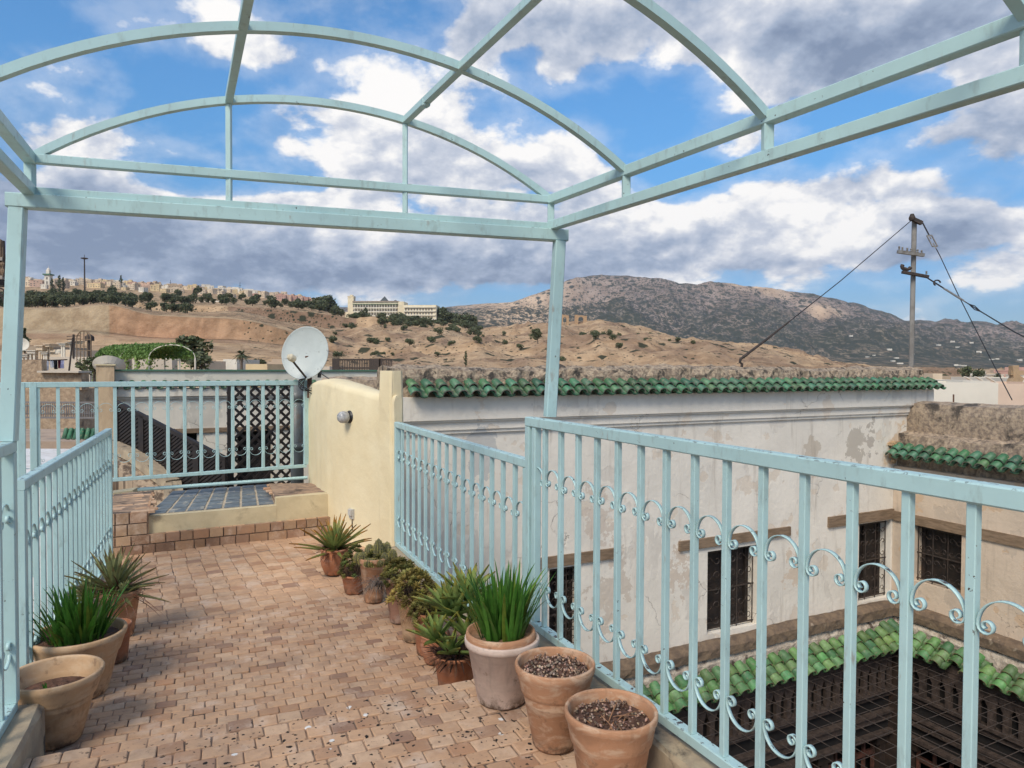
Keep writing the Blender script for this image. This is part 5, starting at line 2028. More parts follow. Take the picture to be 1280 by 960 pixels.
# body of the house that carries the terrace
m = MB()
body = [LN0 + Vector((-.10, -2.6, 0)), LN0 + Vector((-.12, 0, 0)), LF0 + Vector((-.12, 0, 0)), bL + Vector((-.25, 0, 0)), Vector((-3.75, 6.55, 0)), Vector((-4.0, 7.35, 0)), WC + Vector((.3, .25, 0)), WB_ + Vector((.35, .25, 0)), WA + Vector((.30, .05, 0)), RF0 + Vector((.14, 0, 0)), RN0 + dRN * 4.2 + Vector((.14, 0, 0)), RN0 + dRN * 4.2 + Vector((.1, -1.6, 0)), LN0 + Vector((.5, -2.6, 0))]
m.prism(f2(body), -11.5, -.26)
tag(m.build('terrace_house', CREAM), 'cream house body that carries the brick terrace', 'house')


def kerb(p, q, w, z0, z1, label, cat='kerb', over0=0., over1=0., mt_=CURB, name='kerb'):
    d = (q - p).normalized()
    a, b_ = p - d * over0, q + d * over1
    m = MB()
    nn = Vector((d.y, -d.x, 0))
    n = max(2, int((b_ - a).length / .12))
    rr = random.Random(int(abs(p.x) * 100))
    prof = [(-w / 2, z0), (-w / 2, z1 - .02), (-w / 2 + .015, z1), (0, z1 + .003), (w / 2 - .015, z1), (w / 2, z1 - .02), (w / 2, z0)]
    vs = []
    for i in range(n + 1):
        for (o_, z) in prof:
            c = a + (b_ - a) * (i / n) + nn * (o_ + rr.gauss(0, .003))
            vs.append((c.x, c.y, z + (rr.gauss(0, .003) if z > z0 else 0)))
    K = len(prof)
    m.add(vs, [(i * K + j, (i + 1) * K + j, (i + 1) * K + (j + 1) % K, i * K + (j + 1) % K) for i in range(n) for j in range(K)] + [tuple(range(K))[::-1], tuple(n * K + j for j in range(K))])
    return tag(m.build(name, mt_), label, cat)


kerb(RN0, RN0 + dRN * 4.1, .15, 0, .345, 'stained concrete kerb under the blue railing beside the empty pots', over0=.02)
kerb(RF1, RF0, .14, -.1, .125, 'low kerb under the blue railing behind the potted succulents', over1=-.03)
kerb(LF0, LF1, .14, -.1, .092, 'low kerb under the blue railing behind the leafy pots')
kerb(LN0, LN0 + dLN * 3.2, .20, 0, .272, 'rough concrete plinth at the frame corner beneath the blue post', over0=.05)


# ------------------------------------------------------------------ railings
def scroll_mesh(g, w=.013, th=.0032, up=1, rc=.019):
    """flat bar bent to a C between two balusters, both ends curled in"""
    x0, x1 = -g / 2 + .013, g / 2 - .013
    Rr = (x1 - x0) / 2
    pts = []
    c = Vector((x0 + rc, 0))
    for k in range(17):
        a = R(180 + 430 * (1 - k / 16))
        q = rc * (.32 + .68 * k / 16)
        pts.append(c + v2((math.cos(a), math.sin(a))) * q)
    for k in range(1, 16):
        a = R(180 - 180 * k / 16)
        pts.append(v2((math.cos(a) * Rr, math.sin(a) * Rr * 1.02)))
    pts += [v2((-p_.x, p_.y)) for p_ in pts[:17]][::-1]
    m = MB()
    vs = []
    n = len(pts)
    for i, p_ in enumerate(pts):
        d = (pts[min(i + 1, n - 1)] - pts[max(i - 1, 0)]).normalized()
        nn = v2((-d.y, d.x)) * th / 2
        for (s, y) in ((1, w / 2), (1, -w / 2), (-1, -w / 2), (-1, w / 2)):
            q = p_ + nn * s
            vs.append((q.x, y, q.y * up))
    fs = []
    for i in range(n - 1):
        for k in range(4):
            k2 = (k + 1) % 4
            fs.append((i * 4 + k, i * 4 + k2, (i + 1) * 4 + k2, (i + 1) * 4 + k))
    fs += [(0, 1, 2, 3), ((n - 1) * 4 + 3, (n - 1) * 4 + 2, (n - 1) * 4 + 1, (n - 1) * 4)]
    m.smooth = True
    m.add(vs, fs)
    return m.mesh('scroll', PAINT)


def railing(label, p, q, ztop, zbot, gaps, posts=(), su=.27, sl=.775, rw=.045, bw=.022, first=True, last=True, group='pale blue terrace railings', frame_ends=True, srot=0.):
    p, q = Vector(p), Vector(q)
    d = q - p
    L = Vector((d.x, d.y, 0)).length
    r_ = thing('railing', label, 'railing', (p.x, p.y, 0), math.atan2(d.y, d.x), group)
    m = MB()
    m.bar((-rw / 2, 0, ztop - rw / 2), (L + rw / 2, 0, ztop - rw / 2), rw, rw, bev=.004)
    m.build('top_rail', PAINT, r_)
    m = MB()
    m.bar((0, 0, zbot + .0175), (L, 0, zbot + .0175), .04, .035, bev=.003)
    m.build('bottom_rail', PAINT, r_)
    g = L / gaps
    bm_ = MB()
    bm_.bar((0, 0, zbot + .036), (0, 0, ztop - rw - .001), bw, bw, bev=.002)
    bme = bm_.mesh('baluster', PAINT)
    pm_ = MB()
    pm_.bar((0, 0, zbot + .036), (0, 0, ztop - rw - .001), rw, rw, bev=.003)
    pme = pm_.mesh('end_post', PAINT)
    for i in range(gaps + 1):
        end = (i == 0 and first) or (i == gaps and last)
        if end and frame_ends:
            link('end_post', pme, r_, (i * g, 0, 0))
        else:
            link('baluster', bme, r_, (i * g, 0, 0))
    su_, sl_ = scroll_mesh(g, up=1), scroll_mesh(g, up=-1)
    for i in range(gaps):
        for nm, me, z in (('scroll', su_, ztop - su), ('scroll', sl_, ztop - sl)):
            o_ = link(nm, me, r_, ((i + .5) * g, random.gauss(0, .001), z + random.gauss(0, .002)))
            o_.rotation_euler = (0, random.gauss(0, .03), 0)
    for (t, w_, z0, z1) in posts:
        m = MB()
        m.bar((t, 0, z0), (t, 0, z1), w_, w_, bev=.004)
        m.build('post', PAINT, r_)
    return r_


TOPN, BOTN = EYE - .241, EYE - 1.255
railing('long pale blue railing with scrolls above the courtyard, nearest the camera', RN0 + Vector((0, 0, 0)), RN0 + dRN * 3.66, TOPN, BOTN, 24, su=.30, sl=.80, posts=[(.060, .036, BOTN + .036, TOPN - .046)])
railing('pale blue scrolled railing behind the row of potted succulents', RF0 + dRF * .02, RF1, EYE - .461, EYE - 1.50, 16, su=.30, sl=.80)
railing('pale blue scrolled railing behind the leafy pots on the open side', LF0, LF1, EYE - .50, EYE - 1.535, 19, su=.30, sl=.80)
railing('short piece of pale blue railing at the frame edge on the concrete plinth', LN0, LN0 + dLN * 2.8, EYE - .296, EYE - 1.355, 18, su=.30, sl=.80)
dK = (Vector((-3.85, 6.8, 0)) - Vector((-2.25, 7.85, 0))).normalized()
K0 = Vector((-2.27, 7.84, 0))
BK = lambda px: ((px - 640) / FPX * K0.y - K0.x) / (dK.x - (px - 640) / FPX * dK.y)
railing('pale blue railing across the back behind the blue tiled step', K0, K0 + dK * 4.3, EYE - .155, EYE - 1.115, 28, su=.27, sl=.72, rw=.05, bw=.03,
        posts=[(BK(41), .055, -.3, EYE - .16), (BK(26), .06, -.3, EYE - .16)])
m = MB()
a, b_ = at(172, 612, 7.0), at(384, 597, 7.75)
m.tube([a, b_], .018, 8)
tag(m.build('handrail_tube', PAINT), 'single low blue tube running under the back railing', 'tube')


# ------------------------------------------------------------------ pergola (gateway frame with barrel arches)
def pergola():
    r_ = thing('pergola', 'light blue metal pergola frame with arched hoops over the terrace', 'pergola', (.2, 3.46, Z_NEAR))
    o = Vector(r_.location)
    def fin(m, name):
        m.v = [tuple(Vector(v) - o) for v in m.v]
        return m.build(name, PAINT, r_)
    PR, PL = Vector((.205, 3.475, 0)), Vector((-1.935, 2.80, 0))
    Kz = Vector((0, 0, 1))
    # posts
    m = MB()
    dP = (PR - PL).normalized()
    pn_ = Vector((-dP.y, dP.x, 0))
    m.bar(Vector((.185, 3.46, TOPN + .001)), PR + Vector((.022, 0, EYE + .612)), .052, up=pn_, bev=.004)
    fin(m, 'post')
    m = MB()
    m.bar(Vector((-1.955, 2.76, EYE - .295)), PL + Vector((.0, 0, EYE + .612)), .054, up=pn_, bev=.004)
    fin(m, 'post')
    # gateway beam
    m = MB()
    m.bar(PL - dP * .035 + Kz * (EYE + .641), PR + dP * .06 + Kz * (EYE + .641), .06, .056, bev=.004)
    fin(m, 'gateway_beam')
    m = MB()
    L0, R0_ = Vector((-1.90, 2.82, 0)), Vector((.185, 3.475, 0))
    m.bar(L0 + Kz * (EYE + .685), R0_ + Kz * (EYE + .685), .03, .03, bev=.003)
    fin(m, 'gateway_beam')
    zl, zu = EYE + .685, EYE + .812
    m = MB()
    m.bar(L0 + Kz * zu, R0_ + Kz * zu, .035, .036, bev=.003)
    fin(m, 'tie_beam')
    dR = Vector((1.013, -1.80, 0)).normalized()
    dL = Vector((.435, -1, 0)).normalized()
    for z in (zl, zu):
        m = MB()
        m.bar(R0_ + Kz * z, R0_ + dR * 3.4 + Kz * z, .042, .042, bev=.003)
        fin(m, 'side_beam')
        m = MB()
        m.bar(L0 + Kz * z, L0 + dL * 3.2 + Kz * z, .042, .042, bev=.003)
        fin(m, 'side_beam')
    rts = (0., .58, 1.31, 2.07, 2.8)
    lts = (0., .79, 1.72, 2.35, 2.9)
    rise = .345
    def arc(i, t):
        a, b_ = L0 + dL * lts[i], R0_ + dR * rts[i]
        W_ = (b_ - a).length
        Rr = (W_ * W_ / 4 + rise * rise) / (2 * rise)
        x = (t - .5) * W_
        return a + (b_ - a) * t + Kz * (zu + math.sqrt(Rr * Rr - x * x) - (Rr - rise))
    for i in range(5):
        m = MB()
        pts = [arc(i, t) for t in np.linspace(0, 1, 33)]
        dd = (pts[-1] - pts[0]).normalized()
        side = Vector((-dd.y, dd.x, 0))
        vs = []
        for k, p_ in enumerate(pts):
            d = (pts[min(k + 1, 32)] - pts[max(k - 1, 0)]).normalized()
            nn = side.cross(d).normalized()
            for (s, u) in ((1, 1), (-1, 1), (-1, -1), (1, -1)):
                vs.append(p_ + side * (.015 * s) + nn * (.015 * u))
        n = len(pts)
        m.add(vs, [(k * 4 + j, k * 4 + (j + 1) % 4, (k + 1) * 4 + (j + 1) % 4, (k + 1) * 4 + j) for k in range(n - 1) for j in range(4)] + [(0, 1, 2, 3), (4 * n - 1, 4 * n - 2, 4 * n - 3, 4 * n - 4)])
        fin(m, 'arched_hoop')
        if i < 4:
            for a, t_ in ((R0_, rts[i]), (L0, lts[i])):
                d_ = dR if a is R0_ else dL
                m = MB()
                m.bar(a + d_ * t_ + Kz * (zl + .021), a + d_ * t_ + Kz * (zu - .021), .032, bev=.002)
                fin(m, 'short_strut')
    for t in (.334, .676):
        m = MB()
        for i in range(4):
            m.bar(arc(i, t), arc(i + 1, t), .03, .03, bev=.002)
        fin(m, 'purlin')
        m = MB()
        p_ = arc(0, t)
        m.bar(Vector((p_.x, p_.y, EYE + .70)), Vector((p_.x, p_.y, p_.z - .015)), .022, .022, bev=.002)
        fin(m, 'upright')
    # weld lump on the purlin
    m = MB()
    c = lerp(arc(0, .676), arc(1, .676), .42)
    m.lathe([(.004, -.03), (.018, -.02), (.02, 0), (.01, .012)], c, 8)
    fin(m, 'weld_bracket')


pergola()


# ------------------------------------------------------------------ yellow wall
def yellow_wall():
    r_ = thing('yellow_wall', 'soft yellow limewashed wall with a rounded top and taller end pier', 'wall', (WA.x, WA.y, 0))
    o = Vector(r_.location)
    # plan curve from the pier to the far end, thickness away from the terrace
    ctrl = [WA + Vector((-.03, .02, 0)), lerp(WA, WB_, .35), lerp(WA, WB_, .75) + Vector((-.02, -.02, 0)), WB_ + Vector((0, .02, 0)), lerp(WB_, WC, .4) + Vector((-.01, 0, 0)), WC]
    pts = []
    for i in range(len(ctrl) - 1):
        for k in range(8):
            pts.append(lerp(ctrl[i], ctrl[i + 1], k / 8))
    pts.append(ctrl[-1])
    for _ in range(4):
        pts = [pts[0]] + [(pts[i - 1] + pts[i] * 2 + pts[i + 1]) / 4 for i in range(1, len(pts) - 1)] + [pts[-1]]
    n = len(pts)
    rr = random.Random(5)
    def ztop(p_):
        px = 640 + FPX * p_.x / p_.y
        y = np.interp(px, [385, 391, 401, 415, 432, 473, 480], [480, 476, 474, 478, 483, 494, 495])
        return EYE - (y - hz(px)) / FPX * p_.y
    m = MB()
    vs = []
    T = .30
    Tn = lambda i: .07 + (.23 if i > 14 else .23 * i / 14)
    prof = [(0, 0.), (0, .25), (0, .5), (0, .75), (0, .93), (.012, .975), (.05, 1.0), (.14, 1.012), (.24, 1.0), (T, .96), (T, 0.)]
    for i, p_ in enumerate(pts):
        d = (pts[min(i + 1, n - 1)] - pts[max(i - 1, 0)]).normalized()
        nn = Vector((d.y, -d.x, 0))
        zt = ztop(p_)
        for (o_, f) in prof:
            q = p_ + nn * (o_ * Tn(i) / .3 + (rr.gauss(0, .004) if 0 < f < .95 else 0))
            z = lerp(-.1, zt, f) if f <= .75 else zt - (1 - f) * .8
            vs.append(Vector((q.x, q.y, z)) - o)
    Kp = len(prof)
    m.smooth = True
    m.add(vs, [(i * Kp + j, i * Kp + j + 1, (i + 1) * Kp + j + 1, (i + 1) * Kp + j) for i in range(n - 1) for j in range(Kp - 1)])
    m.smooth = False
    m.add([vs[j] for j in range(Kp)], [tuple(range(Kp))])
    m.add([vs[(n - 1) * Kp + j] for j in range(Kp)], [tuple(range(Kp))[::-1]])
    m.build('wall_face', YELLOW, r_)
    # pier at the rail end
    d = (WB_ - WA).normalized()
    nn = Vector((d.y, -d.x, 0))
    m = MB()
    a = WA + d * -.012 - nn * .012
    zt = EYE - .05
    c = a + d * .20 + nn * .06
    w_, t_ = .22, .13
    def rr_box(z0, z1, w_, t_, n=8):
        vs, K2 = [], 0
        ring = []
        for (sx, sy) in ((1, 1), (-1, 1), (-1, -1), (1, -1)):
            for k in range(3):
                an = math.atan2(sy, sx) + R(-45 + 45 * k)
                ring.append((sx * (w_ / 2 - .03) + math.cos(an) * .03, sy * (t_ / 2 - .03) + math.sin(an) * .03))
        for k in range(n + 1):
            z = lerp(z0, z1, k / n)
            s = 1 if k < n else .93
            for (u, v) in ring:
                q = c + d * (u * s + rr.gauss(0, .003)) + nn * (v * s + rr.gauss(0, .003))
                vs.append(Vector((q.x, q.y, z + (-.0 if k < n else .015))) - o)
        L_ = len(ring)
        m.add(vs, [(k * L_ + j, k * L_ + (j + 1) % L_, (k + 1) * L_ + (j + 1) % L_, (k + 1) * L_ + j) for k in range(n) for j in range(L_)] + [tuple(n * L_ + j for j in range(L_))])
    rr_box(-.1, zt, w_, t_)
    m.build('pier', YELLOW, r_)


yellow_wall()


def wall_pt(px, py, push=0.):
    """point on the yellow wall's first stretch"""
    u = (px - 640) / FPX
    d = (WB_ - WA)
    t = (u * WA.y - WA.x) / (d.x - u * d.y)
    p_ = WA + d * t
    q = at(px, py, p_.y)
    nn = Vector((d.y, -d.x, 0)).normalized()
    return q - nn * push


GLASS = pm('frosted_glass', (.26, .26, .26), (.45, .45, .44), 40, .15, .2, .002)
BLACKP = pm('black_plastic', (.02, .02, .02), None, 9, .4, 0)
nW = Vector(((WB_ - WA).y, -(WB_ - WA).x, 0)).normalized()
r_ = thing('wall_lamp', 'round glass bulkhead lamp on a black base on the yellow wall', 'lamp', wall_pt(439, 521, -.02), math.atan2(-nW.y, -nW.x))
r_.scale = (1.15, 1.15, 1.15)
m = MB()
m.lathe([(.055, -.01), (.055, .03), (.045, .045), (.03, .05)], n=20)
m.v = [(v[2], v[0], v[1]) for v in m.v]
m.build('lamp_base', BLACKP, r_)
m = MB()
m.smooth = True
m.lathe([(.034, .045), (.046, .06), (.05, .085), (.045, .11), (.03, .128), (.008, .135)], n=20)
m.v = [(v[2], v[0], v[1]) for v in m.v]
m.build('globe', GLASS, r_)
r_ = thing('wall_socket', 'small grey socket box low on the yellow wall above the aloe', 'socket', wall_pt(442, 641, 0), math.atan2(-nW.y, -nW.x))
m = MB()
m.bbox((-.01, -.035, -.05), (.03, .035, .04))
m.bbox((.03, -.028, -.02), (.045, .028, .035))
m.build('socket_box', pm('grey_plastic', (.50, .49, .45), None, 8, .5, 0), r_)
m = MB()
m.tube([(.01, 0, -.05), (.015, .004, -.12), (.01, .01, -.16)], .008, 6)
m.build('cable', BLACKP, r_)


# ------------------------------------------------------------------ back steps
def brick_block(m, poly, z0, z1, courses, seed=0, w=.15, top=True, sides=None):
    """masonry of small squarish bricks; bricks on chosen sides and on top; core in mortar"""
    rr = random.Random(seed)
    cm = m.m
    m.m = 1
    m.c = (1, 1, 1)
    m.prism([(p_.x, p_.y) for p_ in poly], z0, z1 - .006)
    m.m = cm
    n = len(poly)
    for i in range(n):
        if sides is not None and i not in sides:
            continue
        a, b_ = poly[i], poly[(i + 1) % n]
        d = (b_ - a)
        L = d.length
        d.normalize()
        out = Vector((d.y, -d.x, 0))
        ch = (z1 - z0) / courses
        for c in range(courses):
            x = rr.uniform(-.4, 0) * w
            while x < L:
                wd = w * rr.uniform(.6, 1.15)
                x0, x1 = max(0, x), min(L, x + wd)
                if x1 - x0 > .03:
                    k = rr.uniform(.55, 1.15)
                    col = rr.choice(((.40, .235, .13), (.33, .18, .10), (.44, .29, .17), (.27, .155, .10)))
                    m.c = tuple(v * k for v in col)
                    mid = a + d * ((x0 + x1) / 2) + out * .002
                    zc = z0 + (c + .5) * ch
                    m.box((mid.x, mid.y, zc), (x1 - x0 - .010, .016 + rr.uniform(0, .006), ch - .010), (d, out, Vector((0, 0, 1))))
                x += wd
    m.c = (1, 1, 1)


def steps():
    r_ = thing('brick_steps', 'low brick steps with a cream riser and blue tiled landing', 'steps', (pb0.x, pb0.y, 0))
    o = Vector(r_.location)
    def fin(m, name, mats):
        m.v = [tuple(Vector(v) - o) for v in m.v]
        return m.build(name, mats, r_)
    hB = Vector((-dB.y, dB.x, 0))
    zs = .17
    F = lambda px: isect(pb0, dB, Vector((0, 0, 0)), Vector(((px - 640) / FPX, 1, 0)))
    fL, fl_, fr, fR = F(133), F(183), F(346), F(409)
    # lower course
    m = MB()
    p_ = [fL, fR + dB * .1, fR + dB * .1 + hB * .3, fL + hB * .3]
    brick_block(m, p_, 0, zs, 2, 1, sides=[0])
    bricks(m, [(q.x, q.y) for q in p_], zs - .012, fL, dB, .11, .15, seed=9)
    fin(m, 'brick_tread', [BRICK, MORTAR])
    # cream riser, set back
    a, b_ = fl_ + hB * .045, fR + dB * .06 + hB * .045
    m = MB()
    zc = EYE - 1.317
    m.prism([(q.x, q.y) for q in (a, fr + hB * .045 + dB * .0, fr + hB * .2, a + hB * .2)], zs - .01, zc)
    c1 = EYE - 1.245
    m.prism([(q.x, q.y) for q in (fr + hB * .047, b_, b_ + hB * .12, fr + hB * .12)], zs - .01, c1)
    fin(m, 'cream_riser', CREAM)
    # blue tiled landing
    A = fl_ + hB * .2
    P0, P1, P2, P3 = fl_ + hB * .11, fr + hB * .11, onz(335, 608, zc), onz(213, 617, zc)
    P2, P3 = P2 + (P2 - P1) * .1, P3 + (P3 - P0) * .1
    m = MB()
    m.m = 1
    m.prism([(q.x, q.y) for q in (P0 - (P1 - P0) * .0, P1, P2, P3)], 0, zc + .003)
    m.m = 0
    rows, cols = 6, 7
    rr = random.Random(2)
    for i in range(cols):
        for j in range(rows):
            f = lambda u, v: lerp(lerp(P0, P1, u), lerp(P3, P2, u), v)
            g_ = .055 + rr.uniform(0, .035)
            u0, u1 = (i + g_) / cols, (i + 1 - g_) / cols
            v0, v1 = (j + .05) / rows, (j + .95) / rows
            q = [f(u0, v0), f(u1, v0), f(u1, v1), f(u0, v1)]
            z = zc + .009 + rr.gauss(0, .001)
            m.add([(k.x, k.y, zc) for k in q] + [(k.x, k.y, z) for k in q], [(4, 5, 6, 7), (0, 1, 5, 4), (1, 2, 6, 5), (2, 3, 7, 6), (3, 0, 4, 7)])
    fin(m, 'blue_tiled_landing', [BLUETILE, GROUT])
    # blocks at both ends
    zb = EYE - 1.258
    m = MB()
    bl = [fL - dB * .02, fl_, onz(191, 613, zb), onz(143, 617, zb)]
    bl[0] = fL + hB * .01
    bl[1] = fl_ + hB * .01
    brick_block(m, bl, zs, zb, 2, 4, sides=[0, 1])
    bricks(m, [(q.x, q.y) for q in bl], zb - .012, bl[0], dB, .19, .062, seed=11)
    fin(m, 'brick_block', [BRICK, MORTAR])
    zr = c1
    m = MB()
    br_ = [fr + hB * .12, fR + dB * .12 + hB * .12, WC + Vector((.1, -.25, 0)), onz(336, 604, zr)]
    m.m = 1
    m.prism([(q.x, q.y) for q in br_], 0, zr - .004)
    m.m = 0
    bricks(m, [(q.x, q.y) for q in br_], zr - .014, br_[0], dB, .17, .07, seed=12)
    fin(m, 'brick_block', [BRICK, MORTAR])


steps()
m = MB()
a, b_ = at(112, 620, 7.15), at(170, 612, 7.25)
m.bar(a - Vector((0, 0, .04)), b_ - Vector((0, 0, .04)), .2, .1)
tag(m.build('cream_kerb', CREAM), 'short cream kerb behind the brick block under the back railing', 'kerb')

# ------------------------------------------------------------------ dish and vent pipe
def dish():
    c = at(381, 441, 7.7)
    r_ = thing('satellite_dish', 'large grey-white satellite dish with stained face above the back railing', 'satellite dish', c)
    nrm = Vector((-.16, -.96, .20)).normalized()
    X_ = nrm.cross(Vector((0, 0, 1))).normalized()
    Y_ = X_.cross(nrm) * -1
    M = Matrix((X_, -Y_, nrm)).transposed()
    Rd = .274
    m = MB()
    m.smooth = True
    prof = [(.004, -.05)] + [(Rd * t, -.05 + .05 * t * t) for t in (.15, .3, .45, .6, .75, .88, .97)] + [(Rd, .004), (Rd * 1.012, 0), (Rd * 1.0, -.012), (Rd * .9, -.022), (Rd * .6, -.045), (Rd * .3, -.06), (.004, -.066)]
    m.lathe(prof, n=48)
    m.v = [tuple(M @ Vector((v[0] * .97, v[1] * 1.06, v[2]))) for v in m.v]
    dm = pm('dish_paint', (.46, .50, .475), (.41, .45, .43), 5, .5, .1, .003, c3=(.24, .25, .24), s3=16, t3=(.60, .70))
    m.build('reflector', dm, r_)
    L0 = M @ Vector((-.02, -.25, -.01))
    L1 = M @ Vector((-.19, -.07, .20))
    L1 = at(364, 449, 7.45) - c
    m = MB()
    m.tube([L0 + Vector((.02, 0, -.03)), L1], .011, 6)
    m.build('feed_arm', IRON, r_)
    m = MB()
    dd = (Vector((0, 0, 0)) - L1).normalized()
    m.tube([L1 + Vector((-.03, -.02, .03)), L1 + Vector((-.01, .0, .022)), L1 + Vector((.02, .03, .0)), L1 + Vector((.03, .04, -.01))], [.022, .04, .038, .02], 10)
    m.build('feed_head', pm('ivory_plastic', (.60, .53, .38), None, 9, .5, 0), r_)
    m = MB()
    b0 = at(386, 470, 7.75) - c
    m.bar(M @ Vector((0, -.02, -.06)), b0 + Vector((0, .03, .02)), .035)
    m.bar(b0 + Vector((0, .03, .05)), b0 + Vector((0, .03, -.24)), .045, .03)
    m.build('mast_bracket', RUST, r_)
    for k in range(5):
        rr = random.Random(k)
        pts = [L0 + Vector((.01, -.02, -.03))]
        pts.append(pts[0] + Vector((rr.uniform(-.12, .02), -.03, rr.uniform(-.06, .0))))
        pts.append(pts[0] + Vector((rr.uniform(-.10, .08), -.03, rr.uniform(-.15, -.05))))
        pts.append(pts[0] + Vector((rr.uniform(0, .12), .02, rr.uniform(-.18, -.06))))
        # smooth
        q = []
        for i in range(len(pts) - 1):
            for t in (0, .33, .66):
                q.append(lerp(pts[i], pts[i + 1], t))
        q.append(pts[-1])
        for _ in range(3):
            q = [q[0]] + [(q[i - 1] + q[i] * 2 + q[i + 1]) / 4 for i in range(1, len(q) - 1)] + [q[-1]]
        m = MB()
        m.tube(q, .005, 5)
        m.build('cable', BLACKP, r_)


dish()
c = at(371.5, 600, 8.15)
zt = at(371, 478, 8.15).z
m = MB()
m.smooth = True
m.tube([(c.x, c.y, c.z - .6), (c.x, c.y, zt)], .072, 20)
m.tube([(c.x, c.y, zt - .22), (c.x, c.y, zt - .10)], .079, 20)
m.tube([(c.x, c.y, c.z + .35), (c.x, c.y, c.z + .43)], .079, 20)
tag(m.build('vent_pipe', pm('dark_grey_pipe', (.10, .115, .12), (.15, .16, .16), 6, .45, .1, c3=(.16, .09, .05), s3=4, t3=(.6, .75))), 'dark grey vertical vent pipe behind the back railing below the dish', 'pipe')
m = MB()
pts = [at(400, 466, 7.6), at(418, 478, 7.4), at(440, 485, 7.0), at(462, 488, 6.8)]
m.tube(pts, .006, 5)
m.tube([at(399, 472, 7.7), at(400, 463, 7.7)], .02, 6)
tag(m.build('guy_cable', BLACKP), 'thin black cable sagging over the top of the yellow wall', 'cable')


# ------------------------------------------------------------------ lattice screens and white wall behind the back railing
def lattice(m, p, q, z0p, z1p, z0q, z1q, pitch, w, t=.012, frame=.05, diag=True):
    """diamond lattice in the vertical plane p-q; bottom and top may slope"""
    p, q = Vector(p), Vector(q)
    L = (q - p).length
    d = (q - p).normalized()
    nn = Vector((d.y, -d.x, 0))
    H = max(z1p - z0p, z1q - z0q)
    def P(s, f):
        k = s / L
        return p + d * s + Vector((0, 0, lerp(lerp(z0p, z0q, k), lerp(z1p, z1q, k), f)))
    n = int((L + H) / pitch) + 1
    for sgn in (1, -1):
        for i in range(n + 1):
            # line s = s0 + sgn*f*H
            s0 = i * pitch - (H if sgn > 0 else 0)
            fa, fb = 0., 1.
            def sat(f):
                return s0 + sgn * f * H
            if sgn > 0:
                fa = max(0, -s0 / H)
                fb = min(1, (L - s0) / H)
            else:
                fa = max(0, (s0 - L) / H)
                fb = min(1, s0 / H)
            if fb - fa < .03:
                continue
            a, b_ = P(sat(fa), fa), P(sat(fb), fb)
            m.bar(a + nn * t * sgn * .5, b_ + nn * t * sgn * .5, t, w, up=tuple(nn.cross((b_ - a).normalized())))
    if frame:
        m.bar(P(0, 0), P(L, 0), .05, frame)
        m.bar(P(0, 1), P(L, 1), .05, frame)
        m.bar(P(frame / 2, 0), P(frame / 2, 1), frame, .05, up=tuple(nn))
        m.bar(P(L - frame / 2, 0), P(L - frame / 2, 1), frame, .05, up=tuple(nn))


m = MB()
a, b_ = at(284, 480, 9.0), at(372, 480, 9.5)
lattice(m, (a.x, a.y, 0), (b_.x, b_.y, 0), EYE - 1.75, a.z, EYE - 1.75, a.z, .130, .033, frame=.07)
tag(m.build('lattice_screen', WOOD_LAT), 'tall dark wooden diamond lattice screen beside the vent pipe', 'screen')
r_ = thing('lattice_fence', 'dark fine wooden lattice fence descending behind the back railing', 'fence', (-6.2, 12, 0))
o = Vector(r_.location)
a, b_ = at(146, 503, 9.7), at(283, 574, 8.75)
a2, b2 = at(146, 553, 9.7), at(283, 660, 8.75)
n = 4
for i in range(n):
    k0, k1 = i / n, (i + 1) / n
    m = MB()
    p_, q = lerp(a, b_, k0), lerp(a, b_, k1)
    lattice(m, (p_.x - o.x, p_.y - o.y, 0), (q.x - o.x, q.y - o.y, 0), lerp(a2.z, b2.z, k0), p_.z, lerp(a2.z, b2.z, k1), q.z, .055, .024, frame=.05)
    m.build('lattice_panel', WOOD_LAT, r_)
for k in (.0, .25, .5, .52, .75):
    m = MB()
    p_, q = lerp(a, b_, k), lerp(a2, b2, k)
    m.bar(p_ - o + Vector((0, .06, 0)), q - o + Vector((0, .06, -.1)), .07)
    m.build('post', WOOD_LAT, r_)
cw = thing('coping_wall', 'stained brown wall with a pale rounded coping descending beneath the lattice fence', 'wall', (0, 0, 0))
m = MB()
mw = MB()
pts0 = [at(134, 552, 9.75), at(170, 570, 9.4), at(215, 605, 9.05), at(222, 640, 8.8)]
for i in range(3):
    m.bar(pts0[i], pts0[i + 1], .20, .12)
    p_, q = pts0[i], pts0[i + 1]
    mw.add([(p_.x, p_.y, p_.z - .07), (q.x, q.y, q.z - .07), (q.x, q.y, -4), (p_.x, p_.y, -4), (p_.x - .3, p_.y - .1, p_.z - .07), (q.x - .3, q.y - .1, q.z - .07), (q.x - .3, q.y - .1, -4), (p_.x - .3, p_.y - .1, -4)],
          [(0, 1, 2, 3), (7, 6, 5, 4), (0, 4, 5, 1), (1, 5, 6, 2), (3, 7, 4, 0)])
m.build('coping', CURB, cw)
mw.build('wall', (pm('brown_striped_render', (.42, .32, .22), (.30, .22, .15), 5, .95, .5, .02, c3=(.10, .07, .05), s3=2.5, t3=(.46, .6), stretch=(4, 4, .4))), cw)


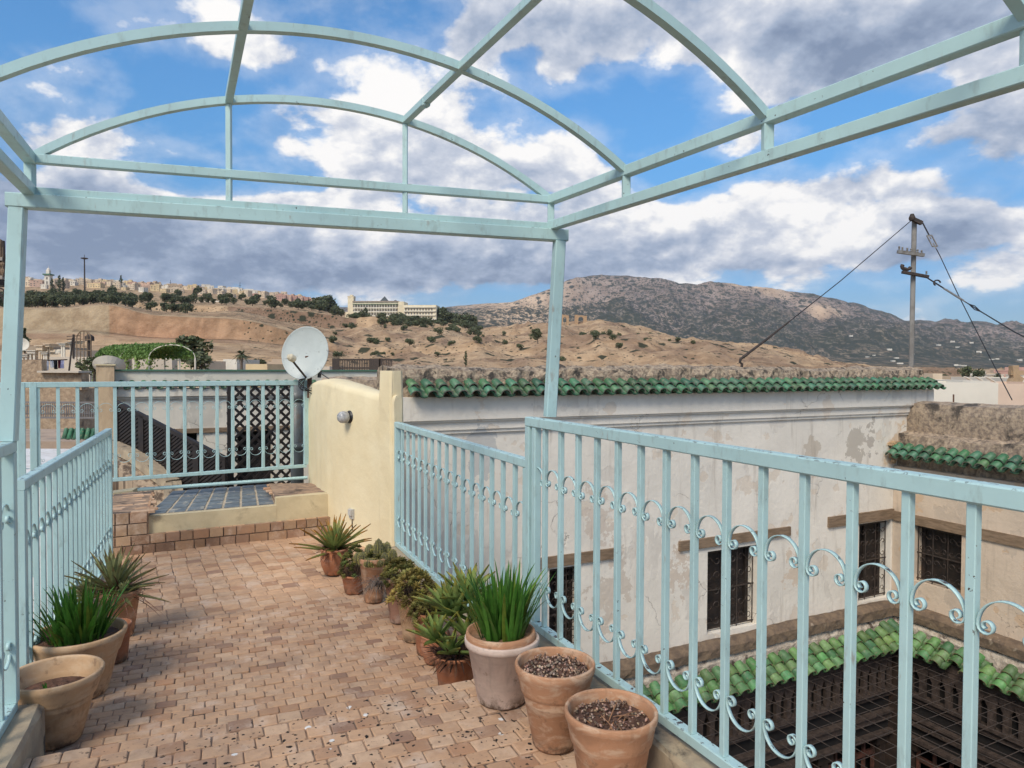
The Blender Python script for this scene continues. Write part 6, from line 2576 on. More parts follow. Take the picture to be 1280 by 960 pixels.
def back_house():
    p0 = Vector((-6.05, 10.6, 0))
    def Wb(s, o_, h):
        return p0 + E * s + N * o_ + Vector((0, 0, EYE - h))
    def sx(px):
        u = (px - 640) / FPX
        return (u * p0.y - p0.x) / (E.x - u * E.y)
    r_ = thing('back_house', 'white plastered wall with a thin green tile row beyond the lattice screens', 'house', Wb(0, 0, 6))
    o = Vector(r_.location)
    def fin(m, name, mt_):
        m.v = [tuple(Vector(v) - o) for v in m.v]
        return m.build(name, mt_, r_)
    def ibox(m, s0, s1, o0, o1, h0, h1):
        c = (Wb(s0, o0, h0) + Wb(s1, o1, h1)) / 2
        m.box(c, (abs(s1 - s0), abs(o1 - o0), abs(h1 - h0)), (E, N, (0, 0, 1)))
    w0, w1 = sx(192), sx(246)
    w2, w3 = sx(296), sx(340)
    m = MB()
    prev = -.05
    for a, b_ in ((w0, w1), (w2, w3)):
        ibox(m, prev, a, 0, -.4, .47, 6)
        ibox(m, a, b_, 0, -.4, .47, 1.05)
        ibox(m, a, b_, 0, -.4, 2.2, 6)
        prev = b_
    ibox(m, prev, 4.2, 0, -.4, .47, 6)
    ibox(m, -.05, 4.2, -.03, -.33, .085, .33)
    fin(m, 'wall', FAR_WHITE)
    m = MB()
    ibox(m, -.05, 4.2, .07, -.4, .355, .47)
    ibox(m, -.05, 4.2, .035, -.399, .47, .51)
    fin(m, 'cornice', FAR_WHITE)
    m = MB()
    tile_eave(m, Wb(.05, -.02, .285), Wb(4.1, -.02, .285), N, pitch=.15, rows=1, length=.14, slope=.35, r=.055, seed=30)
    fin(m, 'tile_eave', TILE)
    m = MB()
    ibox(m, -.1, 4.2, 0, -.4, .06, .085)
    fin(m, 'green_coping', GREENSH)
    for a, b_ in ((w0, w1), (w2, w3)):
        m = MB()
        ibox(m, a, b_, -.2, -.25, 1.05, 2.2)
        fin(m, 'window', VOID)
        m = MB()
        ibox(m, a - .25, b_ + .35, .03, -.2, .98, 1.05)
        fin(m, 'lintel', WOOD_OLD)
    r_ = thing('gate_pillar', 'tall cream pillar with brown weather stains behind the back railing', 'pillar', Wb(-.3, 0, 6))
    o = Vector(r_.location)
    m = MB()
    ibox(m, -.11, .12, .25, -.3, .0, 6)
    fin(m, 'shaft', pm('stained_cream_pillar', (.58, .43, .27), (.50, .36, .22), 4, .92, .4, .01, c3=(.22, .14, .09), s3=2.2, t3=(.50, .75), stretch=(2, 2, .7)))
    m = MB()
    ibox(m, -.13, .14, .27, -.33, -.02, .0)
    fin(m, 'cap', CREAM)
    # plants / green tiles seen low through the bars
    m = MB()
    a, b_ = at(84, 536, 12.6), at(127, 536, 12.6)
    tile_eave(m, a, b_, (0, -1, 0), pitch=.10, rows=1, length=.20, slope=1.2, r=.042, seed=33)
    tag(m.build('green_tile_eave', TILE), 'short row of green tiles low behind the back railing', 'tiles')


back_house()


# ------------------------------------------------------------------ utility pole and guy wires
def pole():
    Y = 13.6
    top, bot = at(1143, 275, Y), at(1137.5, 470, Y)
    r_ = thing('utility_pole', 'slim grey concrete utility pole with two crossarms beyond the green eave', 'pole', bot - Vector((0, 0, 4)))
    o = Vector(r_.location)
    PC = pm('grey_concrete_pole', (.27, .255, .23), (.19, .175, .155), 4, .9, .3)
    ST = pm('galvanised_steel', (.26, .25, .23), (.16, .14, .12), 12, .6, .2, metal=.3)
    m = MB()
    m.bar(top - o, bot - o - Vector((0, 0, 3.9)), .08, .08, up=(.7, -.7, 0), bev=.02)
    m.build('shaft', PC, r_)
    def P(px, py):
        return at(px, py, Y - .1) - o
    m = MB()
    m.bar(P(1122, 314.5), P(1155, 319), .06)
    m.build('crossarm', ST, r_)
    m = MB()
    m.bar(P(1128, 340), P(1160, 346), .08, .05)
    m.build('crossarm', IRON, r_)
    m = MB()
    m.bar(P(1139, 273), P(1152, 279), .07)
    m.lathe([(.05, -.05), (.06, 0), (.03, .07)], P(1140, 272), 8)
    m.build('top_clamp', IRON, r_)
    for px, py in ((1124, 312), (1128, 313), (1134, 314), (1139, 315), (1147, 316), (1152, 317), (1158, 343), (1132, 338)):
        m = MB()
        m.lathe([(.010, 0), (.020, .015), (.012, .03), (.020, .045), (.012, .065)], P(px, py), 8)
        m.build('insulator', ST, r_)
    m = MB()
    pts = [P(1133 + 6 * math.cos(a) * .9, 333 - 4 * math.sin(a)) for a in np.linspace(2.6, 6.0, 8)]
    m.tube(pts, .035, 6)
    m.build('hook', IRON, r_)
    WR = pm('black_wire', (.02, .018, .018), None, 9, .6, 0)
    # wire down to the long parapet
    a = at(1141, 274, Y)
    s = s_px(929, -.2)
    b_ = W(s, -.2, -.02)
    b_.z = at(929, 446, b_.y).z
    r2 = thing('guy_wire', 'guy wire from the pole top down to an iron hook on the stone parapet', 'wire', b_)
    o2 = Vector(r2.location)
    m = MB()
    m.tube([a - o2, lerp(a, b_, .5) - o2 - Vector((0, 0, .05)), lerp(a, b_, .80) - o2 - Vector((0, 0, .03))], .008, 5)
    m.build('wire', WR, r2)
    m = MB()
    m.tube([lerp(a, b_, .78) - o2 - Vector((0, 0, .03)), lerp(a, b_, .9) - o2 - Vector((0, 0, .02)), Vector((0, 0, 0))], [.012, .018, .02], 6)
    m.build('wire_sleeve', IRON, r2)
    m = MB()
    m.tube([Vector((.05, 0, .03)), Vector((0, 0, 0)), Vector((-.04, 0, -.03)), Vector((-.05, 0, -.08)), Vector((-.02, 0, -.1)), Vector((-.03, 0, -.22))], .02, 6)
    m.build('anchor_hook', IRON, r2)
    # chain with turnbuckles
    def buckled(name, label, A, B_, fr, wbk):
        r3 = thing(name, label, 'wire', A)
        o3 = Vector(r3.location)
        L = (B_ - A).length
        d = (B_ - A).normalized()
        f0, f1 = fr
        m = MB()
        m.tube([Vector((0, 0, 0)), d * L * f0], .013, 6)
        m.tube([d * L * f1, d * L], .009, 5)
        m.build('wire', WR, r3)
        m = MB()
        side = d.cross(Vector((0, 1, 0))).normalized()
        a_, b__ = d * L * f0, d * L * f1
        m.bar(a_ + side * wbk, b__ + side * wbk, .018)
        m.bar(a_ - side * wbk, b__ - side * wbk, .018)
        m.bar(a_ - side * wbk, a_ + side * wbk, .022)
        m.bar(b__ - side * wbk, b__ + side * wbk, .022)
        m.tube([lerp(a_, b__, -.25), lerp(a_, b__, .3)], .01, 6)
        m.tube([lerp(a_, b__, .7), lerp(a_, b__, 1.25)], .01, 6)
        m.build('turnbuckle', ST, r3)
        return r3, d, L
    A = at(1153, 278, Y - .1)
    Bp = at(1265, 500, 10.35)
    mid = at(1175, 320, 13.0)
    r3, d, L = buckled('guy_wire', 'guy wire with a small turnbuckle falling from the pole top past the white building', A, mid, (.40, .72), .045)
    m = MB()
    m.tube([mid - A, lerp(mid, Bp, .3) - A - Vector((0, 0, .04)), lerp(mid, Bp, .7) - A - Vector((0, 0, .03)), Bp - A], .008, 5)
    m.build('lower_wire', WR, r3)
    A = at(1157, 346, Y - .15)
    Bp = at(1222, 387, 11.4)
    C_ = at(1330, 446, 8.5)
    r3, d, L = buckled('guy_wire', 'guy wire with a hooked turnbuckle running from the lower crossarm out of frame', A, Bp, (.42, .72), .04)
    m = MB()
    m.tube([Bp - A, lerp(Bp, C_, .5) - A - Vector((0, 0, .03)), C_ - A], .010, 5)
    for s_ in (1, -1):
        m.tube([d * L * .85, d * L * .95 + Vector((0, 0, .03 * s_)), d * L * 1.05], .008, 5)
    m.build('lower_wire', WR, r3)
    m = MB()
    c = d * L * .25
    m.tube([c + Vector((math.cos(a) * .06, 0, .02 + math.sin(a) * .05)) for a in np.linspace(0, 4.2, 9)], .014, 6)
    m.build('hook', IRON, r3)


pole()

# small rod and stubs on the stained parapet
for px, y0, y1, lb in ((1192, 499, 493, 'tiny iron rod standing on the stained wing parapet'),):
    m = MB()
    q = at(px, y0, 11.2)
    m.tube([q - Vector((0, 0, .1)), at(px, y1, 11.2)], .012, 5)
    tag(m.build('iron_rod', RUST), lb, 'rod')


# ------------------------------------------------------------------ turned-wood balcony at the frame edge
def balcony():
    r_ = thing('wooden_balcony', 'dark turned-wood balcony corner with an iron bracket at the frame edge', 'balcony', at(-40, 350, 4.2))
    o = Vector(r_.location)
    Y = 4.2
    def P(px, py, dy=0.):
        return at(px, py, Y + dy) - o
    m = MB()
    for y in (324, 347):
        m.bar(P(-90, y - 3), P(5, y), .03, .02)
    m.build('rail', pm('grey_wood_trim', (.30, .26, .22), None, 9, .8, .2), r_)
    m = MB()
    for k in range(14):
        px = 4 - k * 4.2
        top = 303 - min(k, 6) * 4
        m.tube([P(px, top + (6 if k == 0 else 0)), P(px, 322)], .007, 5)
        m.tube([P(px, 325), P(px, 330), P(px, 334), P(px, 338), P(px, 345)], [.006, .013, .006, .013, .006], 6)
    m.build('spindles', WOOD_OLD, r_)
    m = MB()
    m.add([P(-90, 290, .15), P(3, 300, .15), P(6, 346, .15), P(-90, 346, .15), P(-90, 290, .2), P(3, 300, .2), P(6, 346, .2), P(-90, 346, .2)], [(0, 1, 2, 3), (7, 6, 5, 4), (1, 5, 6, 2), (0, 4, 5, 1), (3, 2, 6, 7)])
    m.build('back_panel', WOOD_DARK, r_)
    m = MB()
    m.bar(P(-90, 350, .1), P(6.5, 352, .1), .2, .05)
    m.bar(P(4, 301), P(5.8, 346), .012)
    m.build('base_beam', WOOD_DARK, r_)
    m = MB()
    pts = [P(1 + 4.5 * math.cos(a), 366 + 7 * math.sin(a) * .8) for a in np.linspace(-2.8, 2.5, 14)]
    m.tube(pts, .005, 5)
    m.tube([P(-6, 356), P(1, 368), P(6, 378)], .006, 5)
    m.build('scroll_bracket', IRON, r_)


balcony()

m = MB()
a, b_ = at(400, 474, 9.2), at(500, 475, 9.0)
rough_slab(m, a, b_, Vector((0, -1, 0)), .35, a.z - 2.5, a.z, .012, seed=44)
tag(m.build('rubble_parapet', RUBBLE2), 'low mottled brown parapet just behind the rounded top of the yellow wall', 'parapet')


# ------------------------------------------------------------------ pots and plants
def pot(name, label, px_c, py_base, zfloor, rim_w, base_w, height, mt_, group='pots on the terrace', rimh=.12, soil=.16, style='band', fill=None, X=None, Y=None, gravel=0, leafm=None):
    """pot whose front foot is seen at py_base; sizes in metres"""
    if Y is None:
        q = onz(px_c, py_base, zfloor)
        d = Vector((q.x, q.y, 0)).normalized()
        c = Vector((q.x, q.y, zfloor)) + d * (base_w / 2)
    else:
        c = Vector(((px_c - 640) / FPX * Y, Y, zfloor))
    r_ = thing(name, label, 'pot', (c.x, c.y, zfloor + .013), random.uniform(0, 6), group)
    rt, rb, H = rim_w / 2, base_w / 2, height
    th = max(.010, rt * .085)
    rh = H * rimh
    m = MB()
    m.smooth = True
    if style == 'band':       # thick rolled rim and one ridge lower down
        zr = H * .66
        prof = [(rb * .96, 0), (rb, .006), (lerp(rb, rt, .6) * .965, zr - .008), (lerp(rb, rt, .66) * .99, zr), (lerp(rb, rt, .7) * .99, zr + .008), (rt * .955, H - rh), (rt * .985, H - rh * .8), (rt, H - rh * .5), (rt, H - rh * .12), (rt * .985, H), (rt - th * .8, H), (rt - th, H - .008), (rt - th * 1.15, H - rh), (lerp(rb, rt, .6) - th, H * .5), (rb - th, .02), (.003, .02)]
    elif style == 'bowl':
        prof = [(rb * .95, 0), (rb, .006), (rt * .93, H * .35), (rt * 1.0, H * .6), (rt * .96, H * .82), (rt * .93, H * .88), (rt, H * .93), (rt, H), (rt - th, H), (rt * .86, H * .86), (rt * .88, H * .5), (rb - th, .02), (.003, .02)]
    else:                     # plain tapered with a collar
        prof = [(rb * .96, 0), (rb, .006), (rt * .92, H - rh), (rt * .99, H - rh + .004), (rt, H - rh * .5), (rt, H - .004), (rt * .985, H), (rt - th, H), (rt - th * 1.1, H - rh), (rb - th, .02), (.003, .02)]
    m.lathe(prof, n=56, wob=.006)
    body = m.build('pot_body', mt_, r_)
    zs = H * (1 - soil)
    ri = (rt - th * 1.2) * .985
    rs = lerp(rb - th, ri, (zs / H)) * .995 if style != 'bowl' else rt * .86
    m = MB()
    n = 22
    vs, fs = [(0, 0, zs + .012)], []
    rr = random.Random(int(px_c))
    for k in range(1, 6):
        for j in range(n):
            a = 2 * PI * j / n
            q = rs * k / 5
            vs.append((math.cos(a) * q, math.sin(a) * q, zs + rr.gauss(0, .006) * (k < 5) + .01 * (1 - k / 5)))
    for j in range(n):
        fs.append((0, 1 + j, 1 + (j + 1) % n))
    for k in range(4):
        for j in range(n):
            a = 1 + k * n + j
            b_ = 1 + k * n + (j + 1) % n
            fs.append((a, a + n, b_ + n, b_))
    m.add(vs, fs)
    m.build('soil', SOIL, r_)
    if gravel:
        m = MB()
        for i in range(gravel):
            a, q = rr.uniform(0, 6.28), rs * .95 * math.sqrt(rr.random())
            s = rr.uniform(.003, .008)
            p_ = Vector((math.cos(a) * q, math.sin(a) * q, zs + .010 + rr.uniform(-.002, .006)))
            k = rr.choice((.45, .8, 1.2, 1.6, .6))
            m.c = (k * rr.uniform(.9, 1.2), k, k * rr.uniform(.8, 1.05))
            u = Vector((rr.gauss(0, 1), rr.gauss(0, 1), rr.gauss(0, 1))).normalized()
            v = u.orthogonal().normalized()
            w_ = u.cross(v)
            e = [p_ + u * s * 1.3, p_ - u * s * 1.3, p_ + v * s, p_ - v * s, p_ + w_ * s * .7, p_ - w_ * s * .7]
            m.smooth = True
            m.add(e, [(0, 2, 4), (2, 1, 4), (1, 3, 4), (3, 0, 4), (2, 0, 5), (1, 2, 5), (3, 1, 5), (0, 3, 5)])
            m.smooth = False
        m.build('gravel', GRAVEL, r_)
    return r_, rs, zs, H


def blade(m, base, d, L, w, droop, fold=.25, seg=7, taper=1.0, thick=0., tint=(1, 1, 1), tipc=None, grav=1.0):
    """one strap or sword leaf; droop bends it down along its length"""
    d = Vector(d).normalized()
    side = d.cross(Vector((0, 0, 1)))
    side = side.normalized() if side.length > .05 else Vector((1, 0, 0))
    p_ = Vector(base)
    vs, rows = [], []
    dirv = d.copy()
    for i in range(seg + 1):
        t = i / seg
        ww = w * (min(1, .55 + t * 2.2) * (1 - t ** 2.2) ** .7 if taper else (1 - t)) + .0006
        nrm = side.cross(dirv).normalized()
        vs += [p_ - side * ww / 2 + nrm * fold * ww * .5, p_ - nrm * thick, p_ + side * ww / 2 + nrm * fold * ww * .5]
        if thick:
            pass
        p_ = p_ + dirv * (L / seg)
        dirv = (dirv - Vector((0, 0, 1)) * (droop / seg) * (0.4 + 1.2 * t)).normalized()
    o_ = len(m.v)
    m.v.extend([tuple(x) for x in vs])
    for i in range(seg):
        t = i / seg
        if tipc and t > .55:
            f = min(1, (t - .55) / .3)
            m.c = tuple(lerp(a, b_, f) for a, b_ in zip(tint, tipc))
        else:
            m.c = tint
        a = o_ + i * 3
        m.smooth = True
        m.face((a, a + 1, a + 4, a + 3))
        m.face((a + 1, a + 2, a + 5, a + 4))
        m.smooth = False


def strap_clump(r_, zs, rs, n, L, w, seed, mt_=LEAF_GRASS, lean=(0, 0), spread=.55, name='strap_leaves'):
    rr = random.Random(seed)
    m = MB()
    for i in range(n):
        a = rr.uniform(0, 6.283)
        q = rs * math.sqrt(rr.random()) * .85
        out = rr.uniform(.05, spread) * (.4 + q / rs)
        d = (math.cos(a) * out + lean[0] + rr.gauss(0, .08), math.sin(a) * out + lean[1] + rr.gauss(0, .08), 1)
        k = rr.uniform(.6, 1.35)
        yl = rr.random()
        tint = (k * (1.0 + .9 * (yl > .85)), k, k * .9)
        blade(m, (math.cos(a) * q, math.sin(a) * q, zs - .01), d, L * rr.uniform(.45, 1.08), w * rr.uniform(.7, 1.2), rr.uniform(.0, 1.3), seg=8, tint=tint, tipc=(1.6, 1.1, .8) if rr.random() < .12 else None)
    m.build(name, mt_, r_)


def rosette(m, c, n, L, w, rr, up=(0, 0, 1), e0=.15, e1=1.45, droop=.25, thick=.004, tint=1., red=0., tip=None, jit=.25):
    """spiral rosette of fleshy leaves from steep (inner) to flat (outer)"""
    up = Vector(up).normalized()
    a_ = up.orthogonal().normalized()
    b_ = up.cross(a_)
    ph = rr.uniform(0, 6)
    for i in range(n):
        t = (i + .5) / n            # 0 outer .. 1 inner
        e = lerp(e0, e1, t) + rr.gauss(0, .08)
        az_ = ph + i * 2.39996 + rr.gauss(0, jit * .4)
        d = (a_ * math.cos(az_) + b_ * math.sin(az_)) * math.cos(e) + up * math.sin(e)
        k = tint * rr.uniform(.7, 1.25) * (1.1 - .25 * (1 - t))
        tn = (k * (1 + red), k, k * .85)
        blade(m, Vector(c), d, L * rr.uniform(.8, 1.1) * (1 - .25 * t), w, droop * rr.uniform(.3, 1.3), fold=.5, seg=5, thick=thick, tint=tn, tipc=tip)


def dead_leaves(r_, zs, n, L, w, seed, col=(1, 1, 1), el=(-.3, .25), droop=.5, r0=.01, name='dead_leaves'):
    rr = random.Random(seed)
    m = MB()
    for i in range(n):
        a = rr.uniform(0, 6.28)
        e = rr.uniform(*el)
        k = rr.uniform(.25, 1.1)
        blade(m, (math.cos(a) * r0, math.sin(a) * r0, zs + rr.uniform(0, .03)), (math.cos(a) * math.cos(e), math.sin(a) * math.cos(e), math.sin(e)), L * rr.uniform(.5, 1.1), w * rr.uniform(.5, 1.1),
              droop * rr.uniform(0, 1.6), seg=6, tint=(k * col[0], k * col[1], k * col[2]))
    m.build(name, LEAF_DRY, r_)


def hairs(r_, c, n, L, seed, col=(1.3, 1.5, 1.7), lean=(0, 0), name='trailing_roots', spread=1.0):
    rr = random.Random(seed)
    m = MB()
    for i in range(n):
        a = rr.uniform(0, 6.28)
        p_ = Vector(c) + Vector((rr.gauss(0, .02), rr.gauss(0, .02), rr.gauss(0, .012)))
        k = rr.uniform(.4, 1.2)
        blade(m, p_, (math.cos(a) * spread + lean[0] * 2, math.sin(a) * spread + lean[1] * 2, rr.uniform(-.6, .5)), L * rr.uniform(.5, 1.2), .0035, rr.uniform(.5, 2.2), seg=6, tint=(k * col[0], k * col[1], k * col[2]))
    m.build(name, LEAF_DRY, r_)


def clumps(r_, zs, rs, seed, n=26, L=.032, H=.08, Rr=1.15, mt_=LEAF_SUCC, tint=1., lean=(0, 0), name='rosette_clump', leaves=20, w=.011, red=.15):
    """mound of small succulent rosettes spilling over the rim"""
    rr = random.Random(seed)
    m = MB()
    for i in range(n):
        a = i * 2.4 + rr.gauss(0, .2)
        q = rs * Rr * math.sqrt((i + .5) / n)
        z = zs + H * (1 - (q / (rs * Rr)) ** 2) + rr.uniform(-.01, .02)
        c = Vector((math.cos(a) * q + lean[0] * H, math.sin(a) * q + lean[1] * H, z))
        u = Vector((math.cos(a) * q / rs * .8, math.sin(a) * q / rs * .8, .9))
        k = tint * rr.choice((.6, .9, 1.2, 1.5))
        rosette(m, c, leaves, L * rr.uniform(.75, 1.25), w, rr, up=u, e0=.1, e1=1.3, droop=-.2, thick=.003, tint=k, red=red + rr.uniform(-.1, .3), tip=(k * 1.6, k * 1.0, k * .7) if rr.random() < .4 else None)
    m.build(name, mt_, r_)
    # brown woody mass beneath
    m = MB()
    for i in range(260):
        a = rr.uniform(0, 6.28)
        q = rs * Rr * .95 * math.sqrt(rr.random())
        zt = zs + H * (1 - (q / (rs * Rr)) ** 2)
        k = rr.uniform(.2, 1.0)
        blade(m, (math.cos(a) * q * .8, math.sin(a) * q * .8, zs - .005), (math.cos(a) * .5 + rr.gauss(0, .4), math.sin(a) * .5 + rr.gauss(0, .4), 1), max(.02, zt - zs) * rr.uniform(.6, 1.1), .006, .6, seg=3, tint=(k, k, k))
    m.build('woody_stems', LEAF_DRY, r_)


def cactus(m, c, r, h, rr, ribs=12, lean=(0, 0, 0)):
    n, K = ribs * 2, 9
    vs = []
    for k in range(K + 1):
        t = k / K
        z = h * t
        q = r * math.sin(PI * (.18 + .82 * t)) ** .55 if t < 1 else .002
        for j in range(n):
            a = 2 * PI * j / n
            rr_ = q * (1 if j % 2 else .80)
            vs.append((c[0] + math.cos(a) * rr_ + lean[0] * z, c[1] + math.sin(a) * rr_ + lean[1] * z, c[2] + z))
    kk = rr.uniform(.8, 1.3)
    o_ = len(m.v)
    m.v.extend(vs)
    for k in range(K):
        for j in range(n):
            j2 = (j + 1) % n
            g_ = 1.5 if (j % 2 or j2 % 2) and rr.random() < .3 else 1
            m.c = (kk * g_ * 1.1, kk * g_, kk)
            m.face((o_ + k * n + j, o_ + k * n + j2, o_ + (k + 1) * n + j2, o_ + (k + 1) * n + j))
    # spines
    for k in range(1, K):
        for j in range(1, n, 2):
            p_ = Vector(vs[k * n + j])
            out = (p_ - Vector((c[0], c[1], p_.z)))
            if out.length < .004:
                out = Vector((0, 0, 1))
            out = (out.normalized() + Vector((0, 0, .3)))
            m.c = (3.2, 2.6, 1.6)
            for q in range(3):
                dd = (out + Vector((rr.gauss(0, .5), rr.gauss(0, .5), rr.gauss(0, .5)))).normalized()
                s = dd.orthogonal().normalized() * .0011
                e = p_ + dd * r * .28
                m.add([p_ - s, p_ + s, e], [(0, 1, 2)])
    m.c = (1, 1, 1)


GRP = 'pots standing along the terrace railings'
# --- row on the courtyard side, far to near
r_, rs, zs, H = pot('potted_aloe', 'round terracotta pot with a spiky red-tipped aloe beside the yellow wall', 418, 722, Z_FAR, .215, .15, .20, TERRA_RED, GRP, style='bowl')
m = MB()
rr = random.Random(3)
rosette(m, (0, 0, zs), 40, .36, .034, rr, e0=.15, e1=1.42, droop=.30, thick=.006, tint=.95, red=.1, tip=(2.2, .75, .5))
m.build('aloe_leaves', LEAF_ALOE, r_)
dead_leaves(r_, zs, 60, .23, .018, 5, (.8, .45, .35), (-.1, .5), .7)
r_, rs, zs, H = pot('potted_succulent', 'small terracotta pot with a green cushion plant, second from the yellow wall', 444, 746, Z_FAR, .205, .15, .135, TERRA_RED, GRP, style='plain')
clumps(r_, zs, rs, 11, 60, .030, .20, 1.35, tint=.8, leaves=18, w=.006, red=-.1)
hairs(r_, (-.10, -.06, zs + .02), 60, .10, 3)
r_, rs, zs, H = pot('potted_cactus', 'tall narrow terracotta pot with a clump of ribbed cactus columns', 467, 757, Z_MID, .20, .125, .30, TERRA, GRP, style='plain')
r_.rotation_euler.z = .4
m = MB()
rr = random.Random(9)
for (x, y, rad, h) in tuple((x_, y_, r__ * .8, h_ * .85) for (x_, y_, r__, h_) in ((.03, .0, .05, .20), (.09, .03, .045, .16), (-.02, .04, .045, .15), (-.07, -.01, .042, .11), (.06, -.05, .04, .10), (-.04, -.06, .05, .07), (.12, -.02, .04, .11), (.0, .09, .04, .13), (.08, .09, .045, .13), (-.09, .05, .04, .09), (.02, -.085, .035, .06))):
    cactus(m, (x, y, zs), rad, h, rr, lean=(x * .8, y * .8, 0))
m.build('cactus_stems', LEAF_CACT, r_)
clumps(r_, zs, rs, 13, 22, .034, .06, 1.3, tint=1.1, lean=(.4, 0))
r_, rs, zs, H = pot('potted_succulent', 'tall rosy terracotta pot with grey hairy roots spilling down its side', 500, 783, Z_MID, .20, .125, .28, TERRA_ROSE, GRP, style='plain')
clumps(r_, zs, rs, 15, 66, .034, .13, 1.55, tint=.85, leaves=18, w=.010)
r_.rotation_euler.z = 0
hairs(r_, (-.12, -.07, zs + .03), 150, .15, 5, col=(1.0, 1.15, 1.35), lean=(-.3, -.1))
r_, rs, zs, H = pot('potted_succulent', 'tall cream coloured pot with a wide yellow-green succulent mound', 518, 807, Z_MID, .215, .13, .27, TERRA_PALE, GRP, style='plain')
r_.rotation_euler.z = 0
clumps(r_, zs, rs, 17, 84, .036, .16, 1.65, tint=1.1, leaves=16, w=.011, red=.3)
hairs(r_, (.03, -.10, zs + .02), 130, .14, 6, col=(1.6, 1.25, .95), lean=(.0, -.3), name='dry_stems')
r_, rs, zs, H = pot('potted_succulent', 'orange terracotta pot with small rosettes, half hidden between cream pot and aloe', 535, 0, Z_MID, .17, .12, .235, TERRA_RED, GRP, style='plain', Y=3.92)
clumps(r_, zs, rs, 19, 34, .036, .10, 1.4, tint=.95)
hairs(r_, (0, 0, zs + .02), 60, .10, 8, col=(1.1, .8, .6), name='dry_stems')
r_, rs, zs, H = pot('empty_pot', 'small round orange pot squeezed beside the aloe at the step', 543, 0, Z_MID, .145, .10, .15, TERRA_RED, GRP, style='bowl', Y=3.80)
r_, rs, zs, H = pot('potted_aloe', 'terracotta pot with broad light green aloes just behind the step', 570, 0, Z_MID, .225, .17, .165, TERRA_RED, GRP, style='plain', Y=3.52)
r_.rotation_euler.z = 0
m = MB()
rr = random.Random(4)
for (x, y, z, L, n) in ((-.09, -.05, .10, .20, 18), (.0, .02, .20, .25, 22), (.06, .06, .27, .24, 20), (-.02, -.08, .05, .16, 14), (.06, -.05, .12, .18, 16), (.10, -.01, .17, .20, 14), (-.05, .05, .22, .20, 14)):
    rosette(m, (x, y, zs + z), n, L, .036, rr, up=(x * 2, y * 2, 1), e0=.2, e1=1.4, droop=.15, thick=.006, tint=1.05, red=-.05, tip=(1.5, 1.0, .6))
m.build('aloe_leaves', LEAF_ALOE, r_)
dead_leaves(r_, zs, 130, .17, .014, 8, (.6, .40, .32), (-.2, .9), .9, .05)

# --- three big pots on the near step
r_, rs, zs, H = pot('potted_lily', 'pale pink plastic pot holding tall strap-leaved plants, nearest the blue post', 627, 892, Z_NEAR, .325, .21, .275, PLASTIC, GRP, style='plain', soil=.04)
r_.rotation_euler.z = 0
m = MB()
m.smooth = True
Rr = .150
m.lathe([(Rr * .8, .12), (Rr * .96, .25), (Rr, .262), (Rr * 1.01, .285), (Rr * .985, .302), (Rr * .92, .302), (Rr * .9, .28), (.003, .275)], (-.005, 0, 0), 44)
m.build('inner_pot', TERRA, r_)
strap_clump(r_, .275, .115, 210, .315, .017, 7, spread=.46, lean=(-.02, -.05))
r_, rs, zs, H = pot('gravel_pot', 'tall terracotta pot of gravelly soil between the plastic pot and nearest pot', 693, 948, Z_NEAR, .305, .165, .315, TERRA, GRP, gravel=330, soil=.10)
r_, rs, zs, H = pot('gravel_pot', 'terracotta pot of gravel and dry roots at the frame bottom', 767, 0, Z_NEAR, .310, .20, .295, TERRA, GRP, gravel=220, soil=.13, Y=2.36)
hairs(r_, (.02, .02, zs + .005), 40, .11, 10, col=(1.7, 1.3, 1.0), name='dry_roots')
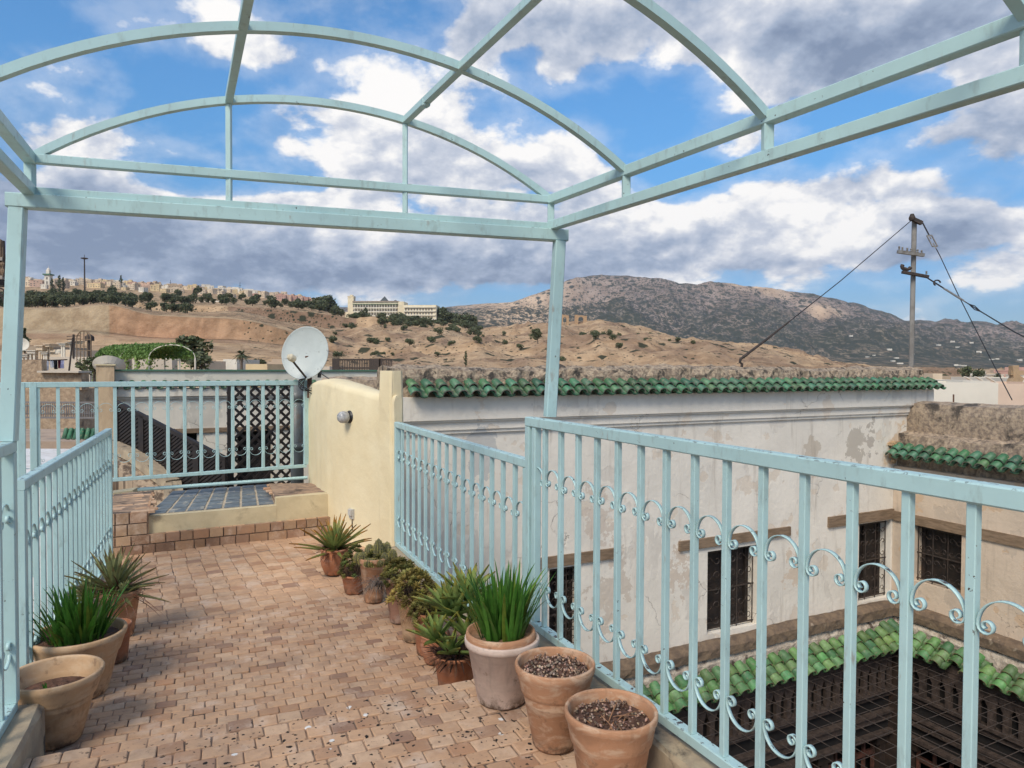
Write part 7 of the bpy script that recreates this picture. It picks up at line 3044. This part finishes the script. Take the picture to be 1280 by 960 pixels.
# --- pots on the open side
r_, rs, zs, H = pot('empty_pot', 'big empty terracotta pot with dark soil by the concrete plinth', 70, 941, Z_MID, .368, .20, .29, TERRA_PALE, GRP, soil=.28)
m = MB()
rr = random.Random(2)
for i in range(7):
    blade(m, (.03 + rr.gauss(0, .01), -.03, zs), (rr.gauss(0, .3), rr.gauss(0, .3), 1), .05, .008, .2, seg=4, tint=(.7, .9, .7))
m.build('seedling', LEAF_GRASS, r_)
r_, rs, zs, H = pot('potted_lily', 'largest terracotta pot full of bright green strap leaves', 95, 0, Z_MID, .42, .25, .30, TERRA_PALE, GRP, soil=.12, Y=3.42)
r_.rotation_euler.z = 0
strap_clump(r_, zs, rs * .78, 200, .27, .020, 21, spread=.55, lean=(.02, -.08))
r_, rs, zs, H = pot('potted_yucca', 'terracotta pot with a stiff greyish spiky plant by the far end', 151, 801, Z_MID, .225, .14, .27, TERRA, GRP, style='plain', soil=.08)
r_.rotation_euler.z = 0
m = MB()
rr = random.Random(14)
rosette(m, (-.04, .0, zs), 52, .34, .033, rr, e0=-.15, e1=1.45, droop=.30, thick=.003, tint=.95, red=.0, tip=(.8, .55, .45))
rosette(m, (-.16, -.06, zs - .02), 26, .20, .026, rr, e0=.1, e1=1.4, droop=.2, thick=.003, tint=.95, red=.0)
rosette(m, (.05, -.06, zs), 14, .13, .026, rr, e0=.3, e1=1.4, droop=.2, thick=.003, tint=1.1, red=.0)
m.build('sword_leaves', LEAF_YUCCA, r_)
dead_leaves(r_, zs, 80, .30, .008, 15, (1.1, .75, .7), (-.2, .8), .6)
r_, rs, zs, H = pot('small_pot', 'little red terracotta pot with orange dried roots beside the yucca', 141, 0, Z_MID, .165, .12, .20, TERRA_RED, GRP, style='plain', Y=3.80)
hairs(r_, (.06, -.05, H - .01), 40, .17, 18, col=(2.0, .95, .5), lean=(.3, -.2), name='dried_roots')


# ------------------------------------------------------------------ air
m = MB()
m.bbox((-9500, -9500, -71), (9500, 9500, 760))
hz_mat = bpy.data.materials.new('haze')
hz_mat.use_nodes = True
ht = hz_mat.node_tree
ht.nodes.clear()
ho = ht.nodes.new('ShaderNodeOutputMaterial')
hv = ht.nodes.new('ShaderNodeVolumePrincipled')
hv.inputs['Color'].default_value = (.74, .82, .95, 1)
hv.inputs['Density'].default_value = .000045
ht.links.new(hv.outputs[0], ho.inputs['Volume'])
hz_o = m.build('haze', hz_mat)
hz_o['kind'] = 'stuff'
